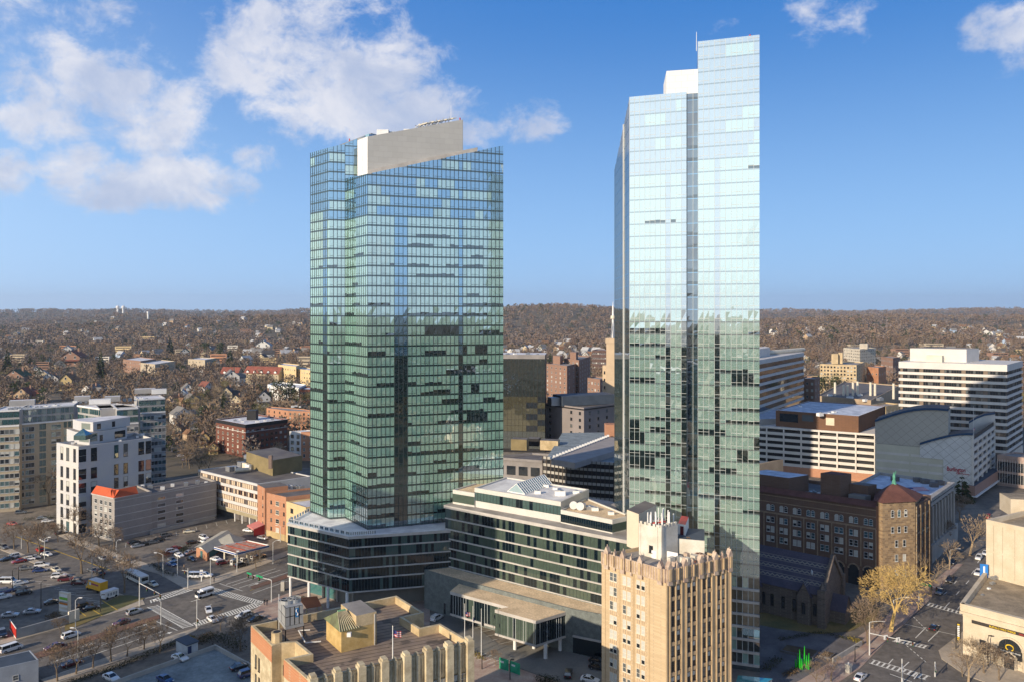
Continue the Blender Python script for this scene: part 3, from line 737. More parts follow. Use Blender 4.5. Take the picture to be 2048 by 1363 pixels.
xp = xy(X0, X1, X2, X0+(U2-U1)*.9)
shell(hot, xp, 26.2, 29.4, MC['office_white_panel'], M_GRAVEL, .3, name='side_wall', rname='gravel_roof')
m = MB(); wallbar(X0, X1, 26.5, 28.4, .06, G_POD, m); wallbar(X1, X2, 26.5, 28.4, .06, G_HOTB, m)
for i in range(22): a = lerp(X0, X1, i/22); m.bar((a.x, a.y-.1, 26.5), (a.x, a.y-.1, 28.4), .06, .06, M_MULL)
m.build('window_band', hot)
# roof greenhouse: white-framed glass ridge
ga, gb, gt = P(1015, 981, 31), P(1050, 987, 31), P(1033, 966, 33.2)
dv = P(1088, 962, 31)-P(1033, 981, 31)
gh = MB(); G_GH = glass('greenhouse_glass', (.2, .26, .22), .25, (1, 1, 1), .03)
for i in range(15):
    t = i/14; o = dv*t; gh.bar(ga+o, gt+o, .14, .14, M_WHITE); gh.bar(gb+o, gt+o, .14, .14, M_WHITE)
for (p, q) in ((ga, ga+dv), (gb, gb+dv), (gt, gt+dv), (lerp(gb, gt, .5), lerp(gb, gt, .5)+dv)): gh.bar(p, q, .15, .15, M_WHITE)
gh.bar(ga, gb, .2, .2, M_WHITE)
gh.face([ga, gb, gt], G_GH); gh.face([gb, gb+dv, gt+dv, gt], G_GH); gh.face([ga, gt, gt+dv, ga+dv], G_GH); gh.face([ga+dv, gt+dv, gb+dv], G_GH)
gh.build('greenhouse', hot)
for (x, y, z, s) in ((1075, 985, 31, .8), (1092, 972, 31, .7), (1120, 988, 31, 1.3), (1152, 985, 31, .8), (1110, 977, 31, .6), (1222, 1027, 29.2, .7), (1164, 1012, 29.2, .9), (1180, 1017, 29.2, .9), (1190, 1019, 29.2, .8)):
    p = P(x, y, z); b = MB(); b.box((p.x, p.y), (1, 0), (0, 1), s, s*.7, z-.2, z+s*.8, M_WHITE if s != .9 else M_METAL); b.tube((p.x, p.y, z+s*.8), (p.x, p.y, z+s*1.0), s*.5, s*.5, M_METAL, 8); b.build('roof_vent', hot)
for (x, y) in ((1147, 1009), (1160, 1011)):
    p = P(x, y, 30.2); b = MB(); b.tube((p.x, p.y-.15, p.z), (p.x, p.y+.15, p.z), 1.0, .9, M_WHITE, 16); b.bar((p.x, p.y, p.z-1.2), (p.x, p.y, p.z), .15, .15, M_METAL); b.build('satellite_dish', hot)

# --- annex and entrance pavilion
GV = 10.1
an = thing('annex_building', 'low annex with gravel roof and teal stone end wall before the white-banded glass block', 'building', (Q(1000, 188).x, 188, 0))
A0, A1, A2, A3, A4 = P(848.6, 1138, GV), P(925, 1160, GV), P(1146, 1217, GV), P(1270, 1240, GV), P(1270, 1205, GV)
shell(an, xy(A0, A1, A2, A3, HB, HA+hd*1.2-hn*.0), 0, GV, mat('annex_stone', (.17, .19, .18), .8, .15, .8, fine=.2), M_GRAVEL, .15, .3)
m = MB()
for t in (.52, .68, .78): wallbar(A0, A1, .3, 3.0, .04, G_DARK, m, 0, t, t+.05)
m.build('door', an)
m = MB(); wallbar(A2, A3, 3.9, 4.3, .3, M_WBAND, m); m.build('floor_band', an)
m = MB(); wallbar(A2, A3, .3, 3.9, .05, G_POD, m); m.build('window_band', an)
pv = thing('entrance_pavilion', 'black glass entrance pavilion raised on white columns with a pale gravel roof', 'building', (Q(1060, 178).x, 178, 0))
ZP, ZQ = 9.1, 3.3
c0, c1, c2, c3, c4, c5 = P(900, 1181, ZP), P(1016, 1213.5, ZP), P(989.6, 1217.5, ZP), P(1071.8, 1240, ZP), P(1145.7, 1218, ZP), P(925, 1160.5, ZP)
c1 = c0+(c3-c2).normalized()*((c1-c0).length)
pp = xy(c0, c1, c2, c3, c4, c5)
sb = MB(); ip = inset(pp, .3); sb.prism(ip, ZQ+.3, ZP-.75, G_POD, bottom=True); sb.build('glass_box', pv)
sb = MB(); sb.prism(pp, ZP-.75, ZP-.02, M_WBAND, M_GRAVEL, bottom=True); sb.build('roof_slab', pv)
sb = MB(); sb.prism(pp, ZQ-.1, ZQ+.35, M_WBAND, bottom=True); sb.build('floor_slab', pv)
m = MB()
for (A, B, cnt, pb) in ((c0, c1, 22, .2), (c2, c3, 16, .6), (c3, c4, 16, .04)):
    n = Vector((*wall_normal(A, B), 0))*-.22
    for i in range(cnt):
        a = lerp(A, B, i/cnt)+n; e = lerp(A, B, (i+1)/cnt)+n; j = R.uniform(-.01, .01)
        m.face([(a.x, a.y+j, ZQ+.35), (e.x, e.y-j, ZQ+.35), (e.x, e.y, ZP-.75), (a.x, a.y, ZP-.75)], G_HOTB if R.random() < pb or (cnt == 22 and i > 14) else G_POD)
        m.bar((a.x, a.y, ZQ+.35), (a.x, a.y, ZP-.75), .08, .1, M_MULLW if R.random() < .5 else M_MULL)
m.build('window_band', pv)
for x, y in ((1030, 1298), (1091, 1316), (1068, 1296), (1120, 1300)):
    g = P(x, y); b = MB(); b.tube((g.x, g.y, 0), (g.x, g.y, ZQ), .42, .42, M_WHITE, 14); b.build('column', pv)
for (xa, ya, xb, yb) in ((960, 1173, 1001, 1182), (1015, 1186, 1059, 1196), (1071, 1201, 1116, 1211)):
    a, c = P(xa, ya, ZP), P(xb, yb, ZP); d = (c-a).normalized(); n = Vector((-d.y, d.x, 0))
    b = MB(); b.prism(xy(a-n*.9, c-n*.9, c+n*.9, a+n*.9), ZP-.1, ZP+.35, M_WHITE, G_PODB)
    b.prism(xy(a-n*1.1-d*.4, a-n*1.1, a+n*1.2, a+n*1.2-d*.4), ZP-.1, ZP+.6, M_BLACK); b.build('skylight', pv)
# ---------------------------------------------------------------- buildings on the left
def W(*a): return a
def polyz(z, *c): return [P(x, y, z) for x, y in c]
def roofbits(root, z, pts, m=None, name='roof_vent'):
    for (x, y, s) in pts:
        p = P(x, y, z); b = MB(); mm = m or (M_WHITE if R.random() < .5 else M_METAL)
        b.box((p.x, p.y), (.9, .43), (-.43, .9), s, s*.7, z-.7, z+s*.6, mm); b.box((p.x+s*.3, p.y), (.9, .43), (-.43, .9), s*.3, s*.3, z+s*.6, z+s*.9, M_METAL); b.build(name, root)
dA = Vector((-.71, .70, 0)); dB = Vector((.865, .5, 0))     # the town grid: back-left and back-right
# beige apartment complex, far left
M_BEIGE = mat('beige_facade', (.43, .36, .26), .85, .06, .2)
M_GREYF = mat('grey_facade', (.36, .35, .34), .85, .08, .2)
G_APT = glass('apartment_glass', (.025, .075, .08), .3, (.9, 1, 1), .02)
G_APTB = glass('apartment_glass_pale', (.22, .25, .22), .25, (.9, 1, 1), .03)
ap = thing('apartment_building', 'beige apartment complex with glazed top storeys and a stepped plan, at the far left', 'building', (-170, 325, 0))
ZC, ZG = 33.4, 39.2
def wing(root, A, B, back, n1=True, glassy=None, cols=4, lowmat=M_BEIGE):
    bk = B+back, A+back
    shell(root, xy(A, B, *bk), 0, ZC, lowmat, M_ROOFW, .6, .4)
    n = Vector((*wall_normal(A, B), 0)); ins = -n*1.2
    a, b_ = A+ins, B+ins
    shell(root, xy(a, b_, bk[0], bk[1]), ZC-.5, ZG, M_GREYF, M_ROOFW, .3, .4, rim=M_WHITE, name='penthouse_wall', rname='penthouse_roof')
    m = MB(); L = (b_-a).length; c = max(2, int(L/1.6))
    for lev in (0, 1):
        for i in range(c):
            p = lerp(a, b_, i/c+.005)+n*.08; q = lerp(a, b_, (i+1)/c-.01)+n*.08; z = ZC+.2+lev*2.8
            m.face([(p.x, p.y, z), (q.x, q.y, z), (q.x, q.y, z+2.0), (p.x, p.y, z+2.0)], G_APTB if R.random() < .3 else G_APT)
    m.build('window_band', root)
    m = MB(); wallbar(a, b_, ZG-.5, ZG+.05, .5, M_WHITE, m); wallbar(A, B, ZC-.5, ZC+.08, .2, M_WHITE, m); m.build('cornice', root)
    if cols: facade(root, A, B, 1, ZC-1.0, cols, 11, 1.9, 1.8, 'white_plain', (3, 1, 2, 1, 5))
w0, w1 = Q(-20, 296), Q(38, 300); wing(ap, w0, w1, Vector((-5, 16, 0)), cols=6)
w2, w3 = Q(38, 303), Q(149, 316); wing(ap, w2, w3, Vector((-6, 14, 0)), cols=0)
facade(ap, w2, w3, 1, ZC-1, 0, 11, 1.9, 1.8, 'white_plain', (3, 1, 2, 1, 5), pos=[.04, .16, .22, .62, .70])
m = MB()
for s in (.36, .42, .80, .88, .95):
    for k in range(11):
        A_, B_ = w2, w3; n = Vector((*wall_normal(A_, B_), 0))*.05; p = lerp(A_, B_, s)+n; q = lerp(A_, B_, s+.055)+n; z = 1.2+k*2.92
        m.face([(p.x, p.y, z), (q.x, q.y, z), (q.x, q.y, z+2.3), (p.x, p.y, z+2.3)], R.choice((G_APT, G_APT, G_APTB)))
m.build('bay_window', ap)
w4 = Q(195, 304); wing(ap, Q(150, 315), w4, Vector((13, 8, 0)), cols=4)
w5 = Q(232, 307); wing(ap, w4+Vector((.3, .2, 0)), w5, Vector((-8, 12, 0)), cols=4, lowmat=M_GREYF)
wing(ap, Q(234, 303), Q(277, 307), Vector((-9, 14, 0)), cols=5, lowmat=M_GREYF)
wing(ap, Q(278, 336), Q(331, 342), Vector((-9, 14, 0)), cols=7, lowmat=M_GREYF)
for (x, y, s, c) in ((45, 808, 4.5, 0), (165, 800, 3, 0), (200, 806, 4, 1), (225, 800, 3, 0), (290, 784, 4.5, 0), (318, 785, 3.2, 1)):
    p = P(x, y, ZG); b = MB(); b.box((p.x, p.y), (.9, .43), (-.43, .9), s, 1.8, ZG-.3, ZG+1.9, M_WHITE if c else M_GREYF, M_ROOFW); b.build('roof_penthouse', ap)
roofbits(ap, ZG, [(20+i*9, 817-i*.6, R.uniform(.4, .9)) for i in range(12)]+[(150+i*11, 803-i*.5, R.uniform(.4, .9)) for i in range(14)])

# white condo with stepped penthouse
cd = thing('apartment_building', 'white panelled condominium block with dark strip windows and a stepped penthouse', 'building', (-150, 285, 0))
C0, C1, C2 = Q(113, 276), Q(157, 268), Q(303, 287); CB = dA*22
M_COND = mat('condo_panel', (.52, .50, .46), .8, .08, .12, (.45, .45, .46))
shell(cd, xy(C0, C1, C2, C2+CB*.8, C0+dB*14+dA*4), 0, 30.6, M_COND, M_ROOFG, 1.0, .4)
rows = [(26.6, 5.6), (20.2, 4.6), (15.4, 4.4), (10.6, 4.4), (5.8, 4.4), (1.4, 4.0)]
for (z, h) in rows:
    z -= h*.3
    for (A, B, ps) in ((C1, C2, ((.05, 2.6), (.20, 2.0), (.50, 1.5), (.63, 1.5), (.85, 2.0), (.955, 2.0))), (C0, C1, ((.25, 1.7), (.52, 1.9), (.83, 1.6)))):
        n = wall_normal(A, B)
        for s, w in ps:
            p = lerp(A, B, s); add_win(cd, (p.x, p.y, z), n, w, h*.82, 'dark' if w != 2.6 else 'white', (6, 1, 2, 0, 1))
m = MB()
for z in (23.0, 18.2, 13.4, 8.6):
    wallbar(C0, C1, z, z+.35, .12, M_COND, m)
m.build('string_course', cd)
t0, t1 = P(150, 880, 31.5), P(176, 889, 31.5)
pa = [P(150, 884, 30), P(179, 887, 30), P(254, 873.5, 30), P(254, 873.5, 30)+CB*.45, P(150, 884, 30)+CB*.45]
block(cd, 'penthouse', xy(*pa), 29.6, 34.0, M_COND, M_ROOFG)
m = MB(); wallbar(pa[1], pa[2], 30.8, 33.6, .06, G_APT, m, 0, .02, .20); wallbar(pa[1], pa[2], 30.4, 32.6, .06, G_DARK, m, 0, .26, .34); wallbar(pa[1], pa[2], 30.4, 33, .06, G_DARK, m, 0, .66, .95); wallbar(pa[0], pa[1], 30.6, 33.8, .06, G_APTB, m, 0, .3, .96); m.build('window_band', cd)
pb = [p+dA*3+dB*2 for p in pa[:3]]+[pa[3]+dA*0, pa[4]+dB*2]
block(cd, 'penthouse', xy(*pb), 34.0, 37.4, M_COND, M_ROOFW)
m = MB(); wallbar(pb[1], pb[2], 34.6, 36.6, .06, G_DARK, m, 0, .1, .2); wallbar(pb[0], pb[1], 34.6, 36.8, .06, G_APTB, m, 0, .2, .8); wallbar(pb[1], pb[2], 34.6, 36.6, .06, G_DARK, m, 0, .5, .58); m.build('window_band', cd)
g = P(166, 862, 37.5); b = MB(); b.prism([(g.x-2, g.y-2), (g.x+2, g.y-2), (g.x+2, g.y+2), (g.x-2, g.y+2)], 35, 36.5, G_APT)
for i in range(4):
    q = [(-2, -2), (2, -2), (2, 2), (-2, 2)]; a, c = q[i], q[(i+1) % 4]; b.face([(g.x+a[0], g.y+a[1], 36.5), (g.x+c[0], g.y+c[1], 36.5), (g.x, g.y, 38.6)], G_APT)
b.build('glass_lantern', cd)
roofbits(cd, 30, [(145, 885, .5), (240, 880, .5), (285, 868, .7), (275, 872, .5)])

# grey block with an orange mansard
gb = thing('apartment_building', 'grey brick block with white stripes and an orange mansard roof at one end', 'building', (-125, 280, 0))
M_GRB = masonry('grey_brick', (.30, .275, .25), (.26, .24, .225), (.34, .32, .3), .5, .25)
M_STRIPE = mat('stone_stripe', (.50, .48, .45), .8)
M_ORANGE = mat('orange_roof', (.52, .10, .035), .75, .1, .4)
E0, E1, E2, E3 = Q(184, 266), Q(229, 259), Q(304, 269), Q(433, 289); E2b = E2+dA*1.5
shell(gb, xy(E0, E1, E2, E2+dA*14, E0+dB*10+dA*3), 0, 14.8, M_GRB, M_ROOFD, .6, .4)
shell(gb, xy(E2+dA*.8, E3, E3+dA*14, E2+dA*14.8), 0, 14.0, M_GRB, M_ROOFD, .7, .4)
m = MB()
for k in range(6):
    wallbar(E1, E2, 1.2+k*2.45, 1.45+k*2.45, .06, M_STRIPE, m); wallbar(E2+dA*.8, E3, 1.2+k*2.4, 1.45+k*2.4, .06, M_STRIPE, m)
m.build('stone_stripe', gb)
facade(gb, E2+dA*.8, E3, .8, 12.6, 0, 5, 2.9, 1.25, 'white_plain', (6, 1, 2, 2, 0), pos=[.15, .42])
facade(gb, E0, E1, .4, 13.6, 0, 6, 1.6, 1.4, 'white', (5, 2, 2, 2, 0), pos=[.18, .42, .62, .82])
b = MB()
for (A, B) in ((E0, E1), (E1, lerp(E1, E2, .62))):
    n = Vector((*wall_normal(A, B), 0)); c = -n*1.6
    b.face([(*(A+n*.3)[:2], 14.8), (*(B+n*.3)[:2], 14.8), (*(B+c)[:2], 17.2), (*(A+c)[:2], 17.2)], M_ORANGE)
q = lerp(E1, E2, .62); n = Vector((*wall_normal(E1, E2), 0)); b.face([(*(q+n*.3)[:2], 14.8), (*(q-n*1.6)[:2], 14.8), (*(q-n*1.6)[:2], 17.2)], M_ORANGE)
n1 = Vector((*wall_normal(E0, E1), 0)); b.face([(*(E0+n1*.3)[:2], 14.8), (*(E0-n1*1.6)[:2], 14.8), (*(E0-n1*1.6)[:2], 17.2)], M_ORANGE)
d0 = lerp(E0, E1, .55); b.face([(*(d0+n1*.2)[:2], 14.8), (*(lerp(E0, E1, .9)+n1*.2)[:2], 14.8), (*(lerp(E0, E1, .72)-n1*.9)[:2], 17.4)], M_ORANGE)
b.build('mansard_roof', gb)
m = MB(); wallbar(E0, E1, 14.55, 14.85, .35, M_STRIPE, m); wallbar(E1, q, 14.55, 14.85, .35, M_STRIPE, m); m.build('cornice', gb)
roofbits(gb, 14, [(255, 974, .8), (285, 970, .6), (325, 974, .7), (345, 968, .6), (372, 966, .7), (395, 962, .7), (412, 963, .5), (300, 972, .9)])
b = MB(); a = P(306, 1010+30, 0); 
for s in (0,): pass
b.prism(xy(E2-Vector((0, 1.5, 0)), E3-Vector((0, 1.5, 0)), E3-Vector((0, .1, 0)), E2-Vector((0, .1, 0))), 0, 1.2, M_CONC); b.build('plinth', gb)

# long white office with ribbon windows and brick stair tower
of = thing('office_building', 'long office slab with rows of small sunlit windows, dark flat roof and a brown penthouse', 'building', (-100, 300, 0))
O0, O1 = Q(396, 300), Q(514.7, 275); O2 = P(625, 951, 16)
M_OFFW = mat('office_white', (.55, .54, .52), .8, .06)
M_OFFB = mat('office_buff', (.36, .31, .2), .85, .1)
shell(of, xy(O0, O1, O2, O0+(O2-O1)), 3.2, 16, M_OFFW, M_ROOFD, .35, .5)
block(of, 'undercroft', inset(xy(O0, O1, O2, O0+(O2-O1)), 2.5), 0, 3.3, MC['dark_roof'])
G_SUNB = glass('sunlit_blind', (.62, .52, .38), .05, (1, 1, 1), .1)
n = Vector((*wall_normal(O0, O1), 0)); M_BRN = mat('brown_mullion', (.16, .07, .04), .8)
for k in range(4):
    m = MB(); z = 4.6+k*2.9+.1
    wallbar(O0, O1, z, z+1.75, .05, M_BRN, m)
    for i in range(34):
        p = lerp(O0, O1, (i+.16)/34)+n*.1; q = lerp(O0, O1, (i+.84)/34)+n*.1
        m.face([(p.x, p.y, z+.1), (q.x, q.y, z+.1), (q.x, q.y, z+1.65), (p.x, p.y, z+1.65)], R.choice((G_SUNB, G_SUNB, G_SUNB, G_MID) if k != 2 else (G_SUNB, G_MID, G_DARK)))
    m.build('window_band', of)
m = MB(); wallbar(O0, O1, 3.2, 4.5, .12, M_OFFB, m); m.build('base_band', of)
for s in (.62, .74, .86, .97):
    p = lerp(O0, O1, s)-n*.6; b = MB(); b.tube((p.x, p.y, 0), (p.x, p.y, 3.2), .25, .25, M_WHITE, 8); b.build('column', of)
h0, h1, h2 = P(492.7, 930, 16), P(545.5, 949, 16), P(604.5, 938, 16)
block(of, 'penthouse', xy(h0, h1, h2, h0+(h2-h1)), 15.6, 21.6, mat('olive_panel', (.24, .19, .095), .85, .12), M_ROOFD)
c = P(541, 922, 21.6); b = MB(); b.box((c.x, c.y), (1, 0), (0, 1), .6, .6, 19, 24, masonry('old_brick', (.2, .13, .1), (.16, .1, .08), (.2, .18, .16))); b.build('chimney', of)
b = MB()
for i in range(9):
    p = P(458+i*5.5, 931+R.uniform(-3, 8), 16.3); b.box((p.x, p.y), (.8, -.6), (.6, .8), R.uniform(.7, 1.7), R.uniform(.4, .8), 15.7, 16.6+R.uniform(0, 1.2), R.choice((M_CREAM, M_WHITE, M_METAL)))
p = P(485, 941, 16.2); b.tube((p.x-2.6, p.y-.5, 16.6), (p.x+2.6, p.y+1.6, 16.6), .75, .75, M_CREAM, 10); p = P(498, 921, 16); b.box((p.x, p.y), (1, 0), (0, 1), 1.8, 1.2, 16, 18.6, M_METAL); b.build('roof_plant', of)

# orange brick building, its cream neighbour and stair tower
M_ORB = masonry('orange_brick', (.43, .20, .11), (.37, .165, .09), (.4, .28, .2), .5, .22)
br = thing('brick_building', 'orange brick five-storey building with a pink awning beside the fuel station', 'building', (-80, 275, 0))
S0, S1 = Q(514.9, 273.5), Q(529.6, 268); F0, F1 = Q(533, 266), Q(572, 259.5)
block(br, 'stair_tower', xy(S0, S1, S1+dB*8, S0+dB*8), 0, 16.1, M_ORB, M_ROOFD)
shell(br, xy(F0, F1, F1+dB*16, F0+dB*16), 0, 15, M_ORB, M_ROOFD, .6, .4)
facade(br, F0, F1, 1.6, 13.6, 0, 4, 1.9, 1.5, 'cream', (3, 2, 2, 3, 0), pos=[.57])
facade(br, F0, F1, 1.6, 13.6, 0, 4, .8, 1.2, 'dark', (3, 1, 2, 0, 0), pos=[.25, .9], skip=((1, 0),))
facade(br, S0, S1, 2, 14, 0, 4, .7, 1.2, 'dark', (3, 1, 2, 0, 0), pos=[.75])
m = MB(); wallbar(F0, F1, 0, 2.2, .08, mat('buff_stone', (.5, .38, .2), .85), m); m.build('plinth', br)
pa_ = P(505, 1052, 2.8); b = MB(); M_PINK = mat('pink_canvas', (.55, .2, .18), .8)
q0 = lerp(S0, S1, .1); q1 = S1; n = Vector((*wall_normal(S0, S1), 0))
b.face([(*q0[:2], 3.4), (*(q0+n*4)[:2], 2.5), (*(q1+n*4)[:2], 2.5), (*q1[:2], 3.4)], M_PINK); b.face([(*(q0+n*4)[:2], 2.5), (*(q0+n*4)[:2], 2.1), (*(q1+n*4)[:2], 2.1), (*(q1+n*4)[:2], 2.5)], M_PINK)
b.face([(*(q1+n*3.9)[:2], 0), (*(q1)[:2], 0), (*(q1)[:2], 3.3), (*(q1+n*3.9)[:2], 2.4)], mat('red_canvas', (.35, .03, .03), .8)); b.build('awning', br)
roofbits(br, 15, [(562+i*7, 971+i*.3, .8) for i in range(7)])
cm = thing('cream_building', 'cream rendered building wedged between orange brick and the glass podium', 'building', (-70, 270, 0))
N0, N1 = Q(572.4, 259), Q(611.5, 251); M_CRM = mat('cream_render', (.60, .46, .25), .85, .06)
shell(cm, xy(N0, N1, N1+dB*12, N0+dB*12), 0, 13.7, M_CRM, M_ROOFW, .5, .4)
facade(cm, N0, N1, 1.5, 12.5, 0, 4, 1.6, 1.5, 'dark', (4, 1, 2, 0, 0), pos=[.3])
# dark red brick apartment house
M_DRB = masonry('dark_red_brick', (.17, .06, .04), (.13, .05, .035), (.14, .08, .06), .5, .22)
rb = thing('brick_building', 'dark red brick apartment house with a black parapet, left of the left skyscraper', 'building', (-130, 430, 0))
T0, T1, T2 = Q(432, 430), Q(491, 409), Q(575, 430)
shell(rb, xy(T0, T1, T2, T0+(T2-T1)), 0, 17.8, M_DRB, M_ROOFW, .7, .5, rim=M_WHITE)
m = MB(); wallbar(T0, T1, 15.9, 17.7, .2, M_BLACK, m); wallbar(T1, T2, 15.9, 17.7, .2, M_BLACK, m); wallbar(T0, T1, 13.4, 13.7, .12, M_STRIPE, m); wallbar(T1, T2, 13.4, 13.7, .12, M_STRIPE, m); m.build('cornice', rb)
facade(rb, T1, T2, 1, 15.4, 9, 5, 1.6, 1.4, 'dark', (4, 1, 2, 1, 1)); facade(rb, T0, T1, 1, 15.4, 6, 5, 1.4, 1.4, 'cream', (3, 2, 2, 3, 1))
c = P(505, 835, 18); b = MB(); b.box((c.x, c.y), (1, 0), (0, 1), 2.6, 2, 17, 22.5, M_BLACK); b.build('stair_head', rb)
roofbits(rb, 17.4, [(470, 840, .8), (485, 842, .8), (515, 842, .9), (530, 840, .7), (545, 838, .8), (480, 838, .6)])
ob = thing('brick_building', 'orange brick low apartment house behind the dark red one', 'building', (-170, 540, 0))
T0, T1, T2 = Q(533, 520), Q(576, 505), Q(640, 500)
shell(ob, xy(T0, T1, T2, T2+dA*20, T0+dB*6+dA*8), 0, 12.9, M_ORB, M_ROOFG, .5, .5)
facade(ob, T1, T2, 1, 12.4, 7, 4, 1.2, 1.5, 'dark', (4, 1, 2, 1, 0)); facade(ob, T0, T1, 1, 12.4, 4, 4, 1.2, 1.5, 'dark', (4, 1, 2, 1, 0))
roofbits(ob, 12.6, [(585, 812, .9), (592, 811, .9), (600, 812, .6)], M_WHITE)
rw = thing('rowhouse_block', 'white and red block of flats right behind the left skyscraper', 'building', (-100, 410, 0))
T0, T1, T2 = Q(579, 405), Q(602, 402), Q(640, 400)
shell(rw, xy(T0, T1, T1+dB*9, T0+dB*9), 0, 14.9, mat('pale_render', (.55, .55, .55), .8), M_ROOFW, .4, .3)
shell(rw, xy(T1, T2, T2+dB*9, T1+dB*9), 0, 14.9, M_ORB, M_ROOFW, .4, .3)
facade(rw, T0, T1, 1, 14, 2, 4, 1.8, 1.8, 'dark', (3, 1, 2, 0, 1)); facade(rw, T1, T2, 1, 14, 3, 4, 1.1, 1.7, 'white', (3, 1, 2, 0, 1))

# fuel station: shop and canopy
gs = thing('station_shop', 'small brick shop with a grey gabled roof behind the fuel canopy', 'building', (P(440, 1105).x, P(440, 1105).y, 0))
a0, a1 = P(392.5, 1112), P(414, 1121); dd = (P(470, 1085)-P(414, 1121)).normalized()*17
b = MB(); b.prism(xy(a0, a1, a1+dd, a0+dd), 0, 3.1, M_ORB); b.build('wall', gs)
mid = (a0+a1)/2; nn = (a0-mid); ov = -dd.normalized()*.8
G_SH = mat('grey_shingle', (.38, .36, .3), .9, .08, .5)
b = MB()
e0, e1 = mid+nn*1.25+ov, mid-nn*1.25+ov; r0 = mid+ov; dd2 = dd*1.08
b.face([(*e0[:2], 2.9), (*(e0+dd2)[:2], 2.9), (*(r0+dd2)[:2], 4.1), (*r0[:2], 4.1)], G_SH); b.face([(*e1[:2], 2.9), (*(e1+dd2)[:2], 2.9), (*(r0+dd2)[:2], 4.1), (*r0[:2], 4.1)], G_SH)
b.face([(*a0[:2], 3.05), (*a1[:2], 3.05), (*(mid)[:2], 4.0)], M_WHITE); b.face([(*(a0+dd)[:2], 3.05), (*(a1+dd)[:2], 3.05), (*(mid+dd)[:2], 4.0)], M_WHITE)
q_ = [P(x, y, 3) for x, y in ((424, 1084), (456, 1066), (489, 1075), (470, 1088))]; b.prism(xy(*q_), 0, 3, M_ORB, cap=False); c_ = sum(q_, Vector((0, 0, 0)))/4; q_ = [c_+(v-c_)*1.1 for v in q_]
for i in range(4): b.face([(*q_[i][:2], 2.9), (*q_[(i+1) % 4][:2], 2.9), (c_.x, c_.y, 4.8)], G_SH)
b.build('roof', gs)
m = MB(); wallbar(a1, a1+dd, .4, 2.5, .06, MC['shop_glass'], m, 0, .08, .9); m.build('shop_window', gs)
m = MB(); wallbar(a0, a1, .2, 2.5, .06, MC['shop_glass'], m, 0, .4, .6); m.build('door', gs)
cn = thing('fuel_canopy', 'blue and white fuel station canopy on posts with a red rusty top', 'canopy', (P(480, 1125).x, P(480, 1125).y, 0))
k0, k1, k2, k3 = P(428, 1092, 5.2), P(471.4, 1104.5, 5.2), P(538, 1088.5, 5.2), P(495, 1079, 5.2)
M_BLUEF = mat('blue_fascia', (.03, .09, .3), .5); cp = xy(k0, k1, k2, k3)
b = MB(); b.prism(cp, 4.4, 5.2, M_WHITE, bottom=True, cap=False)
b.face([(*q, 4.8) for q in ccw(cp)], mat('rusty_deck', (.50, .36, .28), .9, .3, .8, (.36, .14, .09))); b.build('deck', cn)
m = MB(); o = inset(cp, -.06); 
for i in range(4):
    A, B = Vector((*o[i], 0)), Vector((*o[(i+1) % 4], 0)); n = (B-A).normalized(); n = Vector((n.y, -n.x, 0))*.03
    c = Vector((*[sum(q[j] for q in cp)/4 for j in (0, 1)], 0))
    if n.dot((A+B)/2-c) < 0: n = -n
    m.face([(*(A+n)[:2], 4.62), (*(B+n)[:2], 4.62), (*(B+n)[:2], 4.98), (*(A+n)[:2], 4.98)], M_BLUEF)
m.build('fascia', cn)
b = MB()
for t in range(4):
    A, B = lerp(k0, k3, t/3*.9+.05), lerp(k1, k2, t/3*.9+.05); b.bar((A.x, A.y, 4.95), (B.x, B.y, 4.95), .14, .2, mat('rusty_beam', (.36, .07, .04), .8))
b.build('deck_beam', cn)
for (s, t) in ((.2, .18), (.8, .18), (.2, .5), (.8, .5), (.2, .85), (.8, .85)):
    p = lerp(lerp(k0, k3, t), lerp(k1, k2, t), s); b = MB(); b.box((p.x, p.y), (1, 0), (0, 1), .2, .2, 0, 4.4, M_CREAM); b.build('post', cn)
for i, (s, t) in enumerate(((.5, .2), (.5, .5), (.5, .8))):
    p = lerp(lerp(k0, k3, t), lerp(k1, k2, t), s); th = thing('fuel_pump', ['fuel pump at the near end of the island under the canopy', 'middle fuel pump under the blue and white canopy', 'fuel pump at the far end of the canopy'][i], 'fuel pump', (p.x, p.y, 0), 0, 'fuel pumps')
    b = MB(); b.box((p.x, p.y), (1, 0), (0, 1), .5, .35, 0, .25, M_CONC); b.box((p.x, p.y), (1, 0), (0, 1), .38, .25, .25, 1.6, M_WHITE); b.build('cabinet', th)
    b = MB(); b.box((p.x, p.y-.27), (1, 0), (0, 1), .25, .02, .9, 1.4, M_BLACK); b.build('display', th)

# garage roof deck with low parapet (bottom left, in shade) and small pale building at the corner
gd = thing('parking_garage', 'parking garage roof deck with a low white parapet at the bottom left', 'parking garage', (-60, 120, 0))
g0, g1, g2, g3 = P(205, 1368, 6), P(431, 1287, 6), P(508, 1322, 6), P(640, 1400, 6)
M_DECK = mat('deck_concrete', (.26, .30, .31), .9, .25, .25, (.17, .2, .21), fine=.25, fscale=1.2)
g4 = g0+(g3-g1)
shell(gd, xy(g0, g1, g3, g4), 0, 6.0, M_CONC, M_DECK, .9, .3, rname='deck')
sh = thing('stair_shed', 'small white stair shed with a blue door on the garage roof', 'shed', (P(374, 1308, 5.1).x, P(374, 1308, 5.1).y, 5.1))
s0, s1, s2 = P(352, 1301, 5.1), P(374, 1313, 5.1), P(396, 1305, 5.1)
b = MB(); b.prism(xy(s0, s1, s2, s0+s2-s1), 5.12, 7.5, mat('shed_panel', (.5, .53, .55), .7)); b.build('wall', sh)
b = MB(); b.prism(inset(xy(s0, s1, s2, s0+s2-s1), -.2), 7.5, 7.7, mat('shed_roof', (.06, .08, .11), .7)); b.build('roof', sh)
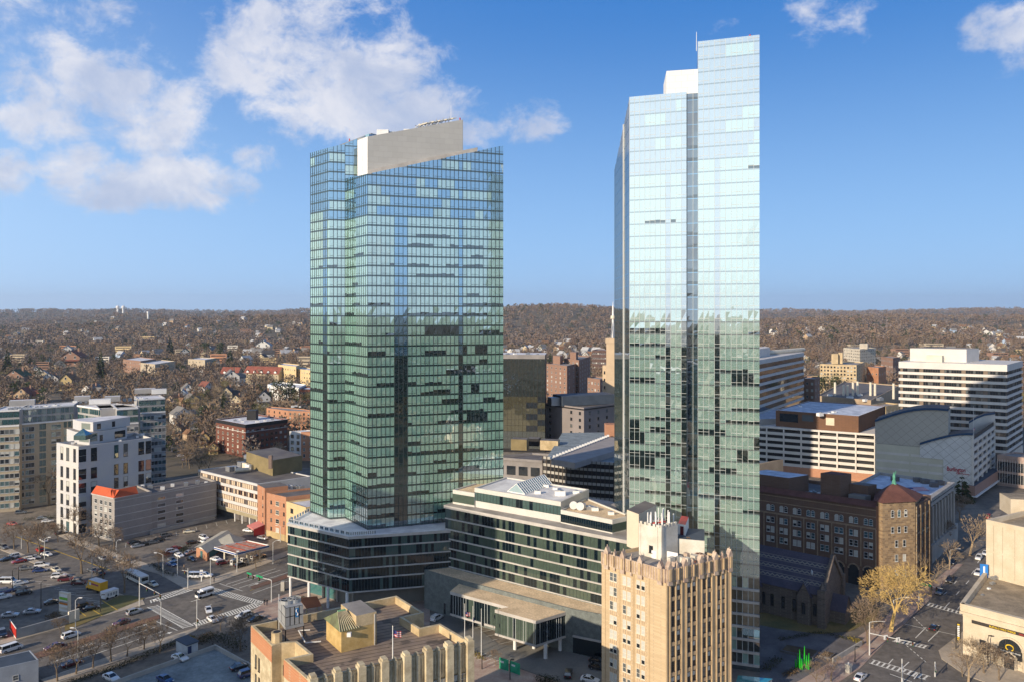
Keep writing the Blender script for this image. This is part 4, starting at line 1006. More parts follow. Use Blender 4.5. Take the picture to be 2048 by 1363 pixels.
m = MB(); wallbar(s1, s2, 5.2, 7.2, .05, mat('blue_door', (.03, .05, .12), .6), m, 0, .08, .4); m.build('door', sh)
wb = thing('pale_building', 'pale blue-grey building with a flat dark roof at the bottom left corner', 'building', (-75, 120, 0))
q0, q1, q2 = P(-60, 1348, 5), P(77, 1318, 5), P(60, 1299, 5)
shell(wb, xy(P(-80, 1352, 5), q1, q2, P(-80, 1330, 5)), 0, 5.0, mat('blue_render', (.32, .36, .42), .8, .1), MC['shed_roof'], .1, .2)
facade(wb, P(-80, 1352, 5), q1, 0, 4.6, 0, 1, 1.0, 1.1, 'white', (1, 0, 1, 0, 0), pos=[.7])
# ---------------------------------------------------------------- foreground buildings
# art deco tower
M_TAN = masonry('tan_brick', (.52, .40, .25), (.46, .345, .21), (.40, .31, .21), .6, .3, blotch=.14)
M_TERRA = mat('terracotta', (.50, .40, .31), .85, .15, .7, (.33, .24, .19), fine=.2)
M_TANP = mat('tan_pier', (.50, .37, .22), .85, .1, .4)
dc = thing('art_deco_tower', 'tan brick art deco tower with a gabled terracotta parapet in the foreground', 'office tower', (30, 150, 0))
ZD = 32.0
D0, D1, D2 = Q(1203.3, 148.3), Q(1331.5, 138), Q(1462, 146); D3 = D0+(D2-D1)
shell(dc, xy(D0, D1, D2, D3), 0, ZD-1.4, M_TAN, M_ROOFG, .6, .4)
nl, nr = Vector((*wall_normal(D0, D1), 0)), Vector((*wall_normal(D1, D2), 0))
row = 2.72; zt = [26.05-row*k for k in range(10)]
for k, z in enumerate(zt):
    for s in (.155, .21, .335, .40, .52, .585):   # left wall, pairs
        s = {0.155: .165, .21: .225, .335: .375, .40: .445, .52: .59, .585: .665}[s]
        p = lerp(D0, D1, s); add_win(dc, (p.x, p.y, z), nl, .85, 1.65, 'cream', (0, 3, 2, 8, 0))
    for s in (.10, .18, .335, .415, .57, .645, .795, .87):
        p = lerp(D1, D2, s); add_win(dc, (p.x, p.y, z), nr, .85, 1.75, 'dark', (3, 3, 4, 0, 1))
m = MB()
for z in zt:
    for s in (.10, .18, .335, .415, .57, .645, .795, .87):
        wallbar(D1, D2, z-.85, z-.15, .10, M_TERRA, m, 0, s-.026, s+.026)
        for q in (-.02, 0, .02): wallbar(D1, D2, z-.8, z-.2, .18, M_TANP, m, 0, s+q-.004, s+q+.004)
m.build('spandrel_panel', dc)
m = MB()
for s, w, o in ((.012, .02, .2), (.055, .016, .28), (.14, .016, .28), (.225, .018, .28), (.26, .035, .12), (.295, .016, .28), (.375, .016, .28), (.455, .018, .28), (.495, .035, .12), (.53, .016, .28), (.607, .016, .28), (.69, .018, .28), (.725, .035, .12), (.76, .016, .28), (.832, .016, .28), (.905, .018, .28), (.955, .04, .16), (.985, .02, .28)):
    wallbar(D1, D2, 2, ZD-3.2, o, M_TANP, m, 0, s-w/2, s+w/2)
m.build('pier', dc)
m = MB()
for s in (.06, .29, .30, .51, .53, .75, .76): wallbar(D0, D1, 2, ZD-3.2, .07, M_TANP, m, 0, s-.005, s+.005)
for s in (.195, .41, .628):
    for z in zt:
        for q in (-.05, -.02, .02, .05): wallbar(D0, D1, z-.95, z-.1, .07, M_TERRA, m, 0, s+q-.003, s+q+.003)
m.build('pilaster', dc)
m = MB(); zc = ZD-3.3
wallbar(D0, D1, zc, ZD-.9, .22, M_TERRA, m); wallbar(D1, D2, zc, ZD-.9, .3, M_TERRA, m)
wallbar(D0, D1, 4.6, 5.2, .35, M_TERRA, m); wallbar(D1, D2, 6.2, 6.8, .4, M_TERRA, m); m.build('terracotta_frieze', dc)
m = MB()
for (A, B, cnt, o) in ((D0, D1, 26, .30), (D1, D2, 40, .42)):
    for i in range(cnt): wallbar(A, B, zc+.2, ZD-1.0, o, M_TANP, m, 0, (i+.35)/cnt, (i+.65)/cnt)
m.build('frieze_ribs', dc)
def finial(A, B, s, w, h, o=.45):
    n = Vector((*wall_normal(A, B), 0)); p = lerp(A, B, s)+n*.1; d = (B-A).normalized(); b = MB()
    b.box((p.x, p.y), (d.x, d.y), (n.x, n.y), w/2, o, zc-.5, ZD-.5, M_TERRA)
    z = ZD-.5
    pts = [(p-d*w/2), (p+d*w/2)]
    for sg in (-1, 1):
        q = [pts[0]+n*o*sg, pts[1]+n*o*sg]
        b.face([(*q[0][:2], z), (*q[1][:2], z), (*(p+n*o*sg)[:2], z+h)] if sg > 0 else [(*q[1][:2], z), (*q[0][:2], z), (*(p+n*o*sg)[:2], z+h)], M_TERRA)
    for a in pts: b.face([(*(a-n*o)[:2], z), (*(a+n*o)[:2], z), (*(p+n*o)[:2], z+h), (*(p-n*o)[:2], z+h)], M_TERRA)
    b.tube((p.x, p.y, z+h-.3), (p.x, p.y, z+h+.35), .14, .05, M_TERRA, 6)
    b.box((p.x+n.x*.5, p.y+n.y*.5), (d.x, d.y), (n.x, n.y), w*.25, .12, zc+.3, ZD-.9, M_TANP)
    b.build('gable_finial', dc)
for s in (.10, .36, .635, .93): finial(D0, D1, s, 1.0, 1.0)
for s in (.225, .49): finial(D0, D1, s, .4, .5, .3)
for s in (.04, .27, .505, .735, .965): finial(D1, D2, s, 1.0, 1.0)
for s in (.155, .385, .62, .85): finial(D1, D2, s, .4, .5, .3)
# rooftop: stuccoed tank tower with crenels, penthouses, antennas
M_STUC = mat('white_stucco', (.60, .57, .50), .9, .12, .4, (.5, .46, .38), fine=.1)
zr = ZD-2
t0, t1, t2 = Q(1278.5, 150), Q(1322, 146.5), Q(1355.5, 149.5); tp = xy(t0, t1, t2, t0+t2-t1)
zt1 = zat(1322, 1050, 146.5)
w_, r_ = shell(dc, tp, zr-.5, zt1-.5, M_STUC, M_ROOFD, .5, .3, name='tank_tower_wall', rname='tank_tower_roof')
m = MB()
for (A, B) in ((t0, t1), (t1, t2)):
    for i in range(5): wallbar(A, B, zt1-.5, zt1, .05, M_STUC, m, .3, i/5+.03, i/5+.14)
wallbar(t1, t2, zr, zt1, .12, M_STUC, m, 0, 0, .12); wallbar(t0, t1, zr, zt1, .12, M_STUC, m, 0, .80, .86); wallbar(t0, t1, zr, zt1-.4, .1, M_STUC, m, 0, 0, .08); m.build('crenel', w_)
facade(dc, t0, t1, zr+.4, zr+2.8, 0, 1, .9, 1.4, 'dark', (3, 1, 1, 0, 0), pos=[.55])
v0, v1, v2 = Q(1253.7, 157), Q(1277.5, 153.5), Q(1313, 161)
block(dc, 'stair_penthouse', xy(v0, v1, v2, v0+v2-v1), zr-.5, zat(1277, 1027, 153.5), mat('pale_stucco', (.62, .53, .4), .9, .04), M_ROOFD)
u0, u1, u2 = Q(1355.5, 150), Q(1386, 150.5), Q(1410, 160)
block(dc, 'penthouse', xy(u0, Q(1409, 148.5), Q(1409, 148.5)+Vector((2, 8, 0)), u0+Vector((0, 8, 0))), zr-.5, zr+3.1, M_STUC, MC['shed_roof'])
block(dc, 'penthouse', xy(Q(1356, 153), Q(1371, 152), Q(1371, 152)+Vector((2, 6, 0)), Q(1356, 153)+Vector((2, 6, 0))), zr-.5, zr+5.2, M_WHITE, M_RED)
m = MB(); wallbar(Q(1356, 153), Q(1371, 152), zr+2.8, zr+4.8, .05, mat('maroon_door', (.12, .01, .015), .6), m, 0, .3, .75); m.build('door', dc)
m = MB()
for i in range(20):
    s, t = R.uniform(.05, .95), R.uniform(.05, .95); p = lerp(t0, t1, s)+(t2-t1)*t
    if min(s, t, 1-s, 1-t) > .3: continue
    m.tube((p.x, p.y, zt1-.9), (p.x, p.y, zt1+R.uniform(1.0, 2.2)), .13, .13, M_WHITE, 6); m.tube((p.x, p.y, zt1-.9), (p.x, p.y, zt1+.2), .05, .05, M_METAL, 5)
p = (t0+t2)/2; m.tube((p.x, p.y, zt1), (p.x, p.y, zt1+2.6), .08, .08, M_WHITE, 6)
for i in range(8): q = Vector((R.uniform(-2, 2), R.uniform(-1.5, 1.5), 0)); m.bar((p.x+q.x, p.y+q.y, zt1-.2), (p.x-q.y, p.y+q.x, zt1+.3), .12, .12, M_METAL if i % 2 else M_RED)
m.build('antenna_array', r_)
b = MB()
for i in range(16):
    s, t = R.uniform(.35, .95), R.uniform(.10, .42); p = lerp(D1, D2, s)+(D0-D1)*t
    b.box((p.x, p.y), (.8, .6), (-.6, .8), R.uniform(.3, .8), R.uniform(.3, .5), zr-.3, zr+R.uniform(.4, 1.2), R.choice((M_METAL, M_STUC, M_TERRA, mat('rusty_metal', (.12, .05, .035), .8))))
b.build('roof_plant', dc)
b = MB(); 
for (x, y, s) in ((1314, 1108, 1.1), (1345, 1110, 1.1)):
    p = P(x, y, zr+.8); b.box((p.x, p.y), (.8, -.6), (.6, .8), s, .12, zr-.3, zr+1.5, M_WHITE)
b.build('roof_screen', dc)
a = P(1376, 1073, zr+3.4); c = P(1396, 1100, zr+.2); b = MB()
for o in (-.25, .25): b.bar(a+Vector((o, 0, 0)), c+Vector((o, 0, 0)), .08, .08, mat('rust_ladder', (.4, .2, .06), .7))
for i in range(10): q = lerp(a, c, i/9); b.bar(q+Vector((-.25, 0, 0)), q+Vector((.25, 0, 0)), .05, .05, MC['rust_ladder'])
b.build('roof_ladder', dc)

# buff bank building with tall pilasters
M_BUFF = mat('buff_stone_wall', (.55, .43, .26), .88, .12, .35, (.38, .29, .16), fine=.16)
M_BUFFL = mat('pale_limestone', (.57, .49, .33), .85, .12, .6, (.37, .30, .19), fine=.16)
M_RUST = masonry('salmon_brick', (.46, .2, .1), (.40, .165, .08), (.42, .28, .18), .45, .2)
ZF = 26.0
fp = [P(x, y, ZF) for x, y in ((502.3, 1249.4), (544, 1290), (563, 1285), (590, 1283), (618, 1306), (568, 1316.4), (618, 1360), (942, 1282), (880, 1245.6), (840.6, 1254), (806.4, 1233), (848, 1224), (793, 1189.8))]
bk = thing('bank_building', 'buff stone building with a stepped flat roof, penthouse and tall front pilasters, bottom centre', 'building', (fp[7].x-10, fp[7].y+5, 0))
M_TARR = mat('tar_paper_roof', (.30, .225, .16), .95, .25, .25, (.18, .14, .115), fine=.25, fscale=1.0)
def tar(m_):
    g = NT(m_.node_tree); b = g.n['Principled BSDF']; src = b.inputs['Base Color'].links[0].from_socket
    tc = g.node('ShaderNodeTexCoord').outputs['Object']; s = g.node('ShaderNodeSeparateXYZ'); g.link(tc, s.inputs[0])
    u = g.math('ADD', g.math('MULTIPLY', s.outputs[0], -.42), g.math('MULTIPLY', s.outputs[1], .9))
    u = g.math('ADD', u, g.math('MULTIPLY', g.noise(tc, .35, 3), .35))
    f = g.math('FRACT', g.math('DIVIDE', u, 1.15)); k = g.math('LESS_THAN', f, .13)
    st = g.ramp(g.noise(tc, .22, 3, .5), .60, .64)
    c = g.mix(g.math('MULTIPLY', k, .85), src, (.03, .026, .024, 1)); c = g.mix(g.math('MULTIPLY', st, .6), c, (.045, .04, .035, 1)); g.link(c, b.inputs['Base Color'])
tar(M_TARR)
shell(bk, xy(*fp), 0, ZF, M_BUFF, M_TARR, 1.25, .45, rim=M_BUFFL)
m = MB(); wallbar(fp[0], fp[1], ZF-2.6, ZF-.15, .06, M_RUST, m); wallbar(fp[5], fp[6], ZF-2.6, ZF-.15, .06, M_RUST, m); m.build('brick_frieze', bk)
m = MB(); wallbar(fp[0], fp[1], 0, ZF-2.6, .04, MC['pale_limestone'], m, 0, .0, .97); wallbar(fp[5], fp[6], 0, ZF-2.6, .04, MC['pale_limestone'], m); m.build('stone_facing', bk)
n = wall_normal(fp[0], fp[1])
for k in range(4):
    for s in (.26, .42): p = lerp(fp[0], fp[1], s); add_win(bk, (p.x+n.x*.05, p.y+n.y*.05, ZF-6.0-k*3.1), n, .55, 2.1, 'dark', (3, 0, 1, 0, 0))
for s in (.8,): p = lerp(fp[5], fp[6], s)
# chimney stack and notch
b = MB(); c = P(553.5, 1262, 27.5); b.tube((c.x, c.y, 0), (c.x, c.y, 27.5), .95, .85, M_BUFF, 8); b.tube((c.x, c.y, 27.2), (c.x, c.y, 27.55), .55, .55, M_BLACK, 10); b.build('chimney', bk)
m = MB(); nn_ = wall_normal(fp[2], fp[3]); wallbar(fp[2], fp[3], ZF-5.0, ZF-3.4, .05, M_BLACK, m, 0, .1, .9); m.build('vent', bk)
# front: pilasters, ribs, window strips
f0, f1 = fp[6], fp[7]; nf = Vector((*wall_normal(f0, f1), 0))
m = MB(); wallbar(f0, f1, ZF-4.2, ZF-.2, .22, M_BUFFL, m)
for i in range(60): wallbar(f0, f1, ZF-3.6, ZF-.6, .34, M_BUFFL, m, 0, i/60, (i+.5)/60)
m.build('stone_attic', bk)
for i in range(8):
    s = .018+i*.1375; m = MB(); wallbar(f0, f1, 0, ZF+.55, 1.0, M_BUFFL, m, .5, s-.022, s+.022); wallbar(f0, f1, ZF+.55, ZF+.9, .85, M_BUFFL, m, .35, s-.016, s+.016); m.build('pilaster', bk)
    if i < 7:
        s += .069; m = MB(); wallbar(f0, f1, 0, ZF+.15, .65, M_BUFFL, m, .3, s-.009, s+.009); wallbar(f0, f1, ZF+.15, ZF+.45, .5, M_BUFFL, m, .2, s-.006, s+.006); m.build('pilaster', bk)
for k in range(3):
    for i in range(14):
        s = .018+.034+i*.0688; z = ZF-6.2-k*3.6; p = lerp(f0, f1, s)
        add_win(bk, (p.x+nf.x*.2, p.y+nf.y*.2, z), nf, 1.5, 1.7, 'white', (4, 2, 2, 0, 0))
m = MB()
for k in range(3): wallbar(f0, f1, ZF-8.4-k*3.6, ZF-6.5-k*3.6, .25, M_BUFFL, m)
m.build('spandrel', bk)
# penthouse with hipped copper roof
zr = ZF-1.25
h0, h1, h2 = P(652.7, 1277.6, zr), P(682.5, 1304.5, zr), P(753, 1287, zr); h3 = h0+h2-h1
hz_ = zat(682, 1249, h1.y)
ph = block(bk, 'penthouse', xy(h0, h1, h2, h3), zr-.1, hz_-.9, mat('stained_buff', (.54, .39, .17), .9, .22, .5, (.40, .27, .1), fine=.12), M_ROOFG)
md = lerp(h1, h2, .42); me_ = lerp(h0, h3, .42)
block(bk, 'penthouse', xy(md, h2, h3, me_), hz_-1.0, hz_+.9, M_BUFF, M_ROOFG)
m = MB(); M_COP = mat('copper_green', (.17, .2, .1), .8, .2, .6, (.09, .085, .05)); hp = inset(xy(h0, h1, md, me_), -.35); zc_ = hz_-.9
cc = [Vector((*q, 0)) for q in hp]; r0_, r1_ = (cc[0]*.62+cc[1]*.38+ (cc[2]+cc[3])*0), None
ra = lerp(lerp(cc[0], cc[1], .5), lerp(cc[3], cc[2], .5), .32); rb_ = lerp(lerp(cc[0], cc[1], .5), lerp(cc[3], cc[2], .5), .72)
zt_ = zc_+1.9
for q in ([cc[0], cc[1], ra], [cc[2], cc[3], rb_]): m.face([(*v[:2], zt_ if v in (ra, rb_) else zc_) for v in q], M_COP)
m.face([(*cc[1][:2], zc_), (*cc[2][:2], zc_), (*rb_[:2], zt_), (*ra[:2], zt_)], M_COP); m.face([(*cc[3][:2], zc_), (*cc[0][:2], zc_), (*ra[:2], zt_), (*rb_[:2], zt_)], M_COP)
for i in range(9):
    t = i/8; a = lerp(cc[1], cc[2], t); e = lerp(ra, rb_, min(1, max(0, t))); m.bar((*a[:2], zc_+.05), (*e[:2], zt_+.05), .08, .1, M_BUFFL)
m.bar((*ra[:2], zt_+.05), (*rb_[:2], zt_+.05), .35, .2, mat('verdigris', (.2, .38, .2), .8)); m.build('hip_roof', ph)
b = MB(); c = P(695+5, 1265, zr+2.5); c = lerp(h1, h2, .2); n = Vector((*wall_normal(h1, h2), 0)); b.box((c.x+n.x*.3, c.y+n.y*.3), (1, 0), (0, 1), .3, .3, zr+2.4, zr+3.0, M_WHITE); b.build('wall_unit', bk)
m = MB(); wallbar(h1, h2, zr, hz_+.6, .15, M_STRIPE, m, 0, .93, .955); m.build('downpipe', bk)
m = MB(); pts = [P(620, 1262, zr), P(597, 1263, zr), P(611, 1288, zr), P(642, 1285, zr)]
for i in range(3): m.bar(pts[i]+Vector((0, 0, .3)), pts[i+1]+Vector((0, 0, .3)), .14, .14, M_WHITE)
m.build('roof_pipe', bk)
# cooling tower on a steel frame
ct = thing('cooling_tower', 'big galvanised cooling tower with fans and a blue emblem on the bank roof', 'cooling tower', (P(583, 1250, zr).x, P(583, 1250, zr).y, zr))
y0, y1, y2 = Q(556, 126), Q(571, 122), Q(607.5, 123.6)
zb0 = zat(571, 1258, 122); ztp = zat(571, 1213, 122); cpoly = xy(y0, y1, y2, y0+y2-y1)
M_GALV = mat('galvanised', (.42, .43, .43), .45, .1, .5, metal=.3)
b = MB(); b.prism(inset(cpoly, .12), zb0, ztp-.2, M_BLACK, M_GALV, bottom=True); b.build('casing', ct)
m = MB()
for k in range(2):
    z0_ = zb0+.5+k*(ztp-zb0-.6)/2
    for (A, B, c) in ((y1, y2, 4), (y0, y1, 2)):
        for i in range(c): wallbar(A, B, z0_, z0_+(ztp-zb0)/2-.45, .02, M_GALV, m, .05, i/c+.03, (i+1)/c-.03)
m.build('side_panel', ct)
m = MB(); wallbar(y1, y2, zb0, zb0+.45, .05, M_GALV, m, .1); wallbar(y0, y1, zb0, zb0+.45, .05, M_GALV, m, .1); m.build('basin', ct)
for s in (.3, .7):
    c = lerp((y0+y1)/2, (y2+y0+y2-y1)/2, s); b = MB(); b.tube((c.x, c.y, ztp-.2), (c.x, c.y, ztp+.35), 1.1, 1.05, M_GALV, 16, False); b.tube((c.x, c.y, ztp), (c.x, c.y, ztp+.12), .9, .9, M_BLACK, 16)
    for i in range(3): a = i*math.pi/3; b.bar((c.x-1*math.cos(a), c.y-1*math.sin(a), ztp+.3), (c.x+1*math.cos(a), c.y+1*math.sin(a), ztp+.3), .08, .05, M_GALV)
    b.build('fan', ct)
m = MB(); M_EMB = mat('blue_emblem', (.03, .22, .5), .5); n = Vector((*wall_normal(y1, y2), 0)); A = lerp(y1, y2, .53)+n*.05; B = lerp(y1, y2, .71)+n*.05; ze = ztp-1.1
m.face([(A.x, A.y, ze-.85), (B.x, B.y, ze-.85), (B.x, B.y, ze+.6), (A.x, A.y, ze+.6)], M_EMB)
pr = None
for i in range(17):
    t = i/16; an_ = math.pi*(.15+1.35*t) if t < .5 else None
    u_ = .5+.26*math.sin(t*math.pi*2*1.0)*-1; v_ = 1-t
    q = lerp(A, B, u_)+n*.02; q = Vector((q.x, q.y, ze-.65+1.1*v_))
    if pr: m.bar(pr, q, .04, .12, M_WHITE)
    pr = q
m.build('emblem', ct)
b = MB()
for s in (0, 1):
    for q in (y0, y1, y2, y0+y2-y1): b.tube((q.x, q.y, zr), (q.x, q.y, zb0), .1, .1, M_BLACK, 5, False)
b.build('frame', ct)
def flagpole(px_, pyb, pyt, z, label, flag=None, side=1):
    g = P(px_, pyb, z); h = (pyb-pyt)*g.y/F; t = thing('flagpole', label, 'flagpole', tuple(g), 0)
    b = MB(); b.tube(g, g+Vector((0, 0, h)), .09, .05, M_WHITE, 8); b.tube(g+Vector((0, 0, h)), g+Vector((0, 0, h+.2)), .1, .02, M_CREAM, 6); b.build('pole', t)
    if flag:
        b = MB(); w, hh = 1.25, .95; nx = 8; ny = 7; dr = Vector((.95, .3, 0))*side; top = g+Vector((0, 0, h*flag[1]))
        mats_ = flag[0]
        def pt(i, j): return top+dr*(w*i/nx)+Vector((0, .10*math.sin(i*1.1), -hh*j/ny-.045*i))
        for i in range(nx):
            for j in range(ny):
                mm = mats_[2] if (i < nx*.45 and j < 4 and mats_[2]) else mats_[j % 2]
                b.face([pt(i, j), pt(i, j+1), pt(i+1, j+1), pt(i+1, j)], mm)
        b.build('flag', t)
M_FR, M_FW, M_FB = mat('flag_red', (.55, .06, .07), .8), mat('flag_white', (.7, .68, .66), .8), mat('flag_blue', (.03, .04, .16), .8)
US = (M_FR, M_FW, M_FB)
flagpole(785.5, 1322, 1252, zr, 'white flagpole with a striped flag on the buff building roof', (US, .9))
flagpole(929.5, 1306, 1207, 0, 'plaza flagpole with the striped flag, leftmost of the three', (US, .85))
flagpole(945.8, 1309, 1212, 0, 'middle plaza flagpole with a blue flag', ((M_FB, M_FB, None), .8), .3)
flagpole(962.7, 1314, 1217, 0, 'plaza flagpole with a dark flag, rightmost of the three', ((M_BLACK, M_BLACK, None), .75), .5)
p_ = P(558, 1262, zr); b = MB(); b.tube((p_.x, p_.y, zr), (p_.x, p_.y, zr+6.2), .1, .05, M_WHITE, 6); o = b.build('roof_mast', None, (p_.x, p_.y, zr)); tag(o, 'slim white mast beside the cooling tower on the bank roof', 'mast')

# restaurant with arched window (right edge) and the tall blank block behind
M_LIME = mat('limestone', (.58, .50, .38), .85, .1, .3, (.50, .42, .3), fine=.08)
rs = thing('restaurant_building', 'limestone corner restaurant with a tall arched window and signs at the right edge', 'building', (P(1990, 1320).x, P(1990, 1320).y+10, 0))
r1, r2 = Q(1929, 173.6), Q(2200, 152); rsd = P(1975, 1141, 11.4); r0 = Vector((rsd.x, rsd.y, 0)); r1 = P(1926, 1207, 11.4); r1.z = 0
r2 = r1+(P(2048, 1343)-P(1930, 1308)).normalized()*34
shell(rs, xy(r0, r1, r2, r0+(r2-r1)), 0, 10.2, M_LIME, mat('tan_roof', (.36, .29, .2), .95, .2, .3, fine=.25), .0, .4, name='wall', rname='roof')
m = MB(); nf = Vector((*wall_normal(r1, r2), 0)); wallbar(r1, r2, 9.4, 9.9, .7, M_LIME, m, 0, -.015, 1); wallbar(r1, r2, 9.9, 11.5, .25, M_LIME, m, .8, -.01, 1); wallbar(r0, r1, 9.4, 9.9, .6, M_LIME, m); wallbar(r0, r1, 9.9, 11.5, .25, M_LIME, m, .6); wallbar(r1, r2, 8.8, 9.4, .2, M_LIME, m); m.build('cornice', rs)
def at(s_m, z, o=.06): return r1+(r2-r1).normalized()*s_m+nf*o+Vector((0, 0, z))
m = MB(); M_DSIGN = mat('dark_sign', (.04, .035, .03), .6)
m.face([at(1.8, 7.75, .2), at(17, 7.75, .2), at(17, 8.5, .2), at(1.8, 8.5, .2)], M_DSIGN); m.build('sign_board', rs)
def text(root, s, org, dx, size, m_, name='lettering', up=Vector((0, 0, 1)), ext=.02, sx=1.0):
    """raised letters: dx is the reading direction"""
    cu = bpy.data.curves.new(name, 'FONT'); cu.body = s; cu.size = size; cu.extrude = ext; cu.resolution_u = 2; cu.offset = size*.018
    ob = bpy.data.objects.new(name, cu); dg = bpy.context.evaluated_depsgraph_get()
    COL.objects.link(ob); bpy.context.view_layer.update(); me = bpy.data.meshes.new_from_object(ob.evaluated_get(bpy.context.evaluated_depsgraph_get()))
    bpy.data.objects.remove(ob); bpy.data.curves.remove(cu)
    nz = dx.cross(up).normalized(); M_ = Matrix((dx*sx, up, nz)).transposed().to_4x4(); me.transform(M_); me.materials.clear(); me.materials.append(m_)
    o = bpy.data.objects.new(name, me); COL.objects.link(o); o.parent = root; o.location = Vector(org)-Vector(root_loc(root)); return o
dr = (r2-r1).normalized(); M_YEL = mat('sign_yellow', (.75, .5, .03), .5); M_SRED = mat('sign_red', (.5, .03, .03), .5); M_SWH = mat('sign_white', (.8, .8, .78), .5)
text(rs, 'BUFFALO WILD WINGS', at(5.3, 7.92, .24), dr, .58, M_YEL, sx=.82)
text(rs, 'GRILL & BAR', at(10.9, 7.95, .24), dr, .42, M_SRED)
# arched window
ac, aw, ah0, ah1 = 9.2, 2.4, .2, 4.2
m = MB(); arc = [at(ac+aw*math.cos(math.pi*i/16), ah1+aw*math.sin(math.pi*i/16), .12) for i in range(17)]
m.face([at(ac-aw, 2.2, .12), at(ac+aw, 2.2, .12)]+arc, G_DARK); m.build('arched_window', rs)
m = MB()
for i in range(16): m.bar(arc[i], arc[i+1], .35, .35, M_LIME)
for s in (-.8, .8): m.bar(at(ac+s, 2.2, .2), at(ac+s, ah1+2.2, .2), .12, .1, M_BFRAME)
for z in (3.0, 4.2): m.bar(at(ac-aw, z, .2), at(ac+aw, z, .2), .1, .12, M_BFRAME)
m.bar(at(ac-aw-.2, 0, .2), at(ac-aw-.2, ah1, .2), .4, .35, M_LIME); m.bar(at(ac+aw+.2, 0, .2), at(ac+aw+.2, ah1, .2), .4, .35, M_LIME); m.build('window_surround', rs)
m = MB(); m.face([at(ac-1.0, 0, .5), at(ac+1.0, 0, .5), at(ac+1.0, 2.4, .5), at(ac-1.0, 2.4, .5)], G_DARK)
for s in (-1.1, 1.1): m.bar(at(ac+s, 0, .3), at(ac+s, 2.6, .3), .3, .5, M_LIME)
m.bar(at(ac-1.5, 2.6, .3), at(ac+1.5, 2.6, .3), .5, .3, M_LIME); m.bar(at(ac-1.4, 2.8, .3), at(ac, 3.7, .3), .4, .2, M_LIME); m.bar(at(ac+1.4, 2.8, .3), at(ac, 3.7, .3), .4, .2, M_LIME); m.build('doorway', rs)
m = MB()
for i in range(12):
    a0_, a1_ = math.pi*2*i/12, math.pi*2*(i+1)/12
    if i not in (8, 9): m.bar(at(ac+.75*math.cos(a0_), 4.6+.62*math.sin(a0_), .25), at(ac+.75*math.cos(a1_), 4.6+.62*math.sin(a1_), .25), .05, .22, M_YEL)
m.build('round_emblem', rs)
text(rs, 'BUFFALO WILD WINGS', at(ac-1.75, 3.55, .3), dr, .36, M_SWH)
for (s0_, s1_, z0_, z1_) in ((3.4, 4.6, 1.5, 4.6), (6.4-.2, 7.0-.2, .3, 2.2), (11.9, 12.6, .3, 2.2), (15.2, 16.4, 1.5, 4.6)):
    m = MB(); m.face([at(s0_, z0_, .08), at(s1_, z0_, .08), at(s1_, z1_, .08), at(s0_, z1_, .08)], G_DARK); m.build('window', rs)
for s in (6.5, 12.25):
    m = MB(); m.box(at(s, 0, .12)[:2], (dr.x, dr.y), (nf.x, nf.y), .22, .03, 1.4, 1.75, M_YEL); m.build('emblem', rs)
bn = thing('banner', 'vertical black banner with white and yellow lettering on the restaurant corner', 'banner', tuple(at(-.5, 2.6)))
m = MB(); q = r1+Vector((-.7, .5, 0)); nb = (r0-r1).normalized(); m.box((q.x, q.y), (dr.x, dr.y), (-dr.y, dr.x), .45, .06, 2.5, 7.2, M_DSIGN); m.build('panel', bn)
m = MB()
for i in range(9): m.box((q.x-dr.y*-.0+nf.x*.08, q.y+nf.y*.08), (dr.x, dr.y), (nf.x, nf.y), .22, .02, 3.1+i*.42, 3.38+i*.42, M_SWH if 1 < i < 8 else M_YEL)
m.build('lettering', bn)
roofbits(rs, 10.3, [(1975, 1152, .7), (1990, 1156, .9), (2003, 1150, .8), (1985, 1166, .6), (1978, 1176, .4), (1965, 1189, .35)])
bb = thing('limestone_block', 'tall blank limestone block with panel joints above the restaurant at the right edge', 'building', (Q(2010, 190).x, 200, 0))
k0_, k1_ = Q(1972.3, 195.5), Q(2130, 181); kd = dB*14
ko = shell(bb, xy(k0_, k1_, k1_+kd*1.5, k0_+kd*1.5), 0, 24.6, M_LIME, MC['tan_roof'], 1.2, .6)
m = MB(); wallbar(k0_, k1_, 23.6, 24.65, .12, M_LIME, m); wallbar(k0_, k1_, 16.6, 17.0, .10, M_LIME, m); m.build('string_course', bb)
m = MB(); M_JT = mat('joint_line', (.28, .24, .18), .9)  # darker tan for the panel joint lines
for s in (.10, .22, .38, .50, .62, .76, .9): wallbar(k0_, k1_, 11, 23.5, .02, M_JT, m, 0, s, s+.004)
m.build('panel_joint', bb)
k5 = P(2010, 1022, 25); b = MB(); b.box((k5.x+9, k5.y+6), (.9, -.2), (.2, .9), 5, 4, 23, 27.5, M_LIME, MC['tan_roof']); b.build('roof_penthouse', bb)
bl = thing('banner', 'blue vertical banner on the corner of the blank limestone block', 'banner', (k0_.x-.8, k0_.y-.6, 10))
m = MB(); q = Q(1968, 194.5); m.box((q.x, q.y), (.95, -.3), (.3, .95), .9, .1, 10.2, 13.6, mat('banner_blue', (.03, .2, .6), .5)); m.build('panel', bl)
m = MB(); m.box((q.x-.05, q.y-.14), (.95, -.3), (.3, .95), .2, .02, 10.8, 13.1, M_SWH); m.build('lettering', bl)
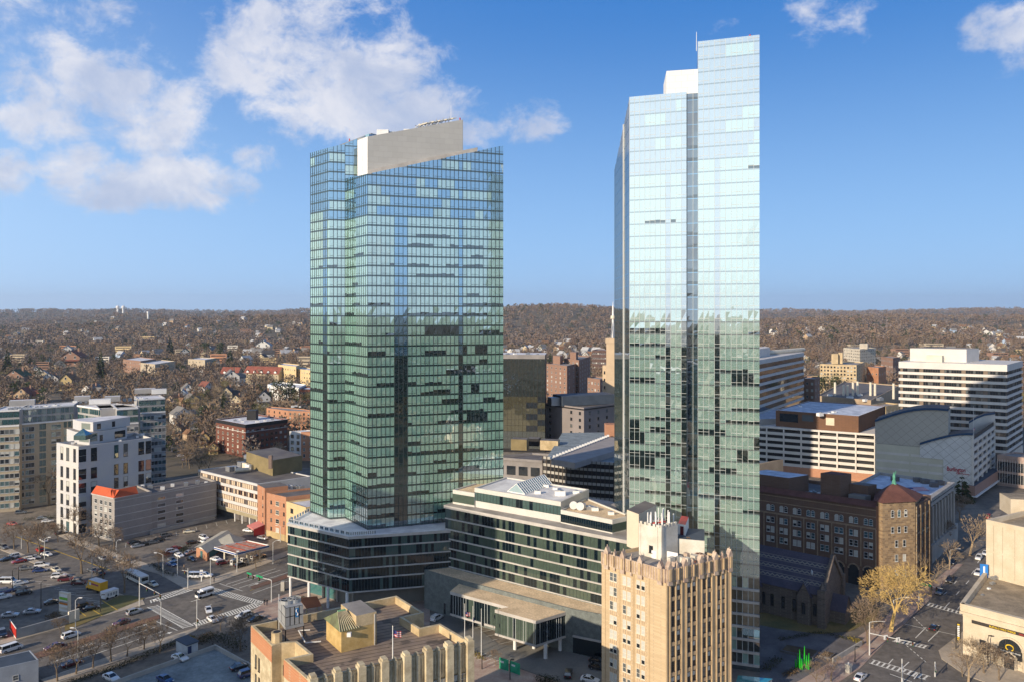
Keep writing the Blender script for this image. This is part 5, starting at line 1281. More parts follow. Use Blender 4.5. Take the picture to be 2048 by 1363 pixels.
# ---------------------------------------------------------------- buildings outside the frame to the lower left (they throw the long shadows)
M_OFFS = masonry('plain_brick', (.34, .22, .15), (.3, .19, .13), (.3, .26, .22), .5, .22)
def offb(label, cx, cy, hx, hy, h, ang):
    t = thing('office_building', label, 'building', (cx, cy, 0)); ax = (math.cos(ang), math.sin(ang)); ay = (-ax[1], ax[0])
    q = [(cx+sx*hx*ax[0]+sy*hy*ay[0], cy+sx*hx*ax[1]+sy*hy*ay[1]) for sx, sy in ((-1, -1), (1, -1), (1, 1), (-1, 1))]
    shell(t, q, 0, h, M_OFFS, M_ROOFG, .8, .4)
    for i in range(4):
        A, B = Vector((*q[i], 0)), Vector((*q[(i+1) % 4], 0))
        for k in range(int(h/3.4)):
            m = MB(); d = (B-A).normalized(); n = Vector((d.y, -d.x, 0))*.05; z = 1.2+k*3.4
            m.face([(*(A+d+n)[:2], z), (*(B-d+n)[:2], z), (*(B-d+n)[:2], z+1.7), (*(A+d+n)[:2], z+1.7)], G_BLUE); m.build('window_band', t)
offb('tall brown office block outside the frame at the lower left', -126, 98, 20, 9, 76, math.radians(-44))
offb('low brown office block outside the frame beyond the parking lot', -178, 148, 14, 9, 37, math.radians(-44))

# ---------------------------------------------------------------- right side
M_ROMB = masonry('brown_brick', (.17, .105, .075), (.14, .085, .06), (.16, .12, .1), .5, .22)
M_RUB = masonry('mottled_stone', (.33, .23, .13), (.16, .11, .07), (.30, .26, .2), 1.1, .55, blotch=.2)
M_TILE = mat('red_clay_tile', (.15, .065, .05), .9, .15, .5, fine=.2)
rm = thing('romanesque_building', 'brown brick building with arched windows and a mottled stone corner tower beside the church', 'building', (Q(1680, 228).x, 230, 0))
ZR = 23.0
K0, K1 = Q(1500, 237), Q(1752, 215.4); kb = dB*26
rp = xy(K0, K1, K1+kb, K0+kb)
shell(rm, rp, 0, ZR, M_ROMB, M_ROOFD, 1.0, .5)
n = Vector((*wall_normal(K0, K1), 0))
b = MB(); b.face([(*(K0+n*.7)[:2], ZR-.3), (*(K1+n*.7)[:2], ZR-.3), (*(K1-n*1.6)[:2], ZR+1.0), (*(K0-n*1.6)[:2], ZR+1.0)], M_TILE); b.build('tile_eave', rm)
L = (K1-K0).length; s0 = (Q(1527, 234)-K0).length/L; bays = 8; bw = (1-s0)/bays
m = MB()
for z, h in ((ZR-1.3, .22), (ZR-3.2, .22), (ZR-6.6, .45)): wallbar(K0, K1, z, z+h, .16, mat('trim_stone', (.34, .25, .17), .85, .15, .6), m)
m.build('string_course', rm)
m = MB()
for i in range(bays+1): wallbar(K0, K1, 5.5, ZR-6.6, .28, MC['trim_stone'], m, 0, s0+i*bw-.004, s0+i*bw+.004)
m.build('shaft', rm)
for i in range(bays):
    for d in (-.22, .22):
        s = s0+(i+.5+d*.75)*bw; p = lerp(K0, K1, s)
        add_win(rm, (p.x+n.x*.04, p.y+n.y*.04, ZR-5.6), n, 1.05, 1.2, 'arch', (2, 1, 0, 4, 4))
        for k in range(3): add_win(rm, (p.x+n.x*.04, p.y+n.y*.04, ZR-9.2-k*2.9), n, 1.05, 1.7, 'white', (2, 2, 0, 4, 4))
    m = MB(); c = lerp(K0, K1, s0+(i+.5)*bw)+n*.1; d = (K1-K0).normalized(); w = bw*L*.36
    arc = [c+d*(w*math.cos(math.pi*j/10))+Vector((0, 0, 4.4+w*math.sin(math.pi*j/10))) for j in range(11)]
    m.face([c-d*w, c+d*w]+arc, G_DARK)
    for j in range(10): m.bar(arc[j], arc[j+1], .4, .35, MC['trim_stone'])
    m.build('arched_opening', rm)
# corner tower, octagonal front with pyramid roof
tpts = [P(1752, 1006, 23.3), P(1766, 1001.5, 23.3), P(1829.7, 1000.5, 23.3)]
q0, q1, q2 = Q(1751, 217), Q(1765, 214.5), Q(1830.5, 216.5); q3, q4 = Q(1842, 224), Q(1790, 229)
tw = xy(q0, q1, q2, q3, q4, Q(1755, 226))
b = MB(); b.prism(tw, 0, 24.2, M_RUB); cto = b.build('corner_tower', rm)
b = MB(); o = [Vector((*q, 24.2)) for q in ccw(inset(tw, -.6))]; ap_ = Vector((Q(1788, 221).x, 221, 28.4))
for i in range(len(o)): b.face([o[i], o[(i+1) % len(o)], ap_], M_TILE)
b.build('pyramid_roof', cto)
for (zz, hh, ps, st) in ((20.0, 1.5, (.30, .50, .70), 'arch'), (15.6, 1.7, (.30, .50, .70), 'white'), (11.6, 1.9, (.42, .66), 'white'), (7.6, 1.9, (.42, .66), 'white'), (3.2, 1.9, (.42, .66), 'white')):
    for s in ps: p = lerp(q1, q2, s); nn = wall_normal(q1, q2); add_win(rm, (p.x+nn.x*.04, p.y+nn.y*.04, zz), nn, .95, hh, st, (4, 1, 1, 1, 2))
e0 = Q(1831, 217); e1 = P(1857.5, 996, ZR); e1.z = 0
shell(rm, xy(e0, e1, e1+dA*8, e0+dA*8), 0, ZR, M_ROMB, M_TILE, .2, .4)
facade(rm, e0, e1, 2, ZR-3, 3, 5, 1.1, 2.2, 'dark', (4, 1, 2, 0, 1))
m = MB(); wallbar(e0, e1, ZR-3.6, ZR-3.2, .2, MC['trim_stone'], m); wallbar(e0, e1, ZR-8.5, ZR-8.1, .2, MC['trim_stone'], m)
for s in (0, .31, .64, .97): wallbar(e0, e1, 0, ZR-.5, .35, M_RUB, m, 0, s, s+.06)
m.build('stone_pier', rm)
st = thing('statue', 'green copper statue on the peak of the red tiled tower roof', 'statue', (ap_.x, ap_.y, 28.8))
M_VERD = mat('verdigris_bronze', (.10, .32, .22), .7, .15, 1)
b = MB(); b.tube(ap_-Vector((0, 0, .5)), ap_+Vector((0, 0, .7)), .7, .45, M_VERD, 8); b.tube(ap_+Vector((0, 0, .7)), ap_+Vector((0, 0, 1.7)), .32, .42, M_VERD, 8); b.tube(ap_+Vector((0, 0, 1.7)), ap_+Vector((0, 0, 2.5)), .42, .28, M_VERD, 8); b.tube(ap_+Vector((0, 0, 2.5)), ap_+Vector((0, 0, 2.9)), .2, .16, M_VERD, 8); b.bar(ap_+Vector((.3, 0, 2.3)), ap_+Vector((.6, 0, 3.3)), .14, .14, M_VERD); b.build('figure', st)
# rooftop blocks of that building
def rblock(x, y, w, d, z, h, m1, m2, nm='roof_block', rt=rm):
    p = P(x, y, z); b = MB(); b.box((p.x, p.y+d/2), ((K1-K0).normalized().x, (K1-K0).normalized().y), (dB.x, dB.y), w/2, d/2, z-.5, z+h, m1, m2); b.build(nm, rt)
rblock(1565, 985, 13, 9, ZR-1, 5.0, M_ROMB, mat('snowy_roof', (.62, .66, .72), .8, .2, .3, (.36, .40, .47)))
rblock(1679, 999, 5.6, 5, ZR-1, 7.4, M_ROMB, M_TILE, 'stair_tower')
rblock(1732, 1001, 5.2, 4, ZR-1, 4.6, M_ROMB, M_ROOFD)
p = P(1679, 932, ZR+6.4)
rblock(1723, 1005, 4.6, 2.5, ZR-1, 2.2, M_METAL, M_METAL, 'air_handler')
roofbits(rm, ZR-1, [(1625, 985, 1.0), (1640, 987, .8), (1652, 990, .7), (1705, 998, .9), (1715, 990, .8), (1610, 975, .7)])

# columned hall behind with pale membrane roof
ch = thing('columned_hall', 'pale classical hall with columns and snowy roof behind the brown brick building', 'building', (Q(1850, 250).x, 255, 0))
z_ = 19.5; c0_, c1_, c2_ = P(1857, 996, z_), P(1905, 963, z_), P(1800, 951, z_)
hp_ = xy(c0_, c1_, c1_+dA*24, c0_+dA*24)
M_HALL = mat('hall_stone', (.36, .34, .31), .85, .1)
shell(ch, hp_, 0, z_, M_HALL, MC['snowy_roof'], .9, .7)
m = MB(); wallbar(c0_, c1_, z_-2.6, z_-1.6, .5, M_HALL, m); wallbar(c0_, c1_, z_-.7, z_+.1, .8, M_HALL, m); m.build('cornice', ch)
for i in range(8):
    p = lerp(c0_, c1_, .06+i*.125)+Vector((*wall_normal(c0_, c1_), 0))*.7; b = MB(); b.tube((p.x, p.y, 5.5), (p.x, p.y, z_-2.6), .5, .42, M_HALL, 10); b.build('column', ch)
m = MB(); wallbar(c0_, c1_, 5.8, z_-3, .03, G_DARK, m, 0, .03, .97); m.build('window_band', ch)
block(ch, 'plinth', inset(hp_, -1.4), 0, 5.5, M_HALL)
b = MB()
for (x, y) in ((1790, 960), (1835, 962), (1850, 965), (1868, 972), (1880, 968)): p = P(x, y, z_-.8); b.box((p.x, p.y), (1, 0), (0, 1), 1.2, .8, z_-1, z_+.6, M_ROOFD)
b.build('roof_vent', ch)
mf = P(1835, 978, z_-.85); b = MB()
for i in range(7): b.face([(mf.x-3+i*.1, mf.y-2.5+i*.75, z_-.86), (mf.x+3.6+i*.1, mf.y-1+i*.75, z_-.86), (mf.x+3.6+i*.1, mf.y-.3+i*.75, z_-.86), (mf.x-3+i*.1, mf.y-1.8+i*.75, z_-.86)], M_FR if i % 2 == 0 else M_FW)
b.face([(mf.x-3, mf.y+.8, z_-.85), (mf.x-.4, mf.y+1.2, z_-.85), (mf.x-.2, mf.y+3.4, z_-.85), (mf.x-2.8, mf.y+3.0, z_-.85)], M_FB); b.build('painted_flag', ch)

# church
chh = thing('church', 'stone church with a patterned slate roof and pointed gable in the tower shadow', 'church', (Q(1600, 198).x, 198, 0))
M_SLATE = mat('patterned_slate', (.085, .075, .10), .8, .2, .5, (.065, .06, .085), fine=.2)
def slate(m_):
    g = NT(m_.node_tree); b = g.n['Principled BSDF']; src = b.inputs['Base Color'].links[0].from_socket
    tc = g.node('ShaderNodeTexCoord').outputs['Object']; s = g.node('ShaderNodeSeparateXYZ'); g.link(tc, s.inputs[0]); z = s.outputs[2]
    u = g.math('ADD', g.math('MULTIPLY', s.outputs[0], .93), g.math('MULTIPLY', s.outputs[1], -.38))
    zig = g.math('MULTIPLY', g.math('PINGPONG', u, .6), .55); acc = None
    for zc in (13.3, 11.6, 9.9):
        d = g.math('ABSOLUTE', g.math('SUBTRACT', g.math('SUBTRACT', z, zig), zc-.2)); k = g.math('LESS_THAN', d, .13)
        e = g.math('LESS_THAN', g.math('ABSOLUTE', g.math('SUBTRACT', g.math('ABSOLUTE', g.math('SUBTRACT', z, zc)), .42)), .05)
        k = g.math('MAXIMUM', k, e); acc = k if acc is None else g.math('MAXIMUM', acc, k)
    g.link(g.mix(g.math('MULTIPLY', acc, .75), src, (.27, .25, .2, 1)), b.inputs['Base Color'])
slate(M_SLATE)
M_CHS = masonry('church_stone', (.15, .12, .10), (.10, .085, .075), (.2, .17, .14), .9, .4, blotch=.2)
ax_ = (Q(1668, 192.5)-Q(1490, 207)).normalized(); ay_ = Vector((.36, .93, 0)); ay_ = Vector((-ax_.y, ax_.x, 0))
fr = Q(1666, 194); ln = 34; hw = 7.2; ze, zr_ = 8.2, 15.2
def cpt(s, t, z): q = fr-ax_*s+ay_*t; return Vector((q.x, q.y, z))
b = MB(); b.prism([tuple(cpt(s, t, 0)[:2]) for s, t in ((0, -hw), (0, hw), (ln, hw), (ln, -hw))], 0, ze, M_CHS, cap=False)
b.face([cpt(0, -hw, ze), cpt(0, hw, ze), cpt(0, 0, zr_-.3)], M_CHS); b.face([cpt(ln, -hw, ze), cpt(ln, 0, zr_-.3), cpt(ln, hw, ze)], M_CHS); b.build('wall', chh)
b = MB()
for sg in (-1, 1): b.face([cpt(-.2, sg*(hw+.6), ze-.4), cpt(ln, sg*(hw+.6), ze-.4), cpt(ln, 0, zr_), cpt(-.2, 0, zr_)], M_SLATE)
b.build('roof', chh)
b = MB()   # raised gable coping and cross
for sg in (-1, 1): b.bar(cpt(0, sg*(hw+.5), ze), cpt(0, 0, zr_+.7), .9, .9, M_CHS)
p = cpt(0, 0, zr_+.8); b.bar(p, p+Vector((0, 0, 1.3)), .16, .16, M_CHS); b.bar(p+Vector((-.35, 0, .85)), p+Vector((.35, 0, .85)), .14, .14, M_CHS)
for sg in (-1, 1): q = cpt(.3, sg*(hw+.4), 0); b.box((q.x, q.y), (ax_.x, ax_.y), (ay_.x, ay_.y), .9, .9, 0, ze+1.2, M_CHS); b.tube(q+Vector((0, 0, ze+1.2)), q+Vector((0, 0, ze+3.0)), .8, .02, M_CHS, 4)
b.build('gable', chh)
b = MB()  # side gablets
for s in (4.5, 17, 27):
    q0_ = cpt(s, -hw-.3, 0); b.prism([tuple(cpt(s+a, t, 0)[:2]) for a, t in ((-1.6, -hw-1.2), (1.6, -hw-1.2), (1.6, -hw+.4), (-1.6, -hw+.4))], 0, ze-1, M_CHS, cap=False)
    b.face([cpt(s-1.6, -hw-1.2, ze-1), cpt(s+1.6, -hw-1.2, ze-1), cpt(s, -hw-1.2, ze+2)], M_CHS)
    for sg in (-1, 1): b.face([cpt(s+sg*1.9, -hw-1.4, ze-1.3), cpt(s, -hw-1.4, ze+2.2), cpt(s, -hw+3, ze+2.2), cpt(s+sg*1.9, -hw+1, ze-1.3)], M_SLATE)
b.build('side_gable', chh)
for s in (2.2, 7.2, 10, 12.8, 15, 20, 23, 30):
    q_ = cpt(s, -hw-.06, 2.4); add_win(chh, q_, (-ay_.x, -ay_.y), .9, 2.6, 'dark_arch_plain', (1, 0, 0, 0, 0))
q_ = cpt(4.5, -hw-1.28, 2.6); add_win(chh, q_, (-ay_.x, -ay_.y), 1.0, 2.4, 'dark_arch_plain', (1, 0, 0, 0, 0))
b = MB(); s_ = [cpt(-3.6, -2.4, 0), cpt(0, -2.4, 0), cpt(0, 2.4, 0), cpt(-3.6, 2.4, 0)]
b.prism(xy(*s_), 0, 3.4, M_CHS, cap=False); b.face([cpt(-3.6, -2.4, 3.4), cpt(-3.6, 2.4, 3.4), cpt(-3.6, 0, 6.4)], M_CHS)
for sg in (-1, 1): b.face([cpt(-3.8, sg*2.8, 3.1), cpt(0, sg*2.8, 3.1), cpt(0, 0, 6.6), cpt(-3.8, 0, 6.6)], M_SLATE)
b.build('porch', chh)
b = MB(); q = cpt(4, -4, 11.5); b.bar(q, q+Vector((0, -.4, .9)), .9, .12, M_WHITE); b.build('roof_hatch', chh)

# striped mall garage, brown penthouse, arched department store
M_GARW = mat('garage_white', (.60, .56, .50), .85, .06)
ga_ = thing('parking_garage', 'long white parking garage with open decks and an orange brick base, right of the towers', 'parking garage', (Q(1640, 365).x, 370, 0))
A, B = Q(1500, 377), Q(1749.7, 349)
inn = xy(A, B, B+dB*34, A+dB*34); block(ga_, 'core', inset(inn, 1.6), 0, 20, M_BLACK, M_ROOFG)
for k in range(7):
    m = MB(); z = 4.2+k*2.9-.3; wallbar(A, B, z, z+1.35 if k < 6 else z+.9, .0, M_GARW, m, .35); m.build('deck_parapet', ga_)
    p_ = MB(); p_.prism(inset(inn, .5), z-.1, z+.15, M_GARW, bottom=True); p_.build('deck', ga_)
for i in range(8):
    m = MB(); wallbar(A, B, 3, 21.6, .3, M_GARW, m, .1, i/7-.006, i/7+.006); m.build('column', ga_)
m = MB(); wallbar(A, B, 0, 3.9, .5, M_ORB, m, 1.0); m.build('brick_base', ga_)
ba, bb_, bc = P(1551.6, 852, 21.2), P(1717, 866, 21.2), P(1771, 842, 21.2)
M_BRNP = masonry('brown_panel', (.16, .085, .05), (.14, .075, .045), (.1, .06, .04), 1.2, .4)
shell(ga_, xy(ba, bb_, bc, ba+bc-bb_), 21, 29.3, M_BRNP, MC['snowy_roof'], .3, .5, rim=M_WHITE, name='penthouse_wall', rname='penthouse_roof')
block(ga_, 'penthouse_base', inset(xy(ba, bb_, bc, ba+bc-bb_), -.8), 20.2, 21.3, M_GARW)
m = MB(); wallbar(ba, bb_, 25, 28, .06, G_MID, m, 0, .33, .47); wallbar(ba, bb_, 24, 27.5, .06, G_SUNB, m, 0, .62, .72); wallbar(ba, bb_, 24, 28, .06, G_DARK, m, 0, .05, .28); m.build('window', ga_)
roofbits(ga_, 29.1, [(1640, 828, 1.4), (1660, 827, .9), (1668, 824, 1.0), (1600, 812, .8)], M_WHITE)
ds = thing('department_store', 'big store with arched blue-rimmed gables, quilted panels and a red sign, right side', 'building', (Q(1870, 330).x, 340, 0))
S0_, S1_ = Q(1749.9, 336), Q(1946, 316); M_QUILT = mat('quilted_panel', (.42, .39, .33), .85, .04, .05)
def quilt(m_, wline=.06):
    g = NT(m_.node_tree); b = g.n['Principled BSDF']; src = b.inputs['Base Color'].links[0].from_socket
    tc = g.node('ShaderNodeTexCoord').outputs['Object']; s = g.node('ShaderNodeSeparateXYZ'); g.link(tc, s.inputs[0])
    u = g.math('ADD', s.outputs[0], g.math('MULTIPLY', s.outputs[1], -.4)); z = s.outputs[2]; acc = None
    for sg in (1, -1):
        f = g.math('FRACT', g.math('DIVIDE', g.math('ADD', u, g.math('MULTIPLY', z, sg*1.15)), 4.2)); k = g.math('LESS_THAN', f, wline/1.5); acc = k if acc is None else g.math('MAXIMUM', acc, k)
    g.link(g.mix(acc, src, (.25, .23, .2, 1)), b.inputs['Base Color'])
quilt(M_QUILT)
M_QW = mat('quilted_white', (.58, .57, .54), .85, .06, .3, fine=.1); quilt(M_QW)
M_BRIM = mat('blue_rim', (.02, .06, .13), .5)
ns = Vector((*wall_normal(S0_, S1_), 0)); Ls = (S1_-S0_).length; ds_ = (S1_-S0_).normalized()
def arched(root, sa, sb, zb, pts, off, thick, m1, name):
    """wall with an arched top: pts = [(fraction, z)]"""
    b = MB(); top = [(lerp(sa, sb, f), z) for f, z in pts]
    fr_ = [(sa+ns*off).to_tuple()[:2]+(zb,), (sb+ns*off).to_tuple()[:2]+(zb,)]+[(*(p+ns*off)[:2], z) for p, z in reversed(top)]
    b.face(fr_, m1); bk_ = [(p[0]-ns.x*thick, p[1]-ns.y*thick, p[2]) for p in fr_]; b.face(list(reversed(bk_)), m1)
    for i in range(len(fr_)): j = (i+1) % len(fr_); b.face([fr_[i], bk_[i], bk_[j], fr_[j]], m1)
    b.build(name, root)
    b = MB()
    for i in range(len(top)-1):
        (p, z), (q, w) = top[i], top[i+1]; e = ns*(off+.6); f = -ns*(thick-off+1)
        b.face([(*(p+e)[:2], z), (*(q+e)[:2], w), (*(q+e)[:2], w+.9), (*(p+e)[:2], z+.9)], M_BRIM)
        b.face([(*(p+e)[:2], z+.9), (*(q+e)[:2], w+.9), (*(q+f)[:2], w+.9), (*(p+f)[:2], z+.9)], M_ROOFD)
        b.face([(*(p+e)[:2], z), (*(p+f)[:2], z), (*(q+f)[:2], w), (*(q+e)[:2], w)], M_BRIM)
    b.build('curved_roof_edge', root)
T0_, T1_ = lerp(S0_, S1_, 0), lerp(S0_, S1_, .76)
arched(ds, T0_, T1_, 20.3, [(0, 29.5), (.12, 31), (.25, 32.6), (.4, 34.2), (.55, 35.4), (.7, 36.1), (.85, 36.3), (1, 36.2)], -.2, 13, M_QUILT, 'arched_wall')
b = MB(); b.prism(xy(S0_, S1_-ds_*.6, Q(1989, 358)-ds_*.9, S0_+dB*36), 0, 20.2, mat('store_panel', (.52, .49, .38), .85, .04), M_ROOFG); b.build('wall', ds)
m = MB()
for k in range(5):
    wallbar(S0_, S1_, 2.5+k*3.35, 3.5+k*3.35, .10, M_GARW, m, 0, .015, .36); wallbar(S0_, S1_, 2.5+k*3.35, 3.5+k*3.35, .10, M_GARW, m, 0, .38, .55)
    if k < 4: wallbar(S0_, S1_, 2.5+k*3.35, 3.5+k*3.35, .10, M_GARW, m, 0, .56, .705)
m.build('panel_strip', ds)
V0_, V1_ = lerp(S0_, S1_, .475), S1_
arched(ds, V0_, V1_, 15.8, [(0, 21.2), (.15, 22.5), (.3, 23.7), (.45, 24.8), (.6, 25.8), (.75, 26.5), (.9, 26.9), (1, 27.0)], .35, 9, M_QW, 'arched_wall')
m = MB(); wallbar(S0_, S1_, 0, 15.85, .33, M_QW, m, 2, .71, 1.0); m.build('sign_wall', ds)
sg_ = lerp(S0_, S1_, .745)+ns*.38; text(ds, 'Burlington', (sg_.x, sg_.y, 11.4), ds_, 2.6, mat('sign_dark_red', (.40, .01, .03), .5), sx=.62)
sg_ = lerp(S0_, S1_, .835)+ns*.38; text(ds, 'Coat Factory', (sg_.x, sg_.y, 10.4), ds_, 1.0, MC['sign_dark_red'], sx=.9)
# its side: open decks and low brick shop
sb_ = P(1989, 866, 27.0); sb_ = Q(1989, 358); sa_ = S1_; nside = Vector((*wall_normal(sa_, sb_), 0))
m = MB(); wallbar(sa_, sb_, 4, 26.4, -.25, M_BLACK, m, .5, .02, .99); m.build('deck_shade_sheet', ds)  # black sheet stands in for the shade inside the open decks
for k in range(7):
    m = MB(); z = 4.6+k*3.1; wallbar(sa_, sb_, z, z+1.5, .2, M_GARW, m, .4, .03, 1); m.build('deck_parapet', ds)
m = MB()
for i in range(6): wallbar(sa_, sb_, 4, 27 if i in (0, 5) else 24.5, .3, M_GARW, m, .4, i/5-.012, i/5+.012)
m.build('deck_column', ds)
lb0, lb1 = P(1950, 1002), P(2001, 965); b = MB(); b.prism(xy(lb0, lb1, lb1+dA*6, lb0+dA*6), 2.2, 6.4, masonry('pink_brick', (.36, .2, .15), (.31, .17, .13), (.3, .24, .2)), MC['shed_roof'], bottom=True); b.build('low_wing', ds)
b = MB(); b.prism(inset(xy(lb0, lb1, lb1+dA*6, lb0+dA*6), -.8), 1.9, 2.25, M_WHITE, bottom=True); b.prism(inset(xy(lb0, lb1, lb1+dA*6, lb0+dA*6), 1.2), 0, 1.9, M_BLACK); b.build('canopy', ds)
fl = Q(1947, 315); b = MB()
# flag mast in front
flagpole(1947, 1000, 812, 0, 'very tall flagpole at the corner of the arched store', (US, .78), .6)
# rear arched gable
arched(ds, Q(1938, 356), Q(1990, 361), 20, [(0, 26.0), (.3, 28), (.6, 29.2), (1, 29.6)], 0, 4, M_GARW, 'rear_arched_wall')

# tall striped office, far right
M_STW = mat('striped_white', (.60, .57, .53), .8, .05)
M_STB = mat('bronze_wall', (.21, .16, .12), .8, .08)
tr = thing('office_tower', 'tall white striped office tower with bronze window bands at the right edge', 'office tower', (Q(1930, 380).x, 385, 0))
a_, b__, c_ = Q(1799, 391), Q(2013, 367), Q(2044, 397); stp = xy(a_, b__, c_, a_+c_-b__)
zt_ = 52.3; block(tr, 'core', inset(stp, .3), 9, zt_-.5, M_STB, M_ROOFW)
nb_ = Vector((*wall_normal(a_, b__), 0)); nc_ = Vector((*wall_normal(b__, c_), 0))
for k in range(13):
    z = zt_-3.0-k*3.27; band(tr, stp, z if k else z-.2, 1.35 if k else 3.2, .3, M_STW)
    if k < 12:
        for (A_, B_, cc_) in ((a_, b__, 5), (b__, c_, 5)):
            for g_ in range(cc_):
                for i in range(7):
                    s = (g_+.12+i*.115)/cc_; nn = wall_normal(A_, B_); p = lerp(A_, B_, s+.02)
                    add_win(tr, (p.x-nn.x*.1, p.y-nn.y*.1, z-1.9), nn, 1.0 if A_ is a_ else .8, 1.75, 'dark_plain', (6, 0, 2, 0, 0) if A_ is a_ else (2, 0, 3, 3, 0))
for i in range(12): 
    for (A_, B_) in ((a_, b__), (b__, c_)): p = lerp(A_, B_, (i+.5)/12); b = MB(); b.box((p.x, p.y), (1, 0), (0, 1), .5, .5, 0, 9, M_STW); b.build('column', tr)
block(tr, 'core', inset(stp, 5), 0, 9.2, M_BLACK)
pa_, pb_, pc_ = P(1820, 715, 52.3), P(1933, 718, 52.3), P(1960, 716, 52.3)
block(tr, 'roof_penthouse', xy(Q(1820, 396), Q(1933, 384), Q(1958, 395), Q(1845, 407)), 51.8, 58.8, M_STW, M_ROOFG)
block(tr, 'roof_penthouse', xy(Q(1852, 389), Q(1884, 386), Q(1888, 389), Q(1856, 392.5)), 51.8, 55.5, M_CREAM)
roofbits(tr, 52.2, [(1938, 722, 1.4), (1945, 721, 1.2), (1950, 720, 1.4)], M_WHITE)
# low building at its foot
lf = thing('office_building', 'low dark-glazed building with a pale pink band below the striped tower, right edge', 'building', (Q(2060, 340).x, 345, 0))
l0, l1 = Q(1994, 345), Q(2110, 330); shell(lf, xy(l0, l1, l1+dB*14, l0+dB*14), 0, 13.6, mat('pinkish_panel', (.42, .31, .26), .85), M_ROOFG, .6, .4)
m = MB()
for k in range(2): wallbar(l0, l1, 1.5+k*5.2, 5.6+k*5.2, .05, G_DARK, m, 0, .02, .98)
m.build('window_band', lf)
m = MB()
for i in range(22): wallbar(l0, l1, 1, 11.8, .12, M_STW, m, 0, i/21*.97, i/21*.97+.006)
m.build('mullion', lf)
# striped office behind the towers
so = thing('office_building', 'white striped office block with copper glazing just right of the tall tower', 'building', (Q(1560, 450).x, 455, 0))
a_, b__, c_ = Q(1490, 395), Q(1607, 492), Q(1600, 520); zt_ = 51.5
sp = xy(a_, b__, c_, Q(1440, 430)); block(so, 'core', inset(sp, .3), 0, zt_-1, G_BLUE, M_ROOFW)
for k in range(11):
    z = zt_-2.2-k*3.9; band(so, sp, z, 1.5 if k else 2.4, .35, M_STW)
    m = MB(); wallbar(a_, b__, z-2.4, z, .05, R.choice((glass('copper_glass', (.16, .07, .03), .2), G_DARK)), m, 0, .0, 1); m.build('window_band', so)
block(so, 'roof_penthouse', xy(Q(1505, 425), Q(1540, 455), Q(1530, 470), Q(1490, 440)), 51, 56.5, M_STW)
b = MB(); b.tube(Q(1535, 462, 53.2), Q(1607, 500, 53.2), 1.3, 1.3, M_CREAM, 8); b.build('roof_duct', so)
sn = thing('low_building', 'low flat building with a teal snowy roof left of the mall garage', 'building', (Q(1540, 400).x, 402, 0))
block(sn, 'wall', xy(Q(1512, 395), Q(1590, 400), Q(1592, 440), Q(1500, 430)), 0, 22.5, M_GARW, MC['snowy_roof'])
tn = thing('office_building', 'small tan low-rise with ribbon windows at the foot of the white garage', 'building', (Q(1520, 300).x, 305, 0))
l0, l1 = Q(1490, 300), Q(1546, 312); shell(tn, xy(l0, l1, l1+dB*6, l0+dB*6), 0, 17.2, mat('tan_panel', (.42, .31, .2), .85), M_ROOFW, .4, .4)
m = MB()
for k in range(4): wallbar(l0, l1, 3+k*3.4, 4.9+k*3.4, .05, G_DARK, m, 0, .02, .98)
m.build('window_band', tn)

# ---------------------------------------------------------------- centre, between and behind the towers
pg = thing('parking_garage', 'dark framed multi-storey parking garage with a long grey roof, between the two towers', 'parking garage', (Q(1160, 320).x, 325, 0))
a_, b__ = Q(1086, 321), Q(1141.7, 313); c_ = Q(1245, 306); zt_ = 17.2
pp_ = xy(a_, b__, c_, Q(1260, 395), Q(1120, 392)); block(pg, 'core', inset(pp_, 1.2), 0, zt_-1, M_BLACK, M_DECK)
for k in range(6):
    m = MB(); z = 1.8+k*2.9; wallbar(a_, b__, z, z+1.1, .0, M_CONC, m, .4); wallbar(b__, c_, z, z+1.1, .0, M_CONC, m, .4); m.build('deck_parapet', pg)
m = MB()
for i in range(7): wallbar(a_, b__, 0, zt_+.2, .3, M_BFRAME, m, .1, i/7-.01, i/7+.01)
for i in range(13): wallbar(b__, c_, 0, zt_+.2, .3, M_BFRAME, m, .1, i/12-.005, i/12+.005)
m.build('column', pg)
r0_, r1_, r2_, r3_ = P(1102, 917, 18.5), P(1216, 873, 18.5), P(1300, 880, 18.5), P(1150, 925, 18.5)
block(pg, 'upper_roof', xy(r0_, r1_, r2_, r3_), 16.3, 18.6, mat('upper_roof_grey', (.33, .3, .28), .9, .08)); b = MB()
for i in range(22): p = lerp(r0_, r1_, i/21); b.box((p.x, p.y), (1, 0), (0, 1), .5, .5, 18.5, 19.6, M_WHITE)
b.build('parapet_post', pg)
k_ = P(1225, 872, 18.5); b = MB(); b.box((k_.x, k_.y+4), (1, 0), (0, 1), 3, 3, 18, 24, M_ORB); b.build('stair_tower', pg)
cl = thing('stone_building', 'grey stone building with arched openings beside the left tower', 'building', (Q(1045, 335).x, 340, 0))
a_, b__ = Q(985, 331), Q(1084.7, 323); shell(cl, xy(a_, b__, b__+dB*20, a_+dB*20), 0, 15.2, mat('grey_limestone', (.27, .25, .24), .85, .12), M_ROOFD, .8, .6)
n = Vector((*wall_normal(a_, b__), 0)); d = (b__-a_).normalized()
for i in range(4):
    for (z0_, z1_, ar) in ((.5, 5.2, 1), (8.2, 12, 0)):
        c = lerp(a_, b__, .14+i*.24)+n*.1; m = MB(); w = 2.0
        arc = [c+d*(w*math.cos(math.pi*j/10))+Vector((0, 0, z1_+w*.8*math.sin(math.pi*j/10))) for j in range(11)] if ar else [c+d*w+Vector((0, 0, z1_)), c-d*w+Vector((0, 0, z1_))]
        m.face([c-d*w+Vector((0, 0, z0_)), c+d*w+Vector((0, 0, z0_))]+arc, G_DARK); m.build('window', cl)
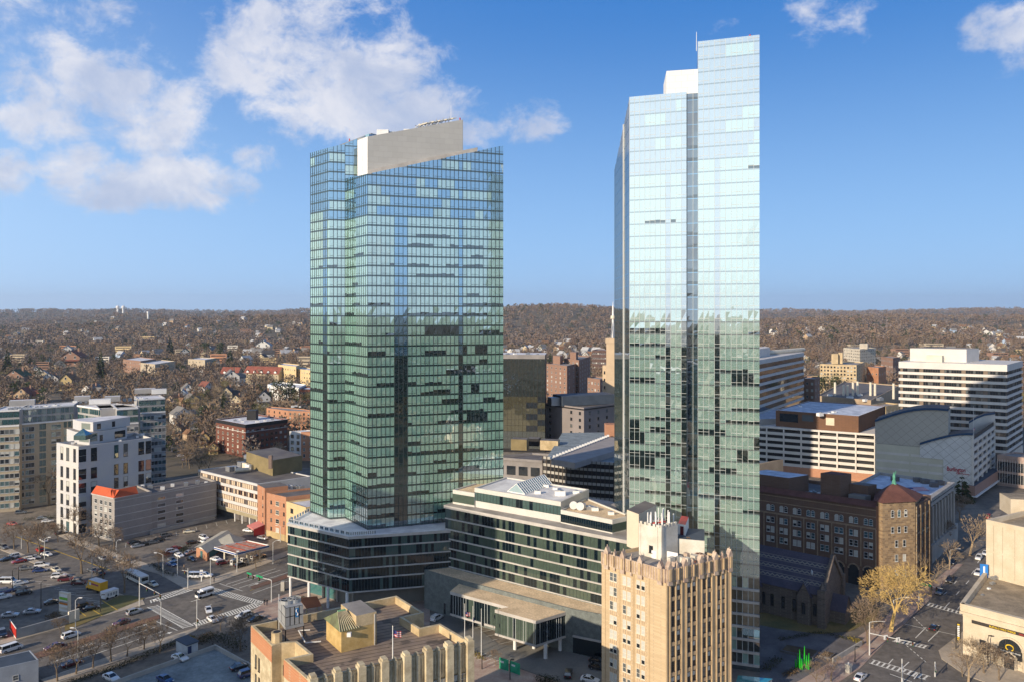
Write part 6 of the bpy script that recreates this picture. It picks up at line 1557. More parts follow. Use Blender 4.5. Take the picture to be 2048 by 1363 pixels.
m = MB(); wallbar(a_, b__, 14.2, 15.3, .5, MC['grey_limestone'], m); m.build('cornice', cl)
for (x, y, w, h, mm) in ((1040, 893, 4, 4, MC['olive_panel']), (1068, 885, 3, 2.5, M_BLACK), (1100, 893, 4.5, 3.4, M_BUFF)):
    p = P(x, y, 15); b = MB(); b.box((p.x, p.y), (.9, -.2), (.2, .9), w, 3, 14, 15+h, mm, M_ROOFD); b.build('roof_block', cl if x < 1090 else pg)
mg = thing('mirror_glass_building', 'mirror-glass office block with gold and dark reflections right of the left tower', 'building', (Q(1040, 440).x, 440, 0))
a_, b__ = Q(985, 428), Q(1090, 425); zt_ = 53.6; M_BK = Vector((2, 26, 0))
block(mg, 'core', xy(a_, b__, b__+M_BK, a_+M_BK), 0, zt_, M_BLACK, M_ROOFW)
G_MIR = glass('mirror_glass', (.05, .06, .055), .55, (.75, .8, .75), .01, .25, .10, .4); G_GOLDREFL = glass('painted_gold_reflection', (.085, .08, .05), .4, (.8, .78, .6), .01, .3, .08, .4)  # gold tone paints a mirrored garage into the pane colour
for k in range(16):
    z = 2+k*3.2; m = MB(); n = Vector((*wall_normal(a_, b__), 0))
    for i in range(14):
        p = lerp(a_, b__, i/14)+n*.1; q = lerp(a_, b__, (i+1)/14)+n*.1; j = [R.uniform(-.03, .03) for _ in range(4)]
        m.face([(p.x, p.y+j[0], z), (q.x, q.y+j[1], z), (q.x, q.y+j[2], z+3.1), (p.x, p.y+j[3], z+3.1)], (G_GOLDREFL if i < 9 or (k+i//3) % 2 else G_DARK) if 2 < k < 9 else G_MIR)  # gold panes and dark stripes imitate the garage's reflection
        m.bar((p.x, p.y-.05, z), (p.x, p.y-.05, z+3.2), .12, .1, M_BFRAME)
    m.build('window_band', mg)
m = MB(); wallbar(a_, b__, zt_-2, zt_+.3, .4, MC['grey_limestone'], m); m.build('cornice', mg)
roofbits(mg, zt_, [(1015, 709, 1.2), (1030, 708, .9), (1055, 708, 1.3), (1075, 709, .8)])
gh_ = thing('stone_hotel', 'grey stone block with small square windows and dark rooftop machinery behind the garage', 'building', (Q(1165, 430).x, 435, 0))
a_, b__, c_ = Q(1091.5, 445), Q(1167.9, 423), Q(1245, 447); M_GST = mat('grey_stone', (.25, .22, .21), .88, .08, .1)
shell(gh_, xy(a_, b__, c_, a_+c_-b__), 0, 25, M_GST, M_ROOFD, .8, .5)
facade(gh_, a_, b__, 1, 23.5, 0, 6, 1.6, 1.7, 'dark_plain', (3, 0, 1, 0, 0), pos=[.12, .68, .9]); facade(gh_, b__, c_, 1, 23.5, 0, 6, 1.6, 1.7, 'dark_plain', (3, 0, 2, 0, 0), pos=[.14, .36, .58, .80])
m = MB(); wallbar(a_, b__, 23.6, 24.2, .4, M_BLACK, m); wallbar(b__, c_, 23.6, 24.2, .4, M_BLACK, m); m.build('cornice', gh_)
b = MB(); ce = (a_+c_)/2; b.box((ce.x, ce.y), (.93, .35), (-.35, .93), 17, 7, 24.5, 30, MC['shed_roof']); b.box((ce.x-15, ce.y-6), (.93, .35), (-.35, .93), 6, 3, 24.5, 29, M_METAL)
for i in range(10): b.box((ce.x-12+i*2.8, ce.y-8+i*.8), (.93, .35), (-.35, .93), 1.0, .6, 24.5, 26+R.uniform(1, 5), R.choice((M_METAL, MC['shed_roof'], M_BLACK)))
b.build('rooftop_machinery', gh_)
st_ = thing('stone_tower', 'slim beige stone tower topped by an aerial mast, beside the tall glass tower', 'tower', (Q(1225, 480).x, 482, 0))
M_BST = mat('beige_stone', (.48, .37, .25), .85, .05); a_, b__ = Q(1212.6, 480), Q(1252, 476)
block(st_, 'shaft', xy(a_, b__, b__+Vector((3, 12, 0)), a_+Vector((3, 12, 0))), 0, 59, M_BST); block(st_, 'side_wing', xy(Q(1205, 484), Q(1214, 482), Q(1216, 490), Q(1207, 492)), 0, 44, M_BST)
facade(st_, Q(1205, 484), Q(1213, 482), 14, 42, 1, 6, 1.0, 1.8, 'dark_plain', (1, 0, 0, 0, 0))
block(st_, 'cap', inset(xy(a_, b__, b__+Vector((3, 12, 0)), a_+Vector((3, 12, 0))), -.5), 58, 61, M_BST)
b = MB(); p = Q(1226, 486, 61); b.tube(p, p+Vector((0, 0, 20)), .9, .5, M_WHITE, 6); b.tube(p+Vector((0, 0, 12)), p+Vector((0, 0, 14)), 1.6, 1.4, M_CREAM, 8); b.tube(p+Vector((0, 0, 20)), p+Vector((0, 0, 23)), .3, .1, M_WHITE, 5)
for i in range(3): a = i*2.1; b.bar(p+Vector((2.5*math.cos(a), 2.5*math.sin(a), 0)), p+Vector((0, 0, 12)), .3, .3, M_METAL)
b.build('aerial_mast', st_)
# brick flats and others further back
def flats(name, label, pts, z1, m1, rows, cols, win='white', roof=None, cat='building', grp=None, ext=True):
    A, B, C = pts; t = bldg(name, label, xy(A, B, C), cat, grp); shell(t, xy(A, B, C, A+C-B), 0, z1, m1, roof or M_ROOFG, .8, .6)
    facade(t, A, B, 1, z1-1, cols[0], rows, 1.5, 1.6, win, (5, 1, 2, 2, 0)); facade(t, B, C, 1, z1-1, cols[1], rows, 1.5, 1.6, win, (5, 1, 2, 2, 0)); return t
M_RBR = masonry('red_brown_brick', (.26, .15, .105), (.225, .13, .09), (.28, .2, .16), .6, .25)
f1 = flats('brick_apartments', 'red brown brick apartment block with a stepped skyline between the towers, left half', (Q(1091, 640), Q(1134, 610), Q(1160, 650)), 35, M_RBR, 9, (5, 3))
block(f1, 'roof_penthouse', xy(Q(1106, 650), Q(1120, 640), Q(1126, 650), Q(1112, 660)), 34, 41, M_RBR)
f2 = flats('brick_apartments', 'red brown brick apartment block with rooftop chimneys between the towers, right half', (Q(1128, 655), Q(1158, 635), Q(1181, 690)), 38, M_RBR, 10, (4, 5))
block(f2, 'roof_penthouse', xy(Q(1140, 660), Q(1152, 650), Q(1156, 660), Q(1144, 670)), 37, 43.5, M_RBR)
flats('brick_building', 'low red brick building with white windows left of the slim beige tower', (Q(1175, 560), Q(1200, 545), Q(1215, 560)), 30, M_RBR, 6, (4, 2))
flats('office_building', 'dark brown ribbon-window block on the wooded slope behind the slim tower', (Q(1184, 950), Q(1216, 940), Q(1226, 970)), 31, mat('dark_brown', (.10, .06, .05), .8), 5, (9, 3))
t = flats('apartment_building', 'beige slab apartment building with rooftop tower, in front of the wooded hill', (Q(1639.8, 735), Q(1713, 719), Q(1729.4, 760)), 28.4, mat('beige_slab', (.52, .40, .24), .85), 8, (11, 4), 'dark_plain')
block(t, 'roof_tower', xy(Q(1663, 742), Q(1676, 740), Q(1678, 748), Q(1666, 750)), 28, 37.5, MC['beige_slab']); block(t, 'roof_tower', xy(Q(1677, 744), Q(1685, 742), Q(1687, 750), Q(1679, 752)), 28, 38.5, MC['beige_slab'])
t = flats('apartment_building', 'white angled apartment building on the slope behind the beige slab', (Q(1687, 1050), Q(1720, 1010), Q(1752, 1040)), 29.5, mat('white_slab', (.56, .5, .4), .85), 7, (9, 9), 'dark_plain')
block(t, 'roof_tower', xy(Q(1719, 1020), Q(1735, 1018), Q(1737, 1030), Q(1721, 1032)), 29, 36, MC['white_slab'])
flats('brick_building', 'red brick low block right beside the white striped office', (Q(1600, 520), Q(1629, 512), Q(1640, 530)), 33, M_RBR, 7, (3, 2))
t = flats('office_building', 'low brick office with a white roof edge left of the tall striped tower', (Q(1762, 900), Q(1786, 870), Q(1800, 890)), 26, M_RBR, 4, (6, 4)); 
flats('school_building', 'rust brick hall with a curved end behind the beige slab', (Q(1733, 760), Q(1757, 745), Q(1772, 765)), 24, mat('rust_render', (.45, .22, .12), .85), 2, (3, 3))
flats('low_building', 'yellow brick low building with a flat roof behind the brown penthouse', (Q(1742, 470), Q(1772, 462), Q(1800, 475)), 21, M_BUFF, 3, (4, 4))
fb = thing('shopping_block', 'flat dark-roofed shopping block with slim white pylons behind the brown penthouse', 'building', (Q(1700, 560).x, 560, 0))
shell(fb, xy(Q(1634, 560), Q(1742, 530), Q(1800, 640), Q(1690, 680)), 0, 17, mat('shop_tan', (.4, .3, .2), .85), M_ROOFD, .8, .6)
for (x, y, h) in ((1670, 800, 9), (1687, 800, 7), (1695, 800, 7), (1706, 800, 9), (1715, 798, 9), (1741, 800, 9), (1750, 800, 8), (1787, 806, 10)):
    p = P(x, y-12, 17); b = MB(); b.tube((p.x, p.y, 16), (p.x, p.y, 17+h), .9, .8, M_CREAM, 8); b.build('white_pylon', fb)
roofbits(fb, 16.5, [(1660, 790, 1.5), (1700, 795, 2), (1720, 790, 1.5), (1730, 800, 1.5), (1760, 798, 2)])
# long brick flats in the left middle distance, the tudor row and cream terraces
flats('apartment_building', 'long low brick garden apartments among bare trees, left middle distance', (Q(246, 1000), Q(281, 960), Q(312, 1010)), 17, M_RBR, 3, (8, 6), 'white', M_ROOFW)
flats('apartment_building', 'cream brick garden apartments with a white roof edge beside the long brick ones', (Q(281, 960), Q(310, 930), Q(350, 990)), 15, M_BEIGE, 3, (6, 6), 'white', M_ROOFW)
flats('apartment_building', 'cream brick garden apartments beneath the dark evergreens, left of the red roofed row', (Q(376, 1020), Q(410, 1000), Q(432, 1040)), 16, M_BEIGE, 3, (5, 5), 'dark_plain', M_ROOFW)
def gable_row(name, label, A, B, dep, z0, zr_, mw, mr, n, cat='house'):
    t = bldg(name, label, xy(A, B), cat); d = (B-A).normalized(); q = Vector((-d.y, d.x, 0)); 
    if q.y < 0: q = -q
    b = MB(); b.prism(xy(A, B, B+q*dep, A+q*dep), 0, z0, mw, cap=False); b.face([(*A[:2], z0), (*(A+q*dep)[:2], z0), (*(A+q*dep/2)[:2], zr_)], mw); b.face([(*B[:2], z0), (*(B+q*dep)[:2], z0), (*(B+q*dep/2)[:2], zr_)], mw); b.build('wall', t)
    b = MB()
    for (s, e) in ((-.6, 0), (dep+.6, 0)): b.face([(*(A+q*s-d*.5)[:2], z0-.4), (*(B+q*s+d*.5)[:2], z0-.4), (*(B+q*dep/2+d*.5)[:2], zr_+.1), (*(A+q*dep/2-d*.5)[:2], zr_+.1)], mr)
    b.build('roof', t)
    for i in range(n):
        c = lerp(A, B, (i+.5)/n)+q*.2; b = MB(); w = 1.5; z = z0+.3
        b.face([(*(c-d*w)[:2], z), (*(c+d*w)[:2], z), (*(c+d*w)[:2], z+1.4), (*c[:2], z+2.6), (*(c-d*w)[:2], z+1.4)], M_WHITE)
        for sg in (-1, 1): b.face([(*(c+d*sg*w*1.2)[:2], z+1.2), (*c[:2], z+2.8), (*(c+q*3.4)[:2], z+2.8), (*(c+q*3.4+d*sg*w*1.2)[:2], z+1.2)], mr)
        b.build('dormer', t)
    facade(t, A, B, .6, z0, n*2, 2, 1.1, 1.3, 'white'); return t
M_RTILE = mat('red_roof_tile', (.25, .08, .055), .85, .15, .3); M_TUD = mat('tudor_plaster', (.46, .38, .26), .85, .15, .4)
gable_row('tudor_row', 'tudor terrace with bright red tiled roofs and dormers, left part of the row', Q(440, 850), Q(475, 845), 12, 10, 17, M_TUD, M_RTILE, 2)
gable_row('tudor_row', 'tudor terrace with bright red tiled roofs and dormers, longer right part of the row', Q(488, 850), Q(557, 835), 12, 11, 18, M_TUD, M_RTILE, 5)
flats('terrace_row', 'cream and brick stepped terrace right of the red tiled tudor row', (Q(556, 850), Q(592, 820), Q(600, 850)), 20, M_CRM, 3, (8, 2), 'dark_plain', M_ROOFW)
flats('terrace_row', 'cream and brick terrace against the left tower edge', (Q(592, 830), Q(632, 800), Q(640, 830)), 17, M_CRM, 3, (8, 2), 'dark_plain', M_ROOFW)
flats('mansard_row', 'dark mansard terrace with white dormers left of the tower', (Q(535, 690), Q(598, 660), Q(612, 690)), 13, M_WHITE, 2, (12, 2), 'white', M_ROOFW)
flats('brick_building', 'low dark red brick house row with a white cornice by the tower edge', (Q(600, 660), Q(640, 650), Q(650, 670)), 12, M_DRB, 2, (8, 2), 'white', M_ROOFW)
# ---------------------------------------------------------------- trees
M_BARK = mat('bark', (.20, .15, .10), .95, .2, .8, fine=.2)
M_TWIG = mat('twigs', (.225, .165, .11), .95, .2, .5, (.17, .125, .09))
M_TWIG2 = mat('pale_twigs', (.40, .30, .19), .95, .2, .5)
M_TWIG3 = mat('olive_twigs', (.24, .21, .09), .95, .2, .5)
M_GOLD = mat('golden_twigs', (.55, .39, .14), .9, .15, .5, (.42, .29, .11))
M_EVG = mat('evergreen', (.030, .045, .018), .95, .25, .5, (.05, .06, .022), fine=.25)
def grow(seed, h, spread=.42, lv=5, tw=.05, droop=0.0, trunk=.32, mb=M_BARK, mt=M_TWIG, split=(3, 4), curve=.25):
    """bare tree by recursive branching: trunk and limbs in one mesh, twigs in another"""
    r = random.Random(seed); T = MB(); C = MB()
    def tri(a, b, w0, w1, m):
        d = (b-a).normalized(); s = d.cross(Vector((r.uniform(-1, 1), r.uniform(-1, 1), r.uniform(-1, 1)))).normalized()
        C.face([a-s*w0/2, a+s*w0/2, b+s*w1/2, b-s*w1/2], m)
    def rec(p, d, L, w, k):
        n = 2 if k < 3 else 1; q = p
        for i in range(n):
            d2 = (d+Vector((r.uniform(-1, 1), r.uniform(-1, 1), r.uniform(-.3, .5)))*curve*.35-Vector((0, 0, droop*k*.08))).normalized()
            e = q+d2*L/n; w2 = w*(.8 if n > 1 else .55)
            if k <= 2: T.tube(q, e, w, w2, mb, 5 if k < 2 else 4, False)
            else: tri(q, e, w*2, w2*2, mt)
            q = e; w = w2; d = d2
            if k >= 1 and i == 0 and n > 1 and k < lv-1: side(q, d, L*.6, w*.6, k+1)
        if k >= lv: return
        c = r.randint(*split)
        a0 = r.uniform(0, 6.28)
        for i in range(c):
            ang = a0+i*6.283/c+r.uniform(-.4, .4); u = d.orthogonal().normalized(); v = d.cross(u)
            sp = spread*r.uniform(.7, 1.5)
            nd = (d+(u*math.cos(ang)+v*math.sin(ang))*sp*1.25+Vector((0, 0, .10-droop*.25*k))).normalized()
            rec(q, nd, L*r.uniform(.62, .86), max(w*r.uniform(.6, .75), tw*.5), k+1)
    def side(q, d, L, w, k):
        u = d.orthogonal().normalized(); v = d.cross(u); a = r.uniform(0, 6.28)
        rec(q, (d*.6+(u*math.cos(a)+v*math.sin(a))*.8).normalized(), L, max(w, tw*.5), k)
    rec(Vector((0, 0, 0)), Vector((r.uniform(-.05, .05), r.uniform(-.05, .05), 1)), h*.30, trunk, 0)
    zt = max(v[2] for v in C.v); s = h/zt
    for M_ in (T, C): M_.v = [(x*s, y*s, z*s) for x, y, z in M_.v]
    return T.mesh('trunk'), C.mesh('crown')
def conifer(seed, h, wd, m=M_EVG, tiers=13, n=26):
    r = random.Random(seed); T = MB(); C = MB(); T.tube((0, 0, 0), (0, 0, h*.95), .22, .05, M_BARK, 5)
    for i in range(tiers):
        t = i/(tiers-1); z = h*(.10+.88*t); rad = wd*(1-t)**.8+.25
        for k in range(max(5, int(n*(1-t*.7)))):
            a = r.uniform(0, 6.283); rr = rad*r.uniform(.55, 1.1); u = Vector((math.cos(a), math.sin(a), 0)); s = Vector((-u.y, u.x, 0))
            p = Vector((0, 0, z+r.uniform(-.4, .4))); e = p+u*rr+Vector((0, 0, -rr*.28)); w = rad*.2
            C.face([p, p+u*rr*.6+s*w+Vector((0, 0, -.1)), e], m); C.face([p, e, p+u*rr*.6-s*w+Vector((0, 0, -.3))], m)
            C.face([p+u*rr*.3, p+u*rr*.65+Vector((0, 0, .35)), e], m)
    return T.mesh('trunk'), C.mesh('crown')
def roundtree(seed, h, wd, m):
    r = random.Random(seed); T = MB(); C = MB(); T.tube((0, 0, 0), (0, 0, h*.6), .25, .12, M_BARK, 5)
    bl = [(Vector((r.uniform(-.5, .5)*wd, r.uniform(-.5, .5)*wd, h*r.uniform(.35, .85))), wd*r.uniform(.35, .6)) for _ in range(9)]
    for c, rad in bl:
        for k in range(70):
            d = Vector((r.gauss(0, 1), r.gauss(0, 1), r.gauss(0, 1))).normalized(); p = c+d*rad*r.uniform(.6, 1.05); s = r.uniform(.18, .42)
            a, b = d.orthogonal().normalized(), None; b = d.cross(a); j = lambda: Vector((r.uniform(-.3, .3), r.uniform(-.3, .3), r.uniform(-.3, .3)))
            C.face([p+a*s+j()*s, p+b*s+j()*s, p-(a+b)*s*.7+j()*s], m)
    return T.mesh('trunk'), C.mesh('crown')
PROTO = {}
def proto(k, f):
    if k not in PROTO: PROTO[k] = f()
    return PROTO[k]
def tree(kind, var, loc, sc, label, group=None, name='bare_tree', cat='tree', rz=None):
    if kind == 'near': me = proto(('n', var), lambda: grow(100+var, 10, .42, 6, .085, 0, .30, split=(2, 4)))
    elif kind == 'mid': me = proto(('m', var), lambda: grow(200+var, 10, .46, 5, .10, 0, .25, split=(2, 4), mt=(M_TWIG, M_TWIG, M_TWIG2, M_TWIG3)[var % 4]))
    elif kind == 'pale': me = proto(('p', var), lambda: grow(300+var, 10, .36, 6, .06, 0, .30, mb=M_TWIG2, mt=M_TWIG2, split=(2, 3)))
    elif kind == 'gold': me = proto(('g', var), lambda: grow(407+var, 10, .40, 7, .055, .12, .34, mb=M_GOLD, mt=M_GOLD, split=(3, 3), curve=.4))
    elif kind == 'fir': me = proto(('f', var), lambda: conifer(500+var, 10, 2.3))
    elif kind == 'pine': me = proto(('i', var), lambda: roundtree(600+var, 10, 4.2, M_EVG))
    elif kind == 'flat': me = proto(('c', var), lambda: conifer(700+var, 10, 4.6, tiers=7, n=20))
    elif kind == 'bush': me = proto(('b', var), lambda: roundtree(650+var, 10, 5, (M_EVG, M_TWIG, M_TWIG3, MC.setdefault('red_leaf', mat('red_shrub', (.16, .04, .03), .9)))[var % 4]))
    t = thing(name, label, cat, loc, R.uniform(0, 6.28) if rz is None else rz, group); t.scale = (sc/10,)*3
    for m_, nm in zip(me, ('trunk', 'crown')):
        o = bpy.data.objects.new(nm, m_); COL.objects.link(o); o.parent = t
    return t
# street trees, one by one: (px, base py, height in px, kind, label)
ST = [(163, 1146, 92, 'near', 'tall bare street tree on the verge between the yellow truck and the parking rows'), (206, 1162, 78, 'near', 'bare tree behind the yellow truck at the cross street kerb'), (249, 1184, 84, 'near', 'bare street tree left of the bus'),
      (79, 1112, 72, 'near', 'bare tree at the car park edge near the red car'), (56, 1104, 62, 'near', 'thin bare tree second from the left on the cross street'), (28, 1097, 56, 'near', 'leftmost slim bare tree on the cross street'), (151, 1072, 66, 'near', 'bare tree in front of the white condominium'),
      (116, 1083, 40, 'near', 'small bare tree by the dark parked car at the condominium'), (198, 1092, 58, 'near', 'spreading bare tree before the orange-roofed block'), (228, 1096, 46, 'near', 'bare tree at the corner of the orange-roofed block'), (318, 1140, 46, 'near', 'low bare tree on the station corner'),
      (121, 1266, 34, 'near', 'thin bare tree standing against the grey wall'), (320, 1303, 66, 'near', 'bare sapling at the kerb nearest the intersection'), (288, 1298, 64, 'near', 'bare sapling, second from the intersection'), (254, 1312, 62, 'near', 'bare sapling, third from the intersection'), (222, 1322, 74, 'near', 'bare sapling, fourth from the intersection'),
      (186, 1334, 66, 'near', 'bare sapling in the middle of the boulevard row'), (152, 1347, 72, 'near', 'bare sapling right of the bottom left corner building'), (115, 1362, 78, 'near', 'bare sapling beside the pale corner building'), (481, 1301, 76, 'near', 'broad bare tree left of the bank building'),
      (441, 1260, 40, 'near', 'tiny bare tree by the lower crosswalk'), (512, 1136, 40, 'near', 'bare tree on the pavement before the fuel canopy'), (992, 1330, 34, 'near', 'bare sapling beside the green panels'), (1736, 1290, 88, 'near', 'bare tree under the golden willow by the signal arm'),
      (1745, 1255, 72, 'pale', 'pale bushy bare tree left of the willow'), (1862, 1192, 84, 'pale', 'honey coloured bare tree right of the willow'), (1899, 1138, 64, 'pale', 'slim pale tree beyond the honey coloured one'), (1940, 1110, 88, 'pale', 'tall pale tree before the blank limestone block'),
      (1662, 1362, 60, 'near', 'thin sapling on the brick pavement by the green sculpture'), (1634, 1372, 54, 'near', 'smallest sapling on the brick pavement'), (1937, 1364, 100, 'pale', 'bare tree in front of the restaurant'), (1968, 1346, 70, 'near', 'small bare tree by the restaurant arch'),
      (1998, 1360, 66, 'near', 'small bare tree right of the restaurant door'), (1925, 1352, 50, 'near', 'bare sapling at the restaurant corner'), (1712, 1150, 70, 'pale', 'shaded grey tree between church and brown building'), (1880, 1090, 60, 'near', 'bare tree in the shade of the columned hall'),
      (1905, 1060, 60, 'near', 'bare tree deep in the shaded street'), (1920, 1040, 56, 'near', 'bare tree at the far end of the shaded street'), (20, 1000, 64, 'near', 'bare tree left of the beige complex base'), (50, 1008, 66, 'near', 'bare tree before the beige complex'), (98, 1010, 76, 'near', 'bare tree between beige complex and condominium'),
      (385, 905, 40, 'near', 'bare tree in the yard left of the dark red house'), (365, 935, 40, 'near', 'bare tree over the small car park'), (398, 948, 44, 'near', 'bare tree at the corner of the long office')]
for i, (x, y, hpx, k, lb) in enumerate(ST):
    g = P(x, y); tree(k, i % 4, tuple(g), hpx*g.y/F, lb, 'street trees')
g = P(1782, 1262); tree('gold', 1, tuple(g), 150*g.y/F, 'huge golden weeping willow glowing in the sun at the street corner', name='golden_tree', rz=.6)
for (x, y, hpx, k, lb) in ((201, 758, 56, 'fir', 'dark conifer standing above the beige complex'), (15, 748, 50, 'fir', 'dark conifer at the left edge'), (60, 742, 34, 'fir', 'smaller conifer near the left edge'), (460, 740, 44, 'fir', 'dark conifer left of the red tiled row'), (437, 720, 40, 'pine', 'dark pine clump above the garden apartments'),
                          (412, 714, 34, 'pine', 'dark pine behind the cream garden apartments'), (340, 712, 40, 'fir', 'conifer above the brick garden apartments'), (560, 812, 60, 'pine', 'broad dark evergreen by the mansard terrace'), (585, 808, 50, 'pine', 'second broad evergreen by the mansard terrace'), (448, 822, 40, 'fir', 'narrow evergreen among the houses'),
                          (410, 855, 50, 'pine', 'evergreen left of the dark red house'), (1110, 745, 36, 'pine', 'evergreen clump between the towers'), (1100, 735, 30, 'fir', 'conifer right of the mirror-glass block'), (1645, 790, 44, 'pine', 'sunlit evergreen left of the beige slab'), (1665, 792, 48, 'pine', 'sunlit evergreen before the beige slab'),
                          (1694, 790, 34, 'fir', 'narrow conifer before the beige slab'), (1740, 735, 34, 'fir', 'conifer against the white angled building'), (1924, 1002, 58, 'flat', 'flat-tiered dark cedar before the white store wall'), (1600, 745, 26, 'fir', 'dark conifer right of the striped office'), (563, 1062, 20, 'bush', 'round evergreen bush by the orange brick wall')):
    g = P(x, y); k2 = k; tree(k2, 0 if k != 'pine' else x % 3, tuple(g), hpx*g.y/F, lb, 'evergreens', 'evergreen_tree')

# ---------------------------------------------------------------- houses
HC = {'white': mat('house_white', (.62, .60, .56), .8, .05), 'cream': mat('house_cream', (.58, .48, .32), .8, .05), 'yellow': mat('house_yellow', (.50, .38, .18), .8, .06), 'grey': mat('house_grey', (.30, .31, .33), .8, .05), 'blue': mat('house_blue', (.36, .46, .60), .8, .05), 'tan': mat('house_tan', (.45, .32, .2), .8, .08), 'brick': M_RBR}
HR = {'grey': mat('shingle_grey', (.20, .19, .18), .9, .12, .5), 'dark': mat('shingle_dark', (.07, .065, .065), .9, .1, .5), 'brown': mat('shingle_brown', (.24, .13, .07), .9, .15, .5), 'red': mat('shingle_red', (.22, .08, .055), .9, .1, .5), 'green': mat('shingle_green', (.06, .10, .05), .9, .1, .5), 'pale': mat('shingle_pale', (.42, .42, .42), .9, .1, .5)}
def house_proto(wc, rc, shape, detail=True):
    t = bpy.data.objects.new('house', None); COL.objects.link(t)
    W_, L_, E_, Z_ = ((7, 9, 5.4, 8.6), (8, 10, 5.2, 8.4), (6.5, 11, 5.8, 9.2), (9, 8, 4.6, 7.6))[shape]
    m, r = HC[wc], HR[rc]; b = MB()
    b.prism([(-W_/2, -L_/2), (W_/2, -L_/2), (W_/2, L_/2), (-W_/2, L_/2)], 0, E_, m, cap=False)
    for y in (-L_/2, L_/2): b.face([(-W_/2, y, E_), (W_/2, y, E_), (0, y, Z_)], m)
    if shape in (1, 2):
        b.prism([(W_/2, -L_/4), (W_/2+3, -L_/4), (W_/2+3, L_/4), (W_/2, L_/4)], 0, E_*.8, m, cap=False); b.face([(W_/2+3, -L_/4, E_*.8), (W_/2+3, L_/4, E_*.8), (W_/2+3, 0, E_*.8+2.2)], m)
    b.prism([(-W_/2, -L_/2-1.8), (W_/2, -L_/2-1.8), (W_/2, -L_/2), (-W_/2, -L_/2)], 0, .5, m)
    o = b.build('wall', None); o.location = (0, 0, 0); o.parent = t
    b = MB(); e = .5
    for s in (-1, 1): b.face([(s*(W_/2+e), -L_/2-e, E_-.4), (s*(W_/2+e), L_/2+e, E_-.4), (0, L_/2+e, Z_+.1), (0, -L_/2-e, Z_+.1)], r)
    if shape in (1, 2):
        for s in (-1, 1): b.face([(W_/2+3.4, s*(L_/4+.4), E_*.8-.3), (W_/2+3.4, 0, E_*.8+2.4), (0, 0, E_*.8+2.4), (0, s*(L_/4+.4), E_*.8-.3)], r)
    b.face([(-W_/2-.2, -L_/2-2, 2.5), (W_/2+.2, -L_/2-2, 2.5), (W_/2+.2, -L_/2, 3.1), (-W_/2-.2, -L_/2, 3.1)], r)
    o = b.build('roof', None); o.parent = t
    if detail:
        b = MB(); b.box((W_*.2, L_*.15), (1, 0), (0, 1), .45, .45, E_, Z_+1.0, M_RBR); o = b.build('chimney', None); o.parent = t
        for (x, y, z, nx, ny) in ((-W_/4, -L_/2, 3.6, 0, -1), (W_/4, -L_/2, 3.6, 0, -1), (0, -L_/2, 6.0, 0, -1), (W_/4, -L_/2, 1.0, 0, -1), (-W_/2, -L_/4, 3.5, -1, 0), (-W_/2, L_/4, 3.5, -1, 0), (-W_/2, L_/4, 1.0, -1, 0), (W_/2, -L_*.35, 3.5, 1, 0)):
            o = bpy.data.objects.new('window', win_mesh(.9, 1.3, 'white_plain', 0)); COL.objects.link(o); o.parent = t; o.location = (x, y, z); o.rotation_euler = (0, 0, math.atan2(ny, nx)+math.pi/2)
        b = MB(); b.box((-W_/4, -L_/2-.03), (1, 0), (0, 1), .5, .03, .5, 2.5, mat('house_door', (.12, .05, .03), .7)); o = b.build('door', None); o.parent = t
    return t
HP = {}
EXCL = []
def house(px_, py_, wpx, wc, rc, shape, rz, label, group=None, detail=True, z=0.0, D=None):
    if D is None: g = P(px_, py_, z)
    else: g = Q(px_, D, z)
    sc = wpx*g.y/F/8.5
    key = (wc, rc, shape, detail)
    if key not in HP:
        t = house_proto(*key); HP[key] = t; t.location = g; t.rotation_euler = (0, 0, rz); t.scale = (sc,)*3; tag(t, label, 'house', group)
    else: dup(HP[key], g, rz, label, group, sc)
    EXCL.append((g.x, g.y, 7*sc))
